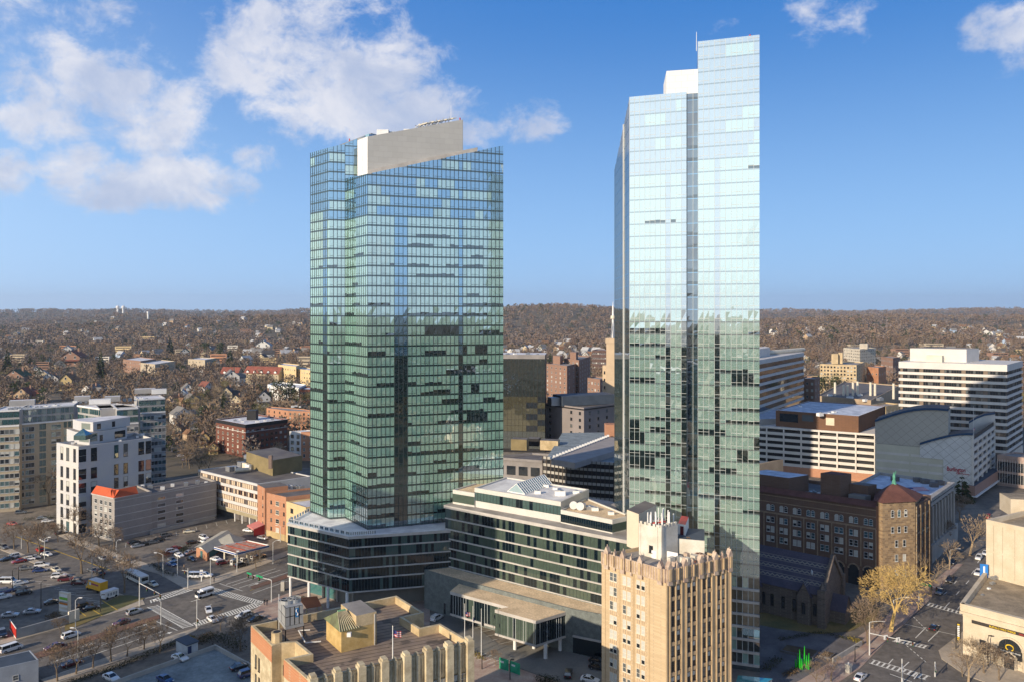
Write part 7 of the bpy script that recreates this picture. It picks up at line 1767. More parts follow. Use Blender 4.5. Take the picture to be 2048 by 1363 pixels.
HN = [(375, 792, 26, 'white', 'grey', 0, .5, 'white gabled house with a cream side beside the blue one'), (366, 800, 22, 'blue', 'pale', 0, .3, 'pale blue gabled house above the beige complex'), (352, 812, 24, 'tan', 'brown', 1, -.4, 'tan three-storey house right of the beige complex'), (382, 812, 26, 'yellow', 'grey', 1, .6, 'yellow and white porched house'),
      (412, 786, 24, 'white', 'red', 0, .9, 'white house with a dark red roof side'), (462, 770, 32, 'white', 'grey', 1, .4, 'big white gabled house below the red tiled row'), (500, 774, 16, 'cream', 'brown', 0, .2, 'small cream cottage behind bare twigs'), (455, 804, 30, 'cream', 'dark', 2, .2, 'tall cream gabled house in the middle of the houses'), (474, 812, 24, 'cream', 'brown', 0, .1, 'narrow cream house with twin gables'),
      (362, 846, 34, 'white', 'grey', 1, .7, 'large white house with a grey roof left of the dark red block'), (415, 830, 22, 'white', 'dark', 0, -.5, 'small white house with a dark gable'), (530, 812, 32, 'grey', 'dark', 0, .15, 'slate blue gabled house'), (516, 812, 16, 'cream', 'brown', 0, .1, 'narrow cream house attached to the slate one'), (493, 832, 16, 'tan', 'brown', 0, .3, 'small tan gable peeking over the dark red block'),
      (356, 872, 24, 'cream', 'brown', 2, .2, 'cream house with a brown roof in the hollow'), (378, 878, 20, 'tan', 'brown', 0, .8, 'tan cottage beside the small car park'), (408, 890, 26, 'yellow', 'brown', 2, .4, 'ochre gabled house left of the dark red block'), (427, 905, 22, 'yellow', 'brown', 0, .3, 'ochre twin house nearest the dark red block'), (388, 862, 16, 'white', 'dark', 0, .5, 'white garage cottage in the hollow'),
      (185, 793, 26, 'white', 'grey', 1, -.3, 'white cross-gabled house directly above the beige complex'), (220, 788, 24, 'grey', 'dark', 0, .4, 'shaded grey house right of the white cross-gabled one'), (52, 805, 32, 'tan', 'red', 1, .1, 'house with a bright red roof above the beige complex'), (20, 802, 18, 'yellow', 'brown', 0, .3, 'yellow house left of the bright red roof'), (36, 768, 34, 'brick', 'green', 3, .05, 'wide house with a moss green roof'),
      (72, 748, 16, 'white', 'pale', 0, .4, 'first white house in the diagonal row at the left'), (80, 752, 16, 'white', 'dark', 0, .4, 'second white house in the diagonal row'), (88, 757, 17, 'cream', 'pale', 0, .4, 'third house in the diagonal row, cream'), (97, 763, 18, 'white', 'grey', 0, .4, 'fourth white house in the diagonal row'), (108, 770, 22, 'white', 'dark', 0, .4, 'white house ending the diagonal row'), (138, 778, 30, 'yellow', 'brown', 2, .2, 'ochre house half hidden by twigs'),
      (120, 740, 20, 'cream', 'dark', 0, .7, 'cream gabled house behind the diagonal row'), (58, 744, 20, 'tan', 'brown', 3, .2, 'tan flat cottage behind the diagonal row'), (392, 745, 12, 'cream', 'brown', 0, .3, 'narrow cream gable above the houses'), (404, 748, 12, 'white', 'dark', 0, .3, 'small white gable right of the cream one'), (135, 708, 18, 'white', 'pale', 1, .4, 'white cottage with a pale roof behind the brick apartments'),
      (370, 716, 20, 'grey', 'green', 0, .3, 'greenish roofed house behind the garden apartments'), (490, 706, 10, 'white', 'pale', 0, .1, 'little white chapel-like house with a steep gable'), (507, 712, 18, 'cream', 'grey', 1, .6, 'cream house right of the steep gable'), (528, 703, 26, 'white', 'pale', 3, .1, 'wide white building with a pale roof before the pale trees'), (610, 822, 14, 'cream', 'grey', 0, .3, 'cream cottage touching the left tower edge'), (148, 730, 34, 'brick', 'red', 3, .1, 'long house with a red roof above the diagonal row')]
for a in HN: house(*a, group='houses among the trees on the left')
# scattered homes further off
rr = random.Random(5); cols = ['white', 'white', 'cream', 'grey', 'tan', 'white', 'blue']; rf = ['pale', 'grey', 'dark', 'brown', 'pale']
def clusters(cl, n, label, group):
    for i in range(n):
        (cx, cd, sx, sd_, wpx) = rr.choice(cl); x = rr.gauss(cx, sx); D = rr.gauss(cd, sd_)
        X = (x-CX)*D/F; z = hz(X, D); g = Q(x, D, z)
        if any((g.x-e[0])**2+(g.y-e[1])**2 < (e[2]+6)**2 for e in EXCL[-260:]): continue
        s = rr.uniform(.8, 1.35)*10.5
        c_, r_ = rr.choice(cols), rr.choice(rf); house(x, None, s*F/D, c_, r_, rr.randrange(4), rr.uniform(0, 3.1), label.replace('pale ', c_+' ').replace('white ', c_+' ').replace('house', f'house with a {r_} roof', 1), group, False, z, D)
clusters([(150, 1250, 140, 110, 0), (330, 1500, 160, 150, 0), (500, 1350, 90, 120, 0), (80, 1900, 120, 250, 0)], 60, 'small pale house among bare trees in the left middle distance', 'small houses, left middle distance')
clusters([(400, 2700, 120, 250, 0), (560, 2300, 60, 250, 0), (180, 3200, 120, 250, 0), (350, 2100, 130, 150, 0)], 45, 'tiny white house on the wooded hills at the left', 'hill houses, left')
clusters([(1050, 1500, 40, 100, 0), (1150, 1450, 50, 90, 0), (1195, 1350, 20, 70, 0), (1100, 1700, 60, 120, 0)], 55, 'small pale house below the ridge between the towers', 'houses between the towers')
clusters([(1980, 1500, 60, 260, 0), (2010, 1900, 40, 200, 0), (1920, 1300, 50, 120, 0), (1950, 2200, 60, 200, 0)], 75, 'small pale house on the crowded right-hand slope', 'hillside houses, right')
clusters([(1615, 1850, 25, 160, 0), (1590, 2000, 30, 150, 0), (1820, 1150, 60, 90, 0), (1640, 1000, 40, 80, 0)], 30, 'small white house in a clearing right of the tall tower', 'clearing houses, right')

# low flats and shops scattered through the suburbs
rr = random.Random(9); LOW = [(70, 1050), (20, 1200), (118, 1500), (190, 1150), (230, 1450), (300, 1250), (350, 1350), (420, 1180), (455, 1500), (520, 1150), (545, 1400), (595, 1100), (600, 1500), (60, 1800), (280, 1900), (480, 2100), (1075, 1150), (1130, 1050), (1195, 1050),
       (1625, 820), (1790, 1350), (1850, 1500), (1905, 1200), (1960, 1080), (2020, 900), (2040, 1050), (1880, 1020), (1775, 1000), (1595, 700), (2045, 1400), (1985, 1250), (1700, 1500)]
for i, (x, D) in enumerate(LOW):
    m_ = (M_RBR, M_BEIGE, M_ORB, M_GARW, M_CRM)[i % 5]; w = rr.uniform(13, 26)*D/1100; s_ = rr.uniform(-.1, .35); A = Q(x, D, 0); B = A+Vector((w, w*s_, 0)); C_ = B+Vector((-w*.12, w*.4, 0)); h_ = rr.uniform(9, 15); z_ = hz(A.x, A.y)
    zone_ = 'left' if x < 640 else ('centre' if x < 1240 else 'right'); t = bldg('low_block', f'{("wide", "narrow", "mid-sized", "long")[i//5 % 4]} flat-roofed {("red brick", "beige", "orange brick", "white", "cream")[i % 5]} block with {("white", "grey", "dark")[i % 3]} roof among bare trees, {zone_}, {("nearer", "middle", "farther")[0 if D < 1100 else (1 if D < 1450 else 2)]} distance', xy(A, B, C_), 'building', 'low blocks among the trees')
    shell(t, xy(A, B, C_, A+C_-B), z_, z_+h_, m_, (M_ROOFW, M_ROOFG, M_ROOFD)[i % 3], .6, .5)
    for k in range(3):
        m = MB(); wallbar(A, B, z_+1.5+k*h_/3, z_+3+k*h_/3, .08, G_DARK, m, 0, .06, .94); m.build('window_band', t)
    EXCL.append(((A.x+B.x)/2, (A.y+B.y)/2, w*.62))
# ---------------------------------------------------------------- neighbourhood trees (individual) and the woods beyond (stuff)
def inside_any(x, y, pad=2.0):
    for e in EXCL:
        if (x-e[0])**2+(y-e[1])**2 < (e[2]*.8+pad)**2: return True
    for (x0, y0, x1, y1) in BOXES:
        if x0-pad < x < x1+pad and y0-pad < y < y1+pad: return True
    return False
BOXES = []
bpy.context.view_layer.update()
for o in list(COL.objects):
    if o.type == 'MESH' and o.name.split('.')[0] in ('wall', 'core', 'shaft', 'low_wing') and o.parent and o.parent.get('category') in ('building', 'parking garage', 'office tower', 'tower', 'house') and len(o.data.vertices) < 200 and o.parent.name.split('.')[0] != 'house':
        l = o.parent.location; xs = [v.co.x+l.x for v in o.data.vertices]; ys = [v.co.y+l.y for v in o.data.vertices]; BOXES.append((min(xs), min(ys), max(xs), max(ys)))
LM = [(q[0], q[1], ' '.join(q[7].split(' above ')[0].split(' beside ')[0].split(' below ')[0].split(' behind ')[0].split()[:6])) for q in HN]
LM += [(491, 900, 'dark red brick apartment house'), (590, 900, 'white and red flats'), (1035, 880, 'mirror-glass office block'), (1150, 770, 'brick flats between the towers'), (1165, 900, 'grey stone block with machinery'), (1690, 790, 'beige slab apartment building'), (1730, 740, 'white angled apartment building'),
       (1920, 900, 'striped office tower'), (1570, 830, 'striped office block'), (1700, 835, 'shopping block with pylons'), (2030, 870, 'right edge below the hill'), (560, 765, 'mansard terrace'), (500, 765, 'tudor row'), (270, 745, 'long brick garden apartments'), (330, 742, 'cream garden apartments'), (405, 735, 'garden apartments under the evergreens')]
SEEN = {}
def near_label(x, y, h):
    q = min(LM, key=lambda l: (l[0]-x)**2+(2*(l[1]-y))**2); dx, dy = x-q[0], y-q[1]
    rel = ('right of' if dx > 0 else 'left of') if abs(dx) > 2*abs(dy) else ('behind' if dy < 0 else 'in front of')
    far = 'close ' if abs(dx)+abs(dy) < 18 else ('a little ' if abs(dx)+abs(dy) < 40 else 'well ')
    sz = 'tall' if h > 13.2 else ('small' if h < 10.6 else 'mid-sized')
    return f'{sz} bare tree {far}{rel} the {q[2]}'
rr = random.Random(21); n = 0; tries = 0
LBL = {0: ('bare brown tree among the houses left of the towers', 'bare trees among the left houses'), 1: ('bare tree behind the brick flats between the towers', 'bare trees between the towers'), 2: ('bare tree in the district right of the towers', 'bare trees on the right')}
def side_of(x): return 0 if x < 640 else (1 if x < 1240 else 2)
while n < 225 and tries < 6000:
    tries += 1
    x = rr.choice((rr.uniform(-40, 640), rr.uniform(330, 640), rr.uniform(1090, 1215), rr.uniform(1590, 2060))); D = rr.triangular(345, 900, 480)
    if x > 640 and D < 560: continue
    if x < 330 and D < 350: continue
    g = Q(x, D); 
    if inside_any(g.x, g.y): continue
    sd_ = side_of(x); h = rr.uniform(9, 15)
    tree('mid', rr.randrange(8), tuple(g), h, near_label(x, HY+H*F/D, h), LBL[sd_][1]); n += 1
def woods(name, pts, K, size, label=None, mats=None, tw=.4, seed=1):
    """one mesh of many ragged crowns made of small thin faces"""
    rg = np.random.default_rng(seed); pts = np.array(pts); N = len(pts); hgt = pts[:, 3]
    kk = pts[:, 4].astype(int)
    c = np.repeat(pts[:, :3], K, 0); h = np.repeat(hgt, K); kr = np.repeat(kk, K); M_ = N*K
    a = rg.uniform(0, 2*np.pi, M_); zz = rg.uniform(0, 1, M_)
    ever = kr >= 3
    prof = np.where(ever, (1-zz)*.9+.12, np.sqrt(np.clip(1-(zz*1.05-.38)**2/.42, .02, 1)))
    rad = size*h*prof*np.sqrt(rg.uniform(.12, 1, M_))
    base = c+np.stack([rad*np.cos(a), rad*np.sin(a), h*(.22+.76*zz)], 1)
    out = np.stack([np.cos(a)*.8, np.sin(a)*.8, np.where(ever, -.3, 1.0)*rg.uniform(.4, 1.2, M_)], 1)+rg.normal(0, .45, (M_, 3))
    out /= np.linalg.norm(out, axis=1)[:, None]
    L = h*rg.uniform(.10, .24, M_); w = h*tw*rg.uniform(.025, .06, M_)
    s = np.cross(out, rg.normal(0, 1, (M_, 3))); s /= np.linalg.norm(s, axis=1)[:, None]
    v = np.empty((M_, 3, 3)); v[:, 0] = base-s*w[:, None]; v[:, 1] = base+s*w[:, None]; v[:, 2] = base+out*L[:, None]
    me = bpy.data.meshes.new(name); me.vertices.add(M_*3); me.vertices.foreach_set('co', v.reshape(-1).astype(np.float32))
    me.loops.add(M_*3); me.loops.foreach_set('vertex_index', np.arange(M_*3, dtype=np.int32)); me.polygons.add(M_)
    me.polygons.foreach_set('loop_start', np.arange(0, M_*3, 3, dtype=np.int32)); me.polygons.foreach_set('loop_total', np.full(M_, 3, dtype=np.int32))
    for m_ in mats: me.materials.append(m_)
    me.polygons.foreach_set('material_index', kr.astype(np.int32)); me.update(calc_edges=True)
    o = bpy.data.objects.new(name, me); COL.objects.link(o); o['kind'] = 'stuff'
    if label: o['label'] = label
    return o
def clear_view(pts):
    """drop trees standing right in front of a house or block, so it can be seen"""
    E = np.array([(e[0], e[1], e[2]) for e in EXCL]); A = np.array([(q[0], q[1]) for q in pts]); keep = np.ones(len(A), bool)
    for ex, ey, er in E:
        t = ex/ey; dxx = np.abs(A[:, 0]-t*A[:, 1]); dy = ey-A[:, 1]; keep &= ~((dxx < er*.85) & (dy > -er) & (dy < (55 if ey > 1000 else 26)))
    return [q for q, k in zip(pts, keep) if k]
rg = random.Random(33); WM_ = [M_TWIG, mat('wood_grey', (.215, .17, .145), .95, .2, .05), mat('wood_rust', (.215, .145, .10), .95, .2, .05), M_EVG, mat('evergreen_pale', (.06, .07, .03), .95)]
P1 = []; 
while len(P1) < 5900:
    t = rg.uniform(-.78, .78); D = math.sqrt(rg.uniform(385**2, 1700**2)); X = t*D
    if D < 530 and X > -75: continue
    if inside_any(X, D, 1.0): continue
    if X > 120 and D < 620 and rg.random() < .5: continue
    P1.append((X, D, hz(X, D), rg.uniform(9, 16), rg.choices((0, 1, 2, 3, 4), (6, 3, 3, 1.1, .4))[0]))
P1 = clear_view(P1)
woods('wood', P1, 95, .36, 'leafless neighbourhood trees running together beyond the town', WM_, 1.0, 3)
P2 = []
xs_ = []
while len(P2) < 15000:
    t = rg.uniform(-.75, .75); D = 1600+5200*rg.random()**1.25; X = t*D; xs_.append((X, D)); P2.append((X, D, 0, rg.uniform(13, 22)*(1+max(0, D-3000)/4500), rg.choices((0, 1, 2, 3, 4), (5, 5, 4, 1.0, .3))[0]))
zz_ = hill(np.array([p[0] for p in P2]), np.array([p[1] for p in P2]))
P2 = [(p[0], p[1], float(z)-3, p[3], p[4]) for p, z in zip(P2, zz_) if not any((p[0]-e[0])**2+(p[1]-e[1])**2 < (e[2]+9)**2 for e in EXCL)]
P2 = clear_view(P2)
woods('forest', P2, 42, .62, 'brown leafless forest covering the hills to the horizon', WM_, 2.6, 4)
# water tanks on the skyline
for i, (x, lb) in enumerate(((235.5, 'left one of the twin white water towers on the horizon'), (246.5, 'right one of the twin white water towers on the horizon'))):
    D = 5600; X = (x-CX)*D/F; z0 = zat(x, 621, D); t = thing('water_tower', lb, 'water tower', (X, D, z0), 0, 'twin water towers'); b = MB()
    b.tube((X, D, z0-20), (X, D, z0+12), 7, 7, M_WHITE, 10); b.build('stem', t); b = MB(); b.tube((X, D, z0+12), (X, D, z0+20), 9, 13, M_WHITE, 14); b.tube((X, D, z0+20), (X, D, z0+30), 13, 12, M_WHITE, 14); b.tube((X, D, z0+30), (X, D, z0+35), 12, 4, M_WHITE, 14); b.build('tank', t)
D = 3400; X = (296-CX)*D/F; z0 = zat(296, 634, D); t = thing('water_tower', 'single small white water tower nearer on the wooded hill', 'water tower', (X, D, z0)); b = MB(); b.tube((X, D, z0-12), (X, D, z0+16), 4, 4, M_WHITE, 8); b.build('stem', t); b = MB(); b.tube((X, D, z0+16), (X, D, z0+24), 5, 5, M_WHITE, 10); b.build('tank', t)
lk = sheet('water', [tuple(Q(1757, 2050)[:2]), tuple(Q(1775, 2050)[:2]), tuple(Q(1773, 2250)[:2]), tuple(Q(1756, 2250)[:2])], 20, mat('lake_blue', (.06, .16, .35), .3))
# ---------------------------------------------------------------- vehicles
G_CAR = glass('car_glass', (.01, .012, .015), .12, (1, 1, 1), .02, 0)
M_TYRE = mat('tyre', (.015, .015, .015), .8); M_RIM = paint('rim', (.4, .4, .42), .35, .8, 0)
M_HL = paint('headlight_lens', (.8, .8, .78), .15); M_TL = paint('tail_lens', (.35, .01, .01), .2)
CP = {'white': (.75, .75, .74), 'silver': (.42, .44, .46), 'grey': (.16, .17, .18), 'black': (.012, .012, .014), 'red': (.35, .015, .012), 'maroon': (.10, .01, .015), 'blue': (.02, .045, .15), 'cream': (.6, .55, .42)}
def loft(b, secs, m, close=True, ms=None):
    """secs: list of rings of equal length"""
    n = len(secs[0])
    for k in range(len(secs)-1):
        for i in range(n):
            j = (i+1) % n
            if not close and j == 0: continue
            b.face([secs[k][i], secs[k][j], secs[k+1][j], secs[k+1][i]], ms[i] if ms else m)
    b.face(list(reversed(secs[0])), m); b.face(secs[-1], m)
VP = {}
def vehicle_proto(kind, col):
    key = (kind, col)
    if key in VP: return VP[key]
    pm = paint('car_'+col, CP[col], .28, .25 if col in ('silver', 'grey') else 0, 1.0)
    nm = {'sedan': 'parked_car', 'suv': 'parked_car', 'van': 'van'}[kind]
    t = bpy.data.objects.new(nm, None); COL.objects.link(t)
    L, W_ = {'sedan': (4.6, 1.8), 'suv': (4.7, 1.88), 'van': (5.3, 2.0)}[kind]; hx = L/2
    prof = {'sedan': [(-1, .42, .82), (-.96, .30, .95), (-.6, .28, .98), (.35, .28, .96), (.75, .28, .86), (.96, .30, .72), (1, .42, .6)],
            'suv': [(-1, .45, 1.0), (-.97, .32, 1.08), (-.5, .30, 1.10), (.4, .30, 1.08), (.8, .30, 1.0), (.97, .32, .85), (1, .45, .7)],
            'van': [(-1, .45, 1.1), (-.98, .32, 1.15), (-.5, .30, 1.2), (.55, .30, 1.2), (.85, .30, 1.05), (.97, .32, .9), (1, .45, .75)]}[kind]
    b = MB(); secs = []
    for (x, z0, z1) in prof:
        w = W_/2*(1 if abs(x) < .9 else .9)
        secs.append([(x*hx, -w*.95, z0), (x*hx, w*.95, z0), (x*hx, w, (z0+z1)/2), (x*hx, w*.92, z1), (x*hx, -w*.92, z1), (x*hx, -w, (z0+z1)/2)])
    loft(b, secs, pm); b.build('body', None).parent = t
    rb, rf_, h = {'sedan': ((-.78, -.42), (.05, .45), 1.42), 'suv': ((-.95, -.82), (.05, .42), 1.70), 'van': ((-.96, -.9), (.5, .72), 2.0)}[kind]
    zb = prof[2][2]-.02; wl, wt = W_/2*.90, W_/2*.72
    lo = [(rb[0]*hx, -wl, zb), (rf_[1]*hx, -wl, zb), (rf_[1]*hx, wl, zb), (rb[0]*hx, wl, zb)]; hi = [(rb[1]*hx, -wt, h), (rf_[0]*hx, -wt, h), (rf_[0]*hx, wt, h), (rb[1]*hx, wt, h)]
    b = MB(); 
    for i in range(4): j = (i+1) % 4; b.face([lo[i], lo[j], hi[j], hi[i]], G_CAR)
    b.build('windows', None).parent = t
    b = MB(); b.face([hi[0], hi[1], hi[2], hi[3]], pm); b.prism([(hi[0][0]-.02, -wt-.02), (hi[1][0]+.02, -wt-.02), (hi[1][0]+.02, wt+.02), (hi[0][0]-.02, wt+.02)], h-.05, h+.03, pm)
    for i in range(4): b.bar(lo[i], hi[i], .09, .09, pm)
    for sg in (-1, 1): b.bar((-.18*hx, sg*wl, zb), (-.18*hx, sg*wt, h), .08, .05, pm)
    b.build('roof', None).parent = t
    for x in (-.62, .62):
        for s in (-1, 1):
            b = MB(); r = .34 if kind == 'sedan' else .38; y = s*(W_/2-.12)
            b.tube((x*hx, y-.11, r), (x*hx, y+.11, r), r, r, M_TYRE, 12); wo = b.build('wheel', None); wo.parent = t; b = MB(); b.tube((x*hx, y+s*.10, r), (x*hx, y+s*.125, r), r*.6, r*.6, M_RIM, 8); b.build('rim', None).parent = wo
    for s in (-1, 1):
        b = MB(); b.box((hx*.985, s*W_*.34), (1, 0), (0, 1), .06, .2, .58, .74, M_HL); b.build('headlight', None).parent = t
        b = MB(); b.box((-hx*.985, s*W_*.36), (1, 0), (0, 1), .05, .16, .72, .92, M_TL); b.build('tail_light', None).parent = t
    VP[key] = t; t['used'] = 0; return t
CSC = .86
def car(px_, py_, kind, col, head, label, group=None, z=0.05):
    """head: pixel offset the nose points to"""
    g = P(px_, py_, z); q = P(px_+head[0], py_+head[1], z); rz = math.atan2(q.y-g.y, q.x-g.x)
    t = vehicle_proto(kind, col)
    if not t['used']: t['used'] = 1; t.location = g; t.rotation_euler = (0, 0, rz); t.scale = (CSC,)*3; tag(t, label, 'car' if kind != 'van' else 'van', group)
    else: t = dup(t, g, rz, label, group, CSC)
    if 'used' in t and t.name != VP[(kind, col)].name: del t['used']
    return t
AV = (10, -3.3); AR = (-10, 3.3); CR = (10, 4.9); CL = (-10, -4.9)      # along the boulevard / along the cross street
LOT = 'cars in the left parking lot'; LOT2 = 'cars parked around the fuel station'; ST_ = 'cars on the boulevard'
CARS = [
 # moving on the boulevard and the intersection
 (269, 1226, 'suv', 'silver', AV, 'silver car waiting before the left crosswalk', ST_), (142, 1273, 'suv', 'white', AV, 'white car on the boulevard beside the grey wall', ST_), (22, 1300, 'van', 'white', AV, 'white van at the left edge behind the pale building', ST_),
 (243, 1247, 'sedan', 'maroon', AR, 'dark maroon car beyond the brick median', ST_), (108, 1296, 'sedan', 'maroon', AR, 'dark red car beyond the median near the lamp post', ST_), (142, 1330, 'sedan', 'maroon', AV, 'dark red car in the near lanes of the boulevard', ST_),
 (417, 1222, 'sedan', 'white', (3, 9), 'white sedan crossing the middle of the intersection', ST_), (425, 1241, 'sedan', 'white', (9, 6), 'white sedan stopped on the lower crosswalk', ST_), (487, 1234, 'suv', 'white', AR, 'white car turning in front of the brick plaza', ST_), (510, 1240, 'sedan', 'black', AR, 'black car behind the white one by the brick plaza', ST_),
 (306, 1170, 'sedan', 'cream', CR, 'pale sedan coming down the cross street behind the bus', ST_), (88, 1082, 'sedan', 'white', CL, 'white car far up the cross street', ST_), (122, 1067, 'sedan', 'black', (10, -2), 'dark green car parked beside the condominium', ST_), (80, 1102, 'suv', 'red', CL, 'red car at the near kerb of the cross street', ST_),
 (185, 1142, 'sedan', 'grey', CL, 'grey car at the kerb behind the truck tree', ST_), (200, 1148, 'sedan', 'black', CL, 'black car parked at the kerb behind the yellow truck', ST_), (206, 1118, 'sedan', 'silver', CL, 'silver car half hidden in twigs on the cross street', ST_), (25, 1049, 'sedan', 'red', (10, 1), 'red car far left on the side street', ST_), (8, 1096, 'suv', 'grey', CR, 'grey car at the left edge under the trees', ST_),
 (95, 1043, 'sedan', 'white', (10, -1), 'white car parked before the beige complex, right one', ST_), (84, 1037, 'sedan', 'silver', (10, -1), 'silver car parked before the beige complex', ST_), (42, 1026, 'suv', 'grey', (10, -1), 'grey car in the shade before the beige complex', ST_),
 # the lot
 (25, 1115, 'suv', 'white', (-10, 2), 'white car at the top left of the lot', LOT), (38, 1124, 'sedan', 'red', (-10, 2), 'bright red car in the upper left of the lot', LOT), (57, 1119, 'sedan', 'white', (-10, 1), 'white car right of the red one', LOT), (12, 1098+22, 'sedan', 'black', (-10, 2), 'black car at the left edge of the lot', LOT),
 (84, 1132, 'suv', 'white', (10, -1), 'white car in the middle row beside the blue one', LOT), (80, 1142, 'sedan', 'blue', (10, -1), 'dark blue sedan in the middle row', LOT), (112, 1141, 'sedan', 'cream', (10, 4), 'pinkish pale car at the kerb side of the middle row', LOT), (118, 1154, 'suv', 'white', (10, -1), 'white hatchback left of two dark red cars', LOT),
 (132, 1160, 'suv', 'maroon', (10, -1), 'dark car with red tail left of the yellow truck', LOT), (158, 1167, 'suv', 'maroon', (10, -1), 'maroon car next to the yellow truck', LOT), (68, 1116, 'sedan', 'silver', (-10, 1), 'silver car behind the upper row', LOT),
 (16, 1165, 'van', 'white', (10, 0), 'long white van at the left edge of the lot', LOT), (40, 1168, 'sedan', 'white', (10, -2), 'white car behind the row of black ones', LOT), (38, 1178, 'sedan', 'grey', (10, -2), 'grey car in the black row', LOT), (48, 1187, 'suv', 'black', (10, -2), 'black pick-up like car at the end of the dark row', LOT), (12, 1184, 'suv', 'blue', (10, -2), 'blue car half shaded at the left edge', LOT), (6, 1196, 'suv', 'white', (10, -2), 'white car half shaded at the left edge', LOT),
 (104, 1206, 'sedan', 'black', (10, -2), 'black sedan beside the lamp in the lot', LOT), (64, 1225, 'sedan', 'silver', (10, -1), 'silver sedan in the blue shade of the lot', LOT), (20, 1232, 'sedan', 'silver', (10, -1), 'silver sedan in the shade at the left edge', LOT), (170, 1214, 'suv', 'black', (10, -2), 'black car right of the sign pylon', LOT), (182, 1218, 'sedan', 'black', (10, -2), 'second black car right of the sign pylon', LOT), (5, 1270, 'suv', 'black', (4, 8), 'black car at the left edge below the wall', LOT),
 (93, 1150-40, 'sedan', 'white', (10, 2), 'white sedan by the pavement at the top of the lot', LOT), (52, 1138, 'sedan', 'grey', (10, -1), 'grey sedan alone in the middle of the lot', LOT),
 # fuel station
 (408, 1077, 'suv', 'white', (10, 3), 'white car parked behind the shop', LOT2), (410, 1085, 'sedan', 'white', (10, 3), 'second white car parked behind the shop', LOT2), (378, 1064, 'sedan', 'cream', (10, -1), 'lone pale sedan along the grey block', LOT2), (385, 1086, 'sedan', 'black', (10, -2), 'black sedan left of the shop', LOT2), (358, 1112, 'sedan', 'white', (10, 4), 'white sedan by the hedge left of the shop', LOT2),
 (344, 1104, 'suv', 'white', (10, -2), 'white car by the red shrubs', LOT2), (352, 1098, 'sedan', 'red', (10, -2), 'red car behind the shrubs left of the shop', LOT2), (379, 1106, 'sedan', 'silver', (10, -4), 'silver car beside the brick shop wall', LOT2), (383, 1120, 'sedan', 'black', (10, 4), 'black sedan in front of the shop gable', LOT2), (345, 1122, 'sedan', 'grey', (10, 4), 'dark grey car by the station hedge', LOT2), (343, 1130, 'sedan', 'blue', (10, 3), 'navy car nearest the station hedge', LOT2),
 (432, 1120, 'sedan', 'white', (10, 2), 'white car under the edge of the canopy', LOT2), (446, 1127, 'suv', 'maroon', (10, -2), 'maroon car leaving the pumps', LOT2), (476, 1121, 'sedan', 'silver', (10, -2), 'silver car at the far pumps', LOT2), (483, 1132, 'suv', 'black', (10, -3), 'black van-like car parked by the station kerb', LOT2), (520, 1114, 'sedan', 'black', (10, -2), 'black car right of the canopy', LOT2), (525, 1077, 'sedan', 'silver', (10, 2), 'silver car before the pink awning', LOT2), (497, 1062, 'sedan', 'white', (10, 1), 'white car near the undercroft columns', LOT2),
 (305, 1086, 'sedan', 'grey', (10, -2), 'grey car in the row along the grey block', LOT2), (318, 1081, 'sedan', 'black', (10, -2), 'black car in the row along the grey block', LOT2), (332, 1072, 'suv', 'grey', (10, -2), 'grey car at the block corner', LOT2), (290, 1089, 'sedan', 'black', (10, -2), 'black car at the left of the row along the grey block', LOT2), (275, 1093, 'sedan', 'silver', (10, -2), 'silver car at the left of the row along the grey block', LOT2), (268, 1086, 'sedan', 'black', (10, -2), 'black car behind the silver one along the grey block', LOT2),
 (392, 1154, 'van', 'white', (10, 0), 'white van by the station price sign', LOT2), (411, 1153, 'suv', 'white', (10, 0), 'white car right of the white van', LOT2), (540, 1068, 'sedan', 'grey', (10, 3), 'grey car below the brick building', LOT2), (250, 1120, 'sedan', 'grey', (10, 3), 'grey car under the twigs beside the block', LOT2),
 # plaza and right-hand street
 (874, 1238, 'suv', 'white', (10, -6), 'white car parked behind the bank in the shade', None), (1196, 1325, 'sedan', 'black', (10, 2), 'black sedan under the art deco tower, upper of two', None), (1196, 1337, 'sedan', 'black', (10, 2), 'black sedan under the art deco tower, lower of two', None), (1137, 1350, 'suv', 'black', (2, -8), 'black shiny car on the dark driveway', None), (1180, 1362, 'sedan', 'white', (10, 2), 'white car cut by the bottom edge below the black ones', None),
 (1721, 1357, 'sedan', 'white', (9, -8), 'white hatchback at the bottom of the main street', None), (1868, 1258, 'sedan', 'black', (8, -9), 'black car waiting at the stop line of the main street', None), (1900, 1162, 'suv', 'black', (-8, 8), 'black car in the shaded kerb lane', None), (1880, 1186, 'sedan', 'grey', (-8, 8), 'dark car near the far signal', None), (1956, 1148, 'suv', 'white', (-8, 9), 'white car before the blue banner', None), (1958, 1117, 'suv', 'white', (-8, 9), 'white car beyond the blue banner', None), (1971, 1108, 'sedan', 'white', (-8, 9), 'second white car further up the street', None),
 (1906, 1126, 'sedan', 'black', (-8, 8), 'black car parked in the tree shade up the street', None), (1975, 1035, 'suv', 'red', (-8, 9), 'red car far up the shaded street', None),
 # small car park by the dark red house
 (362, 912, 'sedan', 'white', (10, -1), 'white car in the small upper car park', None), (378, 908, 'sedan', 'silver', (10, -1), 'silver car in the small upper car park', None), (350, 903, 'sedan', 'grey', (10, -1), 'grey car in the small upper car park', None), (372, 920, 'sedan', 'blue', (10, -1), 'blue car in the small upper car park', None),
]
for c in CARS:
    if c[6] is None: c = c[:6]
    car(*c)
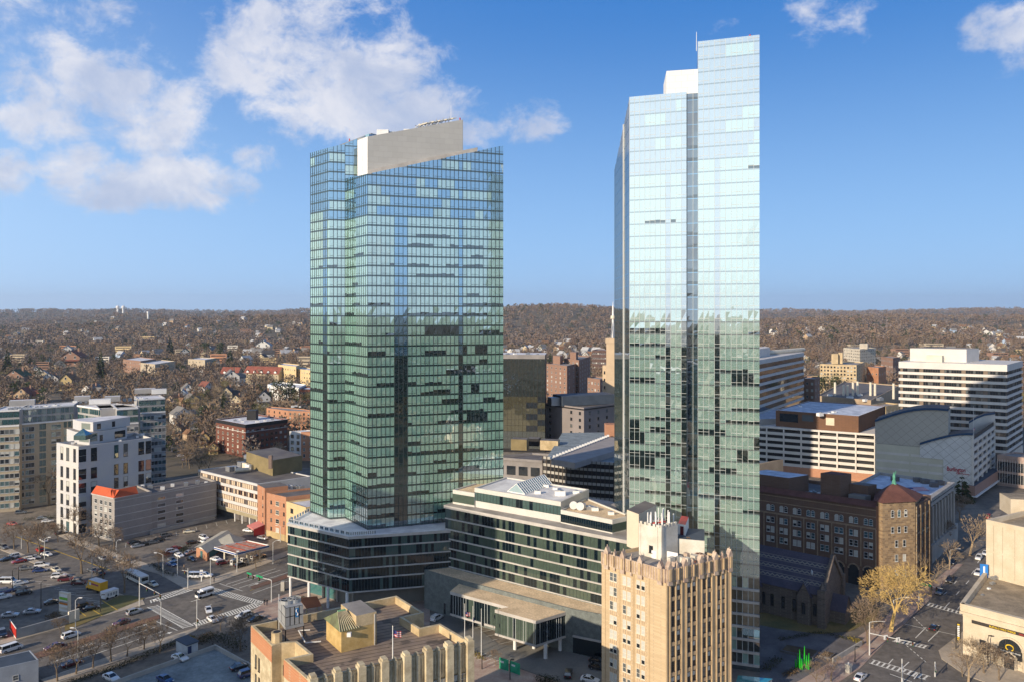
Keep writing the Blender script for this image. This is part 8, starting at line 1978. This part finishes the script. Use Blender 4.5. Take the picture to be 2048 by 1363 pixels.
for (x, y, k, c, h, l) in ((360, 1318, 'sedan', 'white', (9, 3), 'white sedan on the garage roof beside the shed'), (222, 1358, 'sedan', 'white', (9, 4), 'white sedan at the left end of the garage roof'), (330, 1362, 'sedan', 'blue', (9, 4), 'blue car cut by the bottom edge on the garage roof'), (480, 1336, 'sedan', 'black', (9, -3), 'black car at the right side of the garage roof'), (497, 1350, 'suv', 'blue', (9, -3), 'blue car by the right wall of the garage roof')):
    car(x, y, k, c, h, l, None, 5.12)
for t in VP.values():
    if 'used' in t: del t['used']
# bus, mail truck, yellow box truck, white trailer
def box_vehicle(name, label, cat, px_, py_, head, L, W_, H_, body, low=None, z0=.5, nwin=6, cabin=None, roof=None, z=.05):
    g = P(px_, py_, z); q = P(px_+head[0], py_+head[1], z); rz = math.atan2(q.y-g.y, q.x-g.x)
    t = thing(name, label, cat, tuple(g), rz); s = CSC; hx = L/2
    def add(b, nm): o = b.build(nm, None); o.parent = t; return o
    b = MB(); b.prism([(-hx, -W_/2), (hx if not cabin else hx-1.7, -W_/2), (hx if not cabin else hx-1.7, W_/2), (-hx, W_/2)], z0, H_, body, roof or body, bottom=True); add(b, 'body')
    if cabin:
        b = MB(); b.prism([(hx-1.75, -W_/2*.9), (hx, -W_/2*.85), (hx, W_/2*.85), (hx-1.75, W_/2*.9)], .45, [2.1, 1.25, 1.25, 2.1] if False else 1.2, cabin, bottom=True)
        b.prism([(hx-1.75, -W_/2*.85), (hx-.7, -W_/2*.8), (hx-.7, W_/2*.8), (hx-1.75, W_/2*.85)], 1.2, 2.15, cabin); add(b, 'cab')
        b = MB(); b.face([(hx-.68, -W_*.36, 1.25), (hx-.68, W_*.36, 1.25), (hx-.72, W_*.33, 2.0), (hx-.72, -W_*.33, 2.0)], G_CAR); add(b, 'windscreen')
    if nwin:
        for sgn in (-1, 1):
            b = MB(); y = sgn*(W_/2+.02)
            for i in range(nwin):
                x0 = -hx*.92+i*(L*.92)/nwin; b.face([(x0, y, H_*.52), (x0+L*.8/nwin, y, H_*.52), (x0+L*.8/nwin, y, H_*.84), (x0, y, H_*.84)], G_CAR)
            add(b, 'side_windows')
        b = MB()
        for x in (-hx-.02, hx+.02): b.face([(x, -W_*.42, H_*.48), (x, W_*.42, H_*.48), (x, W_*.42, H_*.86), (x, -W_*.42, H_*.86)], G_CAR)
        add(b, 'windscreen')
    for x in (-.62, .62 if not cabin else .72):
        for sg in (-1, 1): b = MB(); b.tube((x*hx, sg*(W_/2-.2), .42), (x*hx, sg*(W_/2+.04), .42), .42, .42, M_TYRE, 12); add(b, 'wheel')
    t.scale = (s,)*3; return t, add
M_BUSW = paint('bus_white', (.62, .62, .58), .4); M_YTR = paint('truck_yellow', (.72, .38, .02), .4); M_TRW = paint('trailer_white', (.7, .7, .7), .5)
t, add = box_vehicle('city_bus', 'white city bus in the shade of the cross street', 'bus', 273, 1161, CR, 12, 2.6, 3.0, M_BUSW, roof=M_WHITE, nwin=8)
t, add = box_vehicle('mail_truck', 'white boxy mail truck crossing the intersection', 'truck', 409, 1192, (-10, 3), 5.4, 2.1, 2.5, M_TRW, nwin=2, cabin=M_TRW)
t, add = box_vehicle('box_truck', 'yellow rental box truck with a pale roof at the lot edge', 'truck', 193, 1180, (-10, -3.2), 8.2, 2.6, 3.6, M_YTR, nwin=0, cabin=M_YTR, roof=M_TRW, z0=.9)
b = MB(); 
for sgn in (-1, 1): b.face([(-3.2, sgn*1.33, 2.3), (.6, sgn*1.33, 2.3), (.6, sgn*1.33, 2.8), (-3.2, sgn*1.33, 2.8)], mat('truck_decal', (.3, .03, .12), .5)); b.face([(.9, sgn*1.33, 2.0), (1.9, sgn*1.33, 2.0), (1.9, sgn*1.33, 3.0), (.9, sgn*1.33, 3.0)], M_TRW)
add(b, 'decal')
t, add = box_vehicle('site_trailer', 'small white trailer with grey lettering right behind the yellow truck', 'trailer', 219, 1194, AV, 4.6, 2.4, 2.5, M_TRW, nwin=0, z0=.4)
b = MB()
for i, x in enumerate((-1.4, -.5, .4, 1.2)): b.face([(x, -1.22, 1.0), (x+.6, -1.22, 1.0), (x+.6, -1.22, 1.9), (x, -1.22, 1.9)], mat('trailer_mark', (.3, .32, .34), .6))
add(b, 'lettering')

# ---------------------------------------------------------------- street furniture
M_POLE = mat('pole_grey', (.55, .55, .53), .6); M_SIGN = mat('sign_green', (.02, .28, .12), .5); M_SIG = mat('signal_black', (.03, .03, .028), .5)
def lamp(px_, pyb, hpx, adx, label, group='street lamps', dark=False, z=.1):
    g = P(px_, pyb, z); h = hpx*g.y/F; m = M_SIG if dark else M_POLE; t = thing('street_lamp', label, 'street lamp', tuple(g), 0, group)
    b = MB(); b.tube(g, g+Vector((0, 0, h*.92)), .12, .08, m, 8); b.build('pole', t)
    a = Vector((adx*g.y/F, 0, 0)); p0 = g+Vector((0, 0, h*.9)); b = MB(); pr = p0
    for i in range(1, 7): tt = i/6; q = p0+a*tt+Vector((0, 0, h*.1*math.sin(tt*math.pi/2))); b.tube(pr, q, .06, .05, m, 6); pr = q
    ar = b.build('arm', t); b = MB(); d = a.normalized() if a.length > 0 else Vector((1, 0, 0)); b.bar(pr-d*.1, pr+d*.7, .3, .16, M_WHITE if not dark else M_SIG); b.build('lamp_head', ar)
for a in ((43, 1096, 38, 5, 'slim street lamp at the far left of the cross street'), (89, 1117, 44, 8, 'street lamp beside the red car tree'), (184, 1155, 48, 7, 'street lamp behind the yellow truck'), (151, 1256, 62, 8, 'street lamp standing against the wall end'), (156, 1332, 78, -9, 'tall street lamp on the near side of the boulevard'), (322, 1248, 50, -10, 'street lamp over the left crosswalk'),
          (326, 1152, 48, -13, 'street lamp with a left arm at the station corner'), (421, 1168, 56, 11, 'street lamp at the station kerb by the price sign'), (546, 1127, 48, 10, 'street lamp below the glass podium'), (561, 1083, 34, -6, 'pale lamp before the cream building'), (233, 1120, 42, 5, 'street lamp beside the orange-roofed block'), (1787, 1257, 64, 25, 'curved street lamp left of the main street, nearer the willow'), (1900, 1130, 34, 16, 'curved street lamp beside the honey coloured tree')):
    lamp(*a)
for a in ((355, 1151, 46, 0, 'plain white pole at the station corner'), (474, 1143, 42, 0, 'plain white pole under the canopy edge')): lamp(*a, group='white poles')
for a in ((25, 1180, 44, 4, 'dark twin-head lamp at the left of the lot'), (82, 1216, 56, 6, 'dark twin-head lamp in the middle of the lot'), (201, 1222, 34, 3, 'dark lamp by the yellow kerbs'), (37, 1160, 30, 3, 'small dark lamp behind the van'), (964, 1337, 28, 2, 'dark decorative lamp at the left end of the plaza walk'), (1020, 1358, 40, 2, 'dark decorative lamp before the green panels'), (1710, 1322, 30, 2, 'dark decorative lamp on the brick pavement'), (1912, 1296, 42, 2, 'dark decorative lamp by the restaurant banner'), (1976, 1330, 60, 2, 'dark lamp before the restaurant arch')):
    lamp(*a, group='dark lamps', dark=True)
def mast(px_, pyb, hpx, tip, hp2, label, signs, heads, curve=True, red=False):
    """signal mast: arm runs to `tip` (photo pixel) at arm height"""
    g = P(px_, pyb, .1); h = hpx*g.y/F; zt = hp2*g.y/F; t = thing('traffic_signal', label, 'traffic signal', tuple(g), 0)
    b = MB(); b.tube(g, g+Vector((0, 0, h)), .16, .1, M_POLE, 8); b.build('pole', t)
    p0 = g+Vector((0, 0, zt)); p1 = P(tip[0], tip[1], zt); b = MB(); b.tube(p0, p1, .10, .06, M_POLE, 8)
    if curve:
        pr = g+Vector((0, 0, h)); d = (p1-p0).normalized()
        for i in range(1, 6): tt = i/5; q = g+Vector((0, 0, h))+d*3.2*tt+Vector((0, 0, .8*math.sin(tt*math.pi/2))); b.tube(pr, q, .06, .05, M_POLE, 6); pr = q
    ar = b.build('arm', t); d = (p1-p0).normalized()
    for s, w in signs: c = lerp(p0, p1, s); b = MB(); b.box((c.x, c.y-.1), (d.x, d.y), (-d.y, d.x), w/2, .04, zt-.05, zt+.5, M_SIGN); b.build('name_sign', ar)
    for s in heads:
        c = lerp(p0, p1, s); b = MB(); b.box((c.x, c.y), (d.x, d.y), (-d.y, d.x), .18, .16, zt-1.0, zt+.1, M_SIG)
        for k in range(3): b.tube((c.x, c.y-.18, zt-.15-k*.33), (c.x, c.y-.2, zt-.15-k*.33), .1, .1, MC['sign_red'] if k == 0 else (M_YLINE if k == 1 else M_SIGN), 8)
        b.build('signal_head', ar)
mast(543, 1203, 44, (494, 1146), 44, 'signal arm with two green street signs over the upper crosswalk', ((.9, 1.9), (.48, 2.6)), (.95, .75, .5), False)
mast(279, 1211, 58, (323, 1188), 46, 'signal arm reaching from the lot corner over the left crosswalk', (), (.35, .7, .95), False)
mast(394, 1255, 58, (400, 1240), 20, 'signal pole standing at the lower corner of the intersection', (), (.2,), False)
mast(376, 1175, 40, (364, 1139), 34, 'slim signal pole at the station side corner', (), (.5,), False)
mast(1739, 1309, 66, (1830, 1284), 44, 'curved signal mast with white signs across the main street', (), (.4, .62, .95))
mast(1838, 1202, 40, (1885, 1176), 36, 'green-signed signal mast at the far crossing', ((.28, 2.8),), (.55, .75), False)
mast(1804, 1366, 50, (1806, 1362), 40, 'short signal post by the bottom crosswalk', (), (.5,), False); mast(1870, 1352, 30, (1872, 1340), 26, 'signal post on the right bottom corner', (), (.5,), False)
# white arrow signs on the big mast
g = P(1739, 1309, .1); zt = 44*g.y/F; p1 = P(1830, 1284, zt); p0 = g+Vector((0, 0, zt-.1))
for s, lb in ((.35, 'white square lane sign on the curved mast, left one'), (.62, 'white square lane sign on the curved mast, right one')):
    c = lerp(p0, p1, s); b = MB(); b.box((c.x, c.y-.25), (.95, .3), (-.3, .95), .5, .04, zt-.5, zt+.5, M_WHITE); b.bar((c.x-.05, c.y-.32, zt-.3), (c.x+.1, c.y-.32, zt+.3), .1, .06, M_SIG); o = b.build('lane_sign', None, (c.x, c.y, zt)); tag(o, lb, 'sign')
# lot sign pylon, retaining wall, kiosk signs
pyl = thing('sign_pylon', 'tall sign pylon of stacked white, green and orange panels at the car park entrance', 'sign', tuple(P(127, 1230)))
a, c = P(118, 1227), P(136, 1231); dd = (c-a); hh = 45*a.y/F; n = Vector((*wall_normal(a, c), 0)); mid = (a+c)/2
b = MB(); b.box((mid.x-n.x*.4, mid.y-n.y*.4), (dd.normalized().x, dd.normalized().y), (n.x, n.y), dd.length/2+.1, .35, 0, hh, M_CREAM); b.build('frame', pyl)
for k, (f0, f1, m_) in enumerate(((.93, .80, M_WHITE), (.79, .68, mat('sign_lime', (.2, .55, .06), .5)), (.67, .62, M_WHITE), (.61, .56, M_METAL), (.55, .47, mat('sign_orange', (.6, .22, .04), .5)), (.46, .36, M_WHITE), (.35, .27, M_CREAM), (.26, .17, M_WHITE))):
    m = MB(); wallbar(a, c, f1*hh, f0*hh, .06, m_, m, 0, .06, .94); m.build('sign_panel', pyl)
rw_ = thing('retaining_wall', 'long grey concrete wall with a red and white end along the boulevard', 'wall', tuple(P(80, 1260)))
a, c, e = P(33, 1277), P(138, 1247), P(159, 1240); b = MB()
wallbar(a, c, 0, 2.3, .0, mat('wall_grey', (.34, .34, .33), .9, .1, .4), b, .35); b.build('wall', rw_); b = MB(); wallbar(c, e, 0, 3.0, .0, M_CREAM, b, .5); b.build('wall_end', rw_)
b = MB(); r0_ = P(33, 1277); r1_ = P(20, 1258); wallbar(r1_, r0_, .3, 2.4, .1, M_RED, b); wallbar(r1_, r0_, .0, .3, .1, M_WHITE, b); wallbar(r1_, r0_, 2.4, 2.6, .1, M_WHITE, b); b.build('red_panel', rw_)
ps = thing('price_sign', 'white and blue fuel price sign at the station corner', 'sign', tuple(P(403, 1162)))
g = P(403, 1162); b = MB(); b.box((g.x, g.y), (1, 0), (0, 1), .12, .12, 0, 1.6, M_WHITE); b.build('post', ps); b = MB(); b.box((g.x, g.y), (1, .1), (-.1, 1), .42, .12, 1.6, 3.4, M_WHITE); b.build('panel', ps)
b = MB(); b.box((g.x, g.y-.14), (1, .1), (-.1, 1), .28, .02, 1.9, 2.9, M_BLUEF); b.tube((g.x, g.y-.17, 2.45), (g.x, g.y-.19, 2.45), .2, .2, M_WHITE, 8); b.build('emblem', ps)
# pedestrians
def person(px_, py_, z, top, leg, label, rz=0, bag=False):
    t = thing('person', label, 'person', tuple(P(px_, py_, z)), rz); h = 1.72; r = random.Random(px_)
    rings = [(0, .05, .09), (.08, .055, .06), (.45, .065, .07), (.82, .10, .10)]
    b = MB()
    def limb(pts, m, n=8):
        for (p, ra), (q, rb_) in zip(pts, pts[1:]): b.tube(p, q, ra, rb_, m, n)
    st = .16
    skin = mat('skin', (.42, .25, .17), .6)
    for s, f in ((-1, st), (1, -st)): limb([((f*1.2, s*.09, .04), .05), ((f*.5+.03, s*.09, .45), .065), ((0, s*.08, .86), .09)], leg); b.bar((f*1.2-.06, s*.09, .03), (f*1.2+.16, s*.09, .03), .09, .07, M_SIG)
    limb([((0, 0, .82), .14), ((0, 0, 1.05), .13), ((.01, 0, 1.3), .17), ((.01, 0, 1.44), .12), ((.01, 0, 1.5), .06)], top, 10)
    for s, f in ((-1, -.12), (1, .12)): limb([((0, s*.19, 1.40), .06), ((f*.4, s*.23, 1.12), .05), ((f+.08, s*.22, .88), .035)], top); limb([((f+.08, s*.22, .88), .035), ((f+.11, s*.22, .78), .025)], skin)
    limb([((.01, 0, 1.47), .055), ((.02, 0, 1.56), .085), ((.03, 0, 1.65), .095), ((.02, 0, 1.73), .05)], skin, 10)
    b.build('body', None).parent = t
    b = MB(); b.tube((0, 0, 1.62), (0, 0, 1.76), .105, .06, M_SIG, 10); b.build('hair', None).parent = t
    t.scale = (.95,)*3
M_JK = mat('dark_jacket', (.02, .02, .025), .8); M_JN = mat('dark_trousers', (.025, .03, .05), .8); M_COAT = mat('tan_coat', (.3, .2, .12), .8)
person(529, 1208, .12, M_JK, M_JN, 'pedestrian in dark clothes at the end of the crosswalk, left one', 2.5); person(534, 1209, .12, M_JK, M_JN, 'pedestrian in dark clothes at the end of the crosswalk, right one', 2.2)
person(428, 1163, .12, M_JK, M_JN, 'pedestrian in a dark jacket on the station pavement', .3); person(368, 1138, .12, M_COAT, M_JN, 'pedestrian in a tan coat near the hedge', 1.0)
# pergola, hedges, sculpture, green panels, stone gate piers
pe = thing('pergola', 'rust red roofed garden shelter behind the bank building', 'pergola', tuple(P(620, 1225)))
z = 3.6; q = [P(598, 1194, z), P(634, 1191, z), P(643, 1210, z), P(613, 1215, z)]
b = MB(); b.prism(xy(*q), z-.15, z, mat('rust_roof', (.35, .11, .04), .8), bottom=True); b.build('roof', pe)
for v in q: b = MB(); b.box((v.x, v.y), (1, 0), (0, 1), .12, .12, 0, z-.1, MC['buff_stone']); b.build('post', pe)
def hedge(name, pts, w, h, m, label, n=900, cat='hedge'):
    b = MB(); L = [P(*p) for p in pts]; tot = sum((L[i+1]-L[i]).length for i in range(len(L)-1)); r = random.Random(len(label))
    for i in range(len(L)-1):
        k = int(n*(L[i+1]-L[i]).length/tot)
        for _ in range(k):
            c = lerp(L[i], L[i+1], r.random())+Vector((r.uniform(-w, w)/2, r.uniform(-w, w)/2, h*math.sqrt(r.random())*r.uniform(.7, 1))); s = r.uniform(.08, .24)
            v = [c+Vector((r.uniform(-s, s), r.uniform(-s, s), r.uniform(-s, s))) for _ in range(3)]; b.face(v, m)
    o = b.build(name, None, tuple(L[0])); tag(o, label, cat)
M_HG = mat('hedge_green', (.045, .05, .02), .95, .2, .6); M_HR = mat('hedge_red', (.20, .06, .03), .95, .2, .6); M_HB = mat('hedge_brown', (.14, .095, .05), .95, .2, .6); M_HY = mat('hedge_yellow', (.25, .2, .05), .95, .2, .6)
hedge('hedge', [(140, 1368), (250, 1330), (330, 1296), (372, 1280)], 1.8, .9, M_HG, 'dark low hedge strip along the boulevard pavement', 2600)
hedge('hedge', [(395, 1286), (440, 1276), (480, 1300)], 4.5, 1.6, M_HG, 'dark shrub bed beyond the garage corner', 2200); hedge('hedge', [(385, 1290), (425, 1272)], 2.4, 1.3, M_HB, 'brown shrubs above the stair shed', 900); hedge('hedge', [(360, 1284), (385, 1280)], 1.6, 1.2, M_HY, 'yellow green shrub behind the stair shed', 500)
hedge('hedge', [(324, 1108), (336, 1114)], 2.6, 1.5, M_HR, 'red brown shrubs left of the station', 900); hedge('hedge', [(362, 1105), (376, 1096)], 2.2, 1.4, M_HG, 'green hedge beside the parked white cars', 700); hedge('hedge', [(303, 1130), (330, 1146), (350, 1152)], 2.0, 1.0, M_HG, 'low hedge on the station corner', 900)
hedge('hedge', [(440, 1118), (445, 1121)], 1, .6, M_HB, 'tiny shrub bed before the shop door', 200); hedge('hedge', [(594, 1196), (612, 1202)], 1.6, .8, M_HY, 'yellow grasses before the podium columns', 500); hedge('hedge', [(935, 1303), (965, 1318)], 1.8, .8, M_HY, 'small planting bed under the flagpoles', 500)
hedge('hedge', [(1080, 1362), (1110, 1368)], 3, 1.3, M_HG, 'dark bushes by the driveway at the bottom', 900); hedge('hedge', [(1700, 1277), (1722, 1286)], 1.6, .7, M_HY, 'clipped yellow green hedge at the church lawn corner', 500); hedge('hedge', [(1560, 1280), (1640, 1266), (1700, 1280)], 1.2, .8, M_HG, 'dark hedge along the garden terrace', 900)
hedge('hedge', [(1525, 1345), (1560, 1320)], 2.5, 1.2, M_HG, 'dark shrubs at the foot of the tall glass tower', 700); hedge('hedge', [(1570, 1352), (1596, 1340)], 1.8, .8, M_HB, 'round grey grasses before the green sculpture', 500)
hedge('hedge', [(96, 1240), (118, 1232)], 2.0, 1.6, M_HB, 'brown shrub beside the sign pylon', 600); hedge('hedge', [(50, 1040), (110, 1036)], 2.4, 1.2, M_HG, 'dark hedge before the beige complex', 700); hedge('hedge', [(100, 1058), (112, 1052)], 2.2, 1.6, M_HR, 'red shrubs left of the condominium', 600)
gsn = thing('sculpture', 'bright green sculpture of upright spikes in the garden', 'sculpture', tuple(P(1608, 1334))); M_GRN = mat('bright_green', (.015, .40, .02), .5)
for i, (x, hh) in enumerate(((1596, 5.2), (1600, 7.2), (1604, 4.0), (1609, 8.2), (1613, 5.0), (1617, 6.2), (1621, 3.6), (1592, 3.4))):
    g = P(x, 1333+(i % 3)*2, .14); hpx = hh*5.2; b = MB(); b.tube(g, g+Vector(((x-1608)*.01, 0, hpx*g.y/F)), .26, .06, M_GRN, 6); b.build('spike', gsn)
for (x0, y0, x1, y1, lb) in ((999, 1336, 1017, 1342, 'green construction panel in front of the pavilion, left one'), (1021, 1343, 1040, 1350, 'green construction panel in front of the pavilion, right one')):
    a, c = P(x0, y0), P(x1, y1); b = MB(); wallbar(a, c, .1, 2.5, .05, mat('panel_green', (.03, .38, .2), .6, .15, 1), b, .05); wallbar(a, c, 1.5, 1.9, .07, M_WHITE, b, 0, .12, .5); o = b.build('hoarding', None, tuple(a)); tag(o, lb, 'hoarding')
for i, (x, y) in enumerate(((590, 1163), (600, 1160))): pass
gp = P(566, 1180); b = MB(); b.box((gp.x, gp.y), (1, 0), (0, 1), .5, .5, 0, 2.6, M_CONC); o = b.build('gate_pier', None, tuple(gp)); tag(o, 'concrete gate pier at the podium corner beside the dark ramp', 'pier')
# kiosk and bins on the right pavement
kp = P(1697, 1343, .12); b = MB(); b.box((kp.x, kp.y), (.8, .6), (-.6, .8), .5, .5, .12, 1.9, M_CONC); b.tube((kp.x, kp.y, 1.9), (kp.x, kp.y, 2.3), .2, .12, M_WHITE, 8); o = b.build('kiosk', None, tuple(kp)); tag(o, 'small pale kiosk box on the brick pavement', 'kiosk')
gt = thing('glass_canopy', 'teal glass entrance canopy at the foot of the tall tower', 'canopy', tuple(P(1500, 1352)))
b = MB(); q = [P(1476, 1350, 3.4), P(1545, 1357, 3.4), P(1520, 1372, 3.4), P(1470, 1372, 3.4)]; b.prism(xy(*q), 3.3, 3.5, glass('teal_canopy', (.03, .25, .27), .25), bottom=True); b.build('roof', gt); b = MB(); b.tube((q[1].x-.3, q[1].y, 0), (q[1].x-.3, q[1].y, 3.3), .12, .12, M_WHITE, 6); b.build('post', gt)
# planter boxes of the garden and low terrace walls
for (pts, lb) in ((((1572, 1290), (1640, 1303), (1626, 1317), (1560, 1302)), 'sunken rectangular planter in the shaded garden, left one'), (((1648, 1303), (1672, 1308), (1660, 1318), (1636, 1312)), 'small dark planter right of the big one')):
    q = [P(*p, .16) for p in pts]; b = MB(); b.prism(ccw(xy(*q)), .1, .55, MC['terrace_stone']); b.prism(inset(ccw(xy(*q)), .35), .5, .6, M_HB); o = b.build('planter', None, tuple(q[0])); tag(o, lb, 'planter')
a, c = P(1664, 1325), P(1722, 1290); b = MB(); wallbar(a, c, .1, 1.2, .3, M_CONC, b); o = b.build('low_wall', None, tuple(a)); tag(o, 'low pale wall at the street edge of the garden', 'wall')
# ---------------------------------------------------------------- the town behind the viewpoint (mirrored in the tower glass)
rb_ = random.Random(77); M_BB = [masonry('block_%s' % nm, c1, c2, (.03, .03, .035), 3.2, 3.0) for nm, c1, c2 in (('brown', (.22, .13, .09), (.19, .11, .08)), ('grey', (.28, .27, .26), (.24, .24, .24)), ('tan', (.38, .3, .2), (.34, .27, .18)), ('white', (.5, .48, .44), (.46, .44, .41)))]
for m_ in M_BB:
    for n_ in m_.node_tree.nodes:
        if n_.type == 'TEX_BRICK': n_.inputs['Mortar Size'].default_value = .55; n_.offset = 0
for i in range(34):
    x = -420+(i % 9)*105+rb_.uniform(-28, 28); y = -60-(i//9)*120+rb_.uniform(-25, 25); h = rb_.choice((14, 18, 24, 30, 38, 46)) if i % 9 > 1 else 22
    if i in (3, 13): h = 62
    y = min(y, 40-h*2.2)
    t = thing('town_block', 'plain town block behind the viewpoint, mirrored in the tower glass', 'building', (x, y, 0), 0, 'town blocks behind the viewpoint')
    w, d = rb_.uniform(14, 28), rb_.uniform(12, 22); a = rb_.uniform(.5, .9); ax = (math.cos(a), math.sin(a))
    q = [(x+sx*w*ax[0]-sy*d*ax[1], y+sx*w*ax[1]+sy*d*ax[0]) for sx, sy in ((-1, -1), (1, -1), (1, 1), (-1, 1))]
    shell(t, q, 0, h, rb_.choice(M_BB), rb_.choice((M_ROOFD, M_ROOFG, M_ROOFW)), .8, .5)
PB = []
for i in range(5000):
    X = rg.uniform(-1500, 1500); Y = -30-1900*rg.random()**1.2; PB.append((X, Y, 0, rg.uniform(9, 17), rg.choices((0, 1, 2, 3, 4), (6, 3, 3, 2, .4))[0]))
woods('wood', PB, 34, .5, 'leafless woods behind the viewpoint, mirrored in the tower glass', WM_, 2.2, 9)
# haze over the whole valley
def haze():
    b = MB(); b.prism([(-17500, -17500), (17500, -17500), (17500, 17500), (-17500, 17500)], -4, 420, M_WHITE, bottom=True); o = b.build('haze'); o['kind'] = 'stuff'
    m = bpy.data.materials.new('haze'); m.use_nodes = True; nt = m.node_tree; nt.nodes.clear(); out = nt.nodes.new('ShaderNodeOutputMaterial'); v = nt.nodes.new('ShaderNodeVolumePrincipled')
    v.inputs['Color'].default_value = (.72, .84, 1, 1); v.inputs['Density'].default_value = 5e-5; v.inputs['Anisotropy'].default_value = .2; nt.links.new(v.outputs[0], out.inputs['Volume'])
    o.data.materials.clear(); o.data.materials.append(m)
haze()
flush_windows()
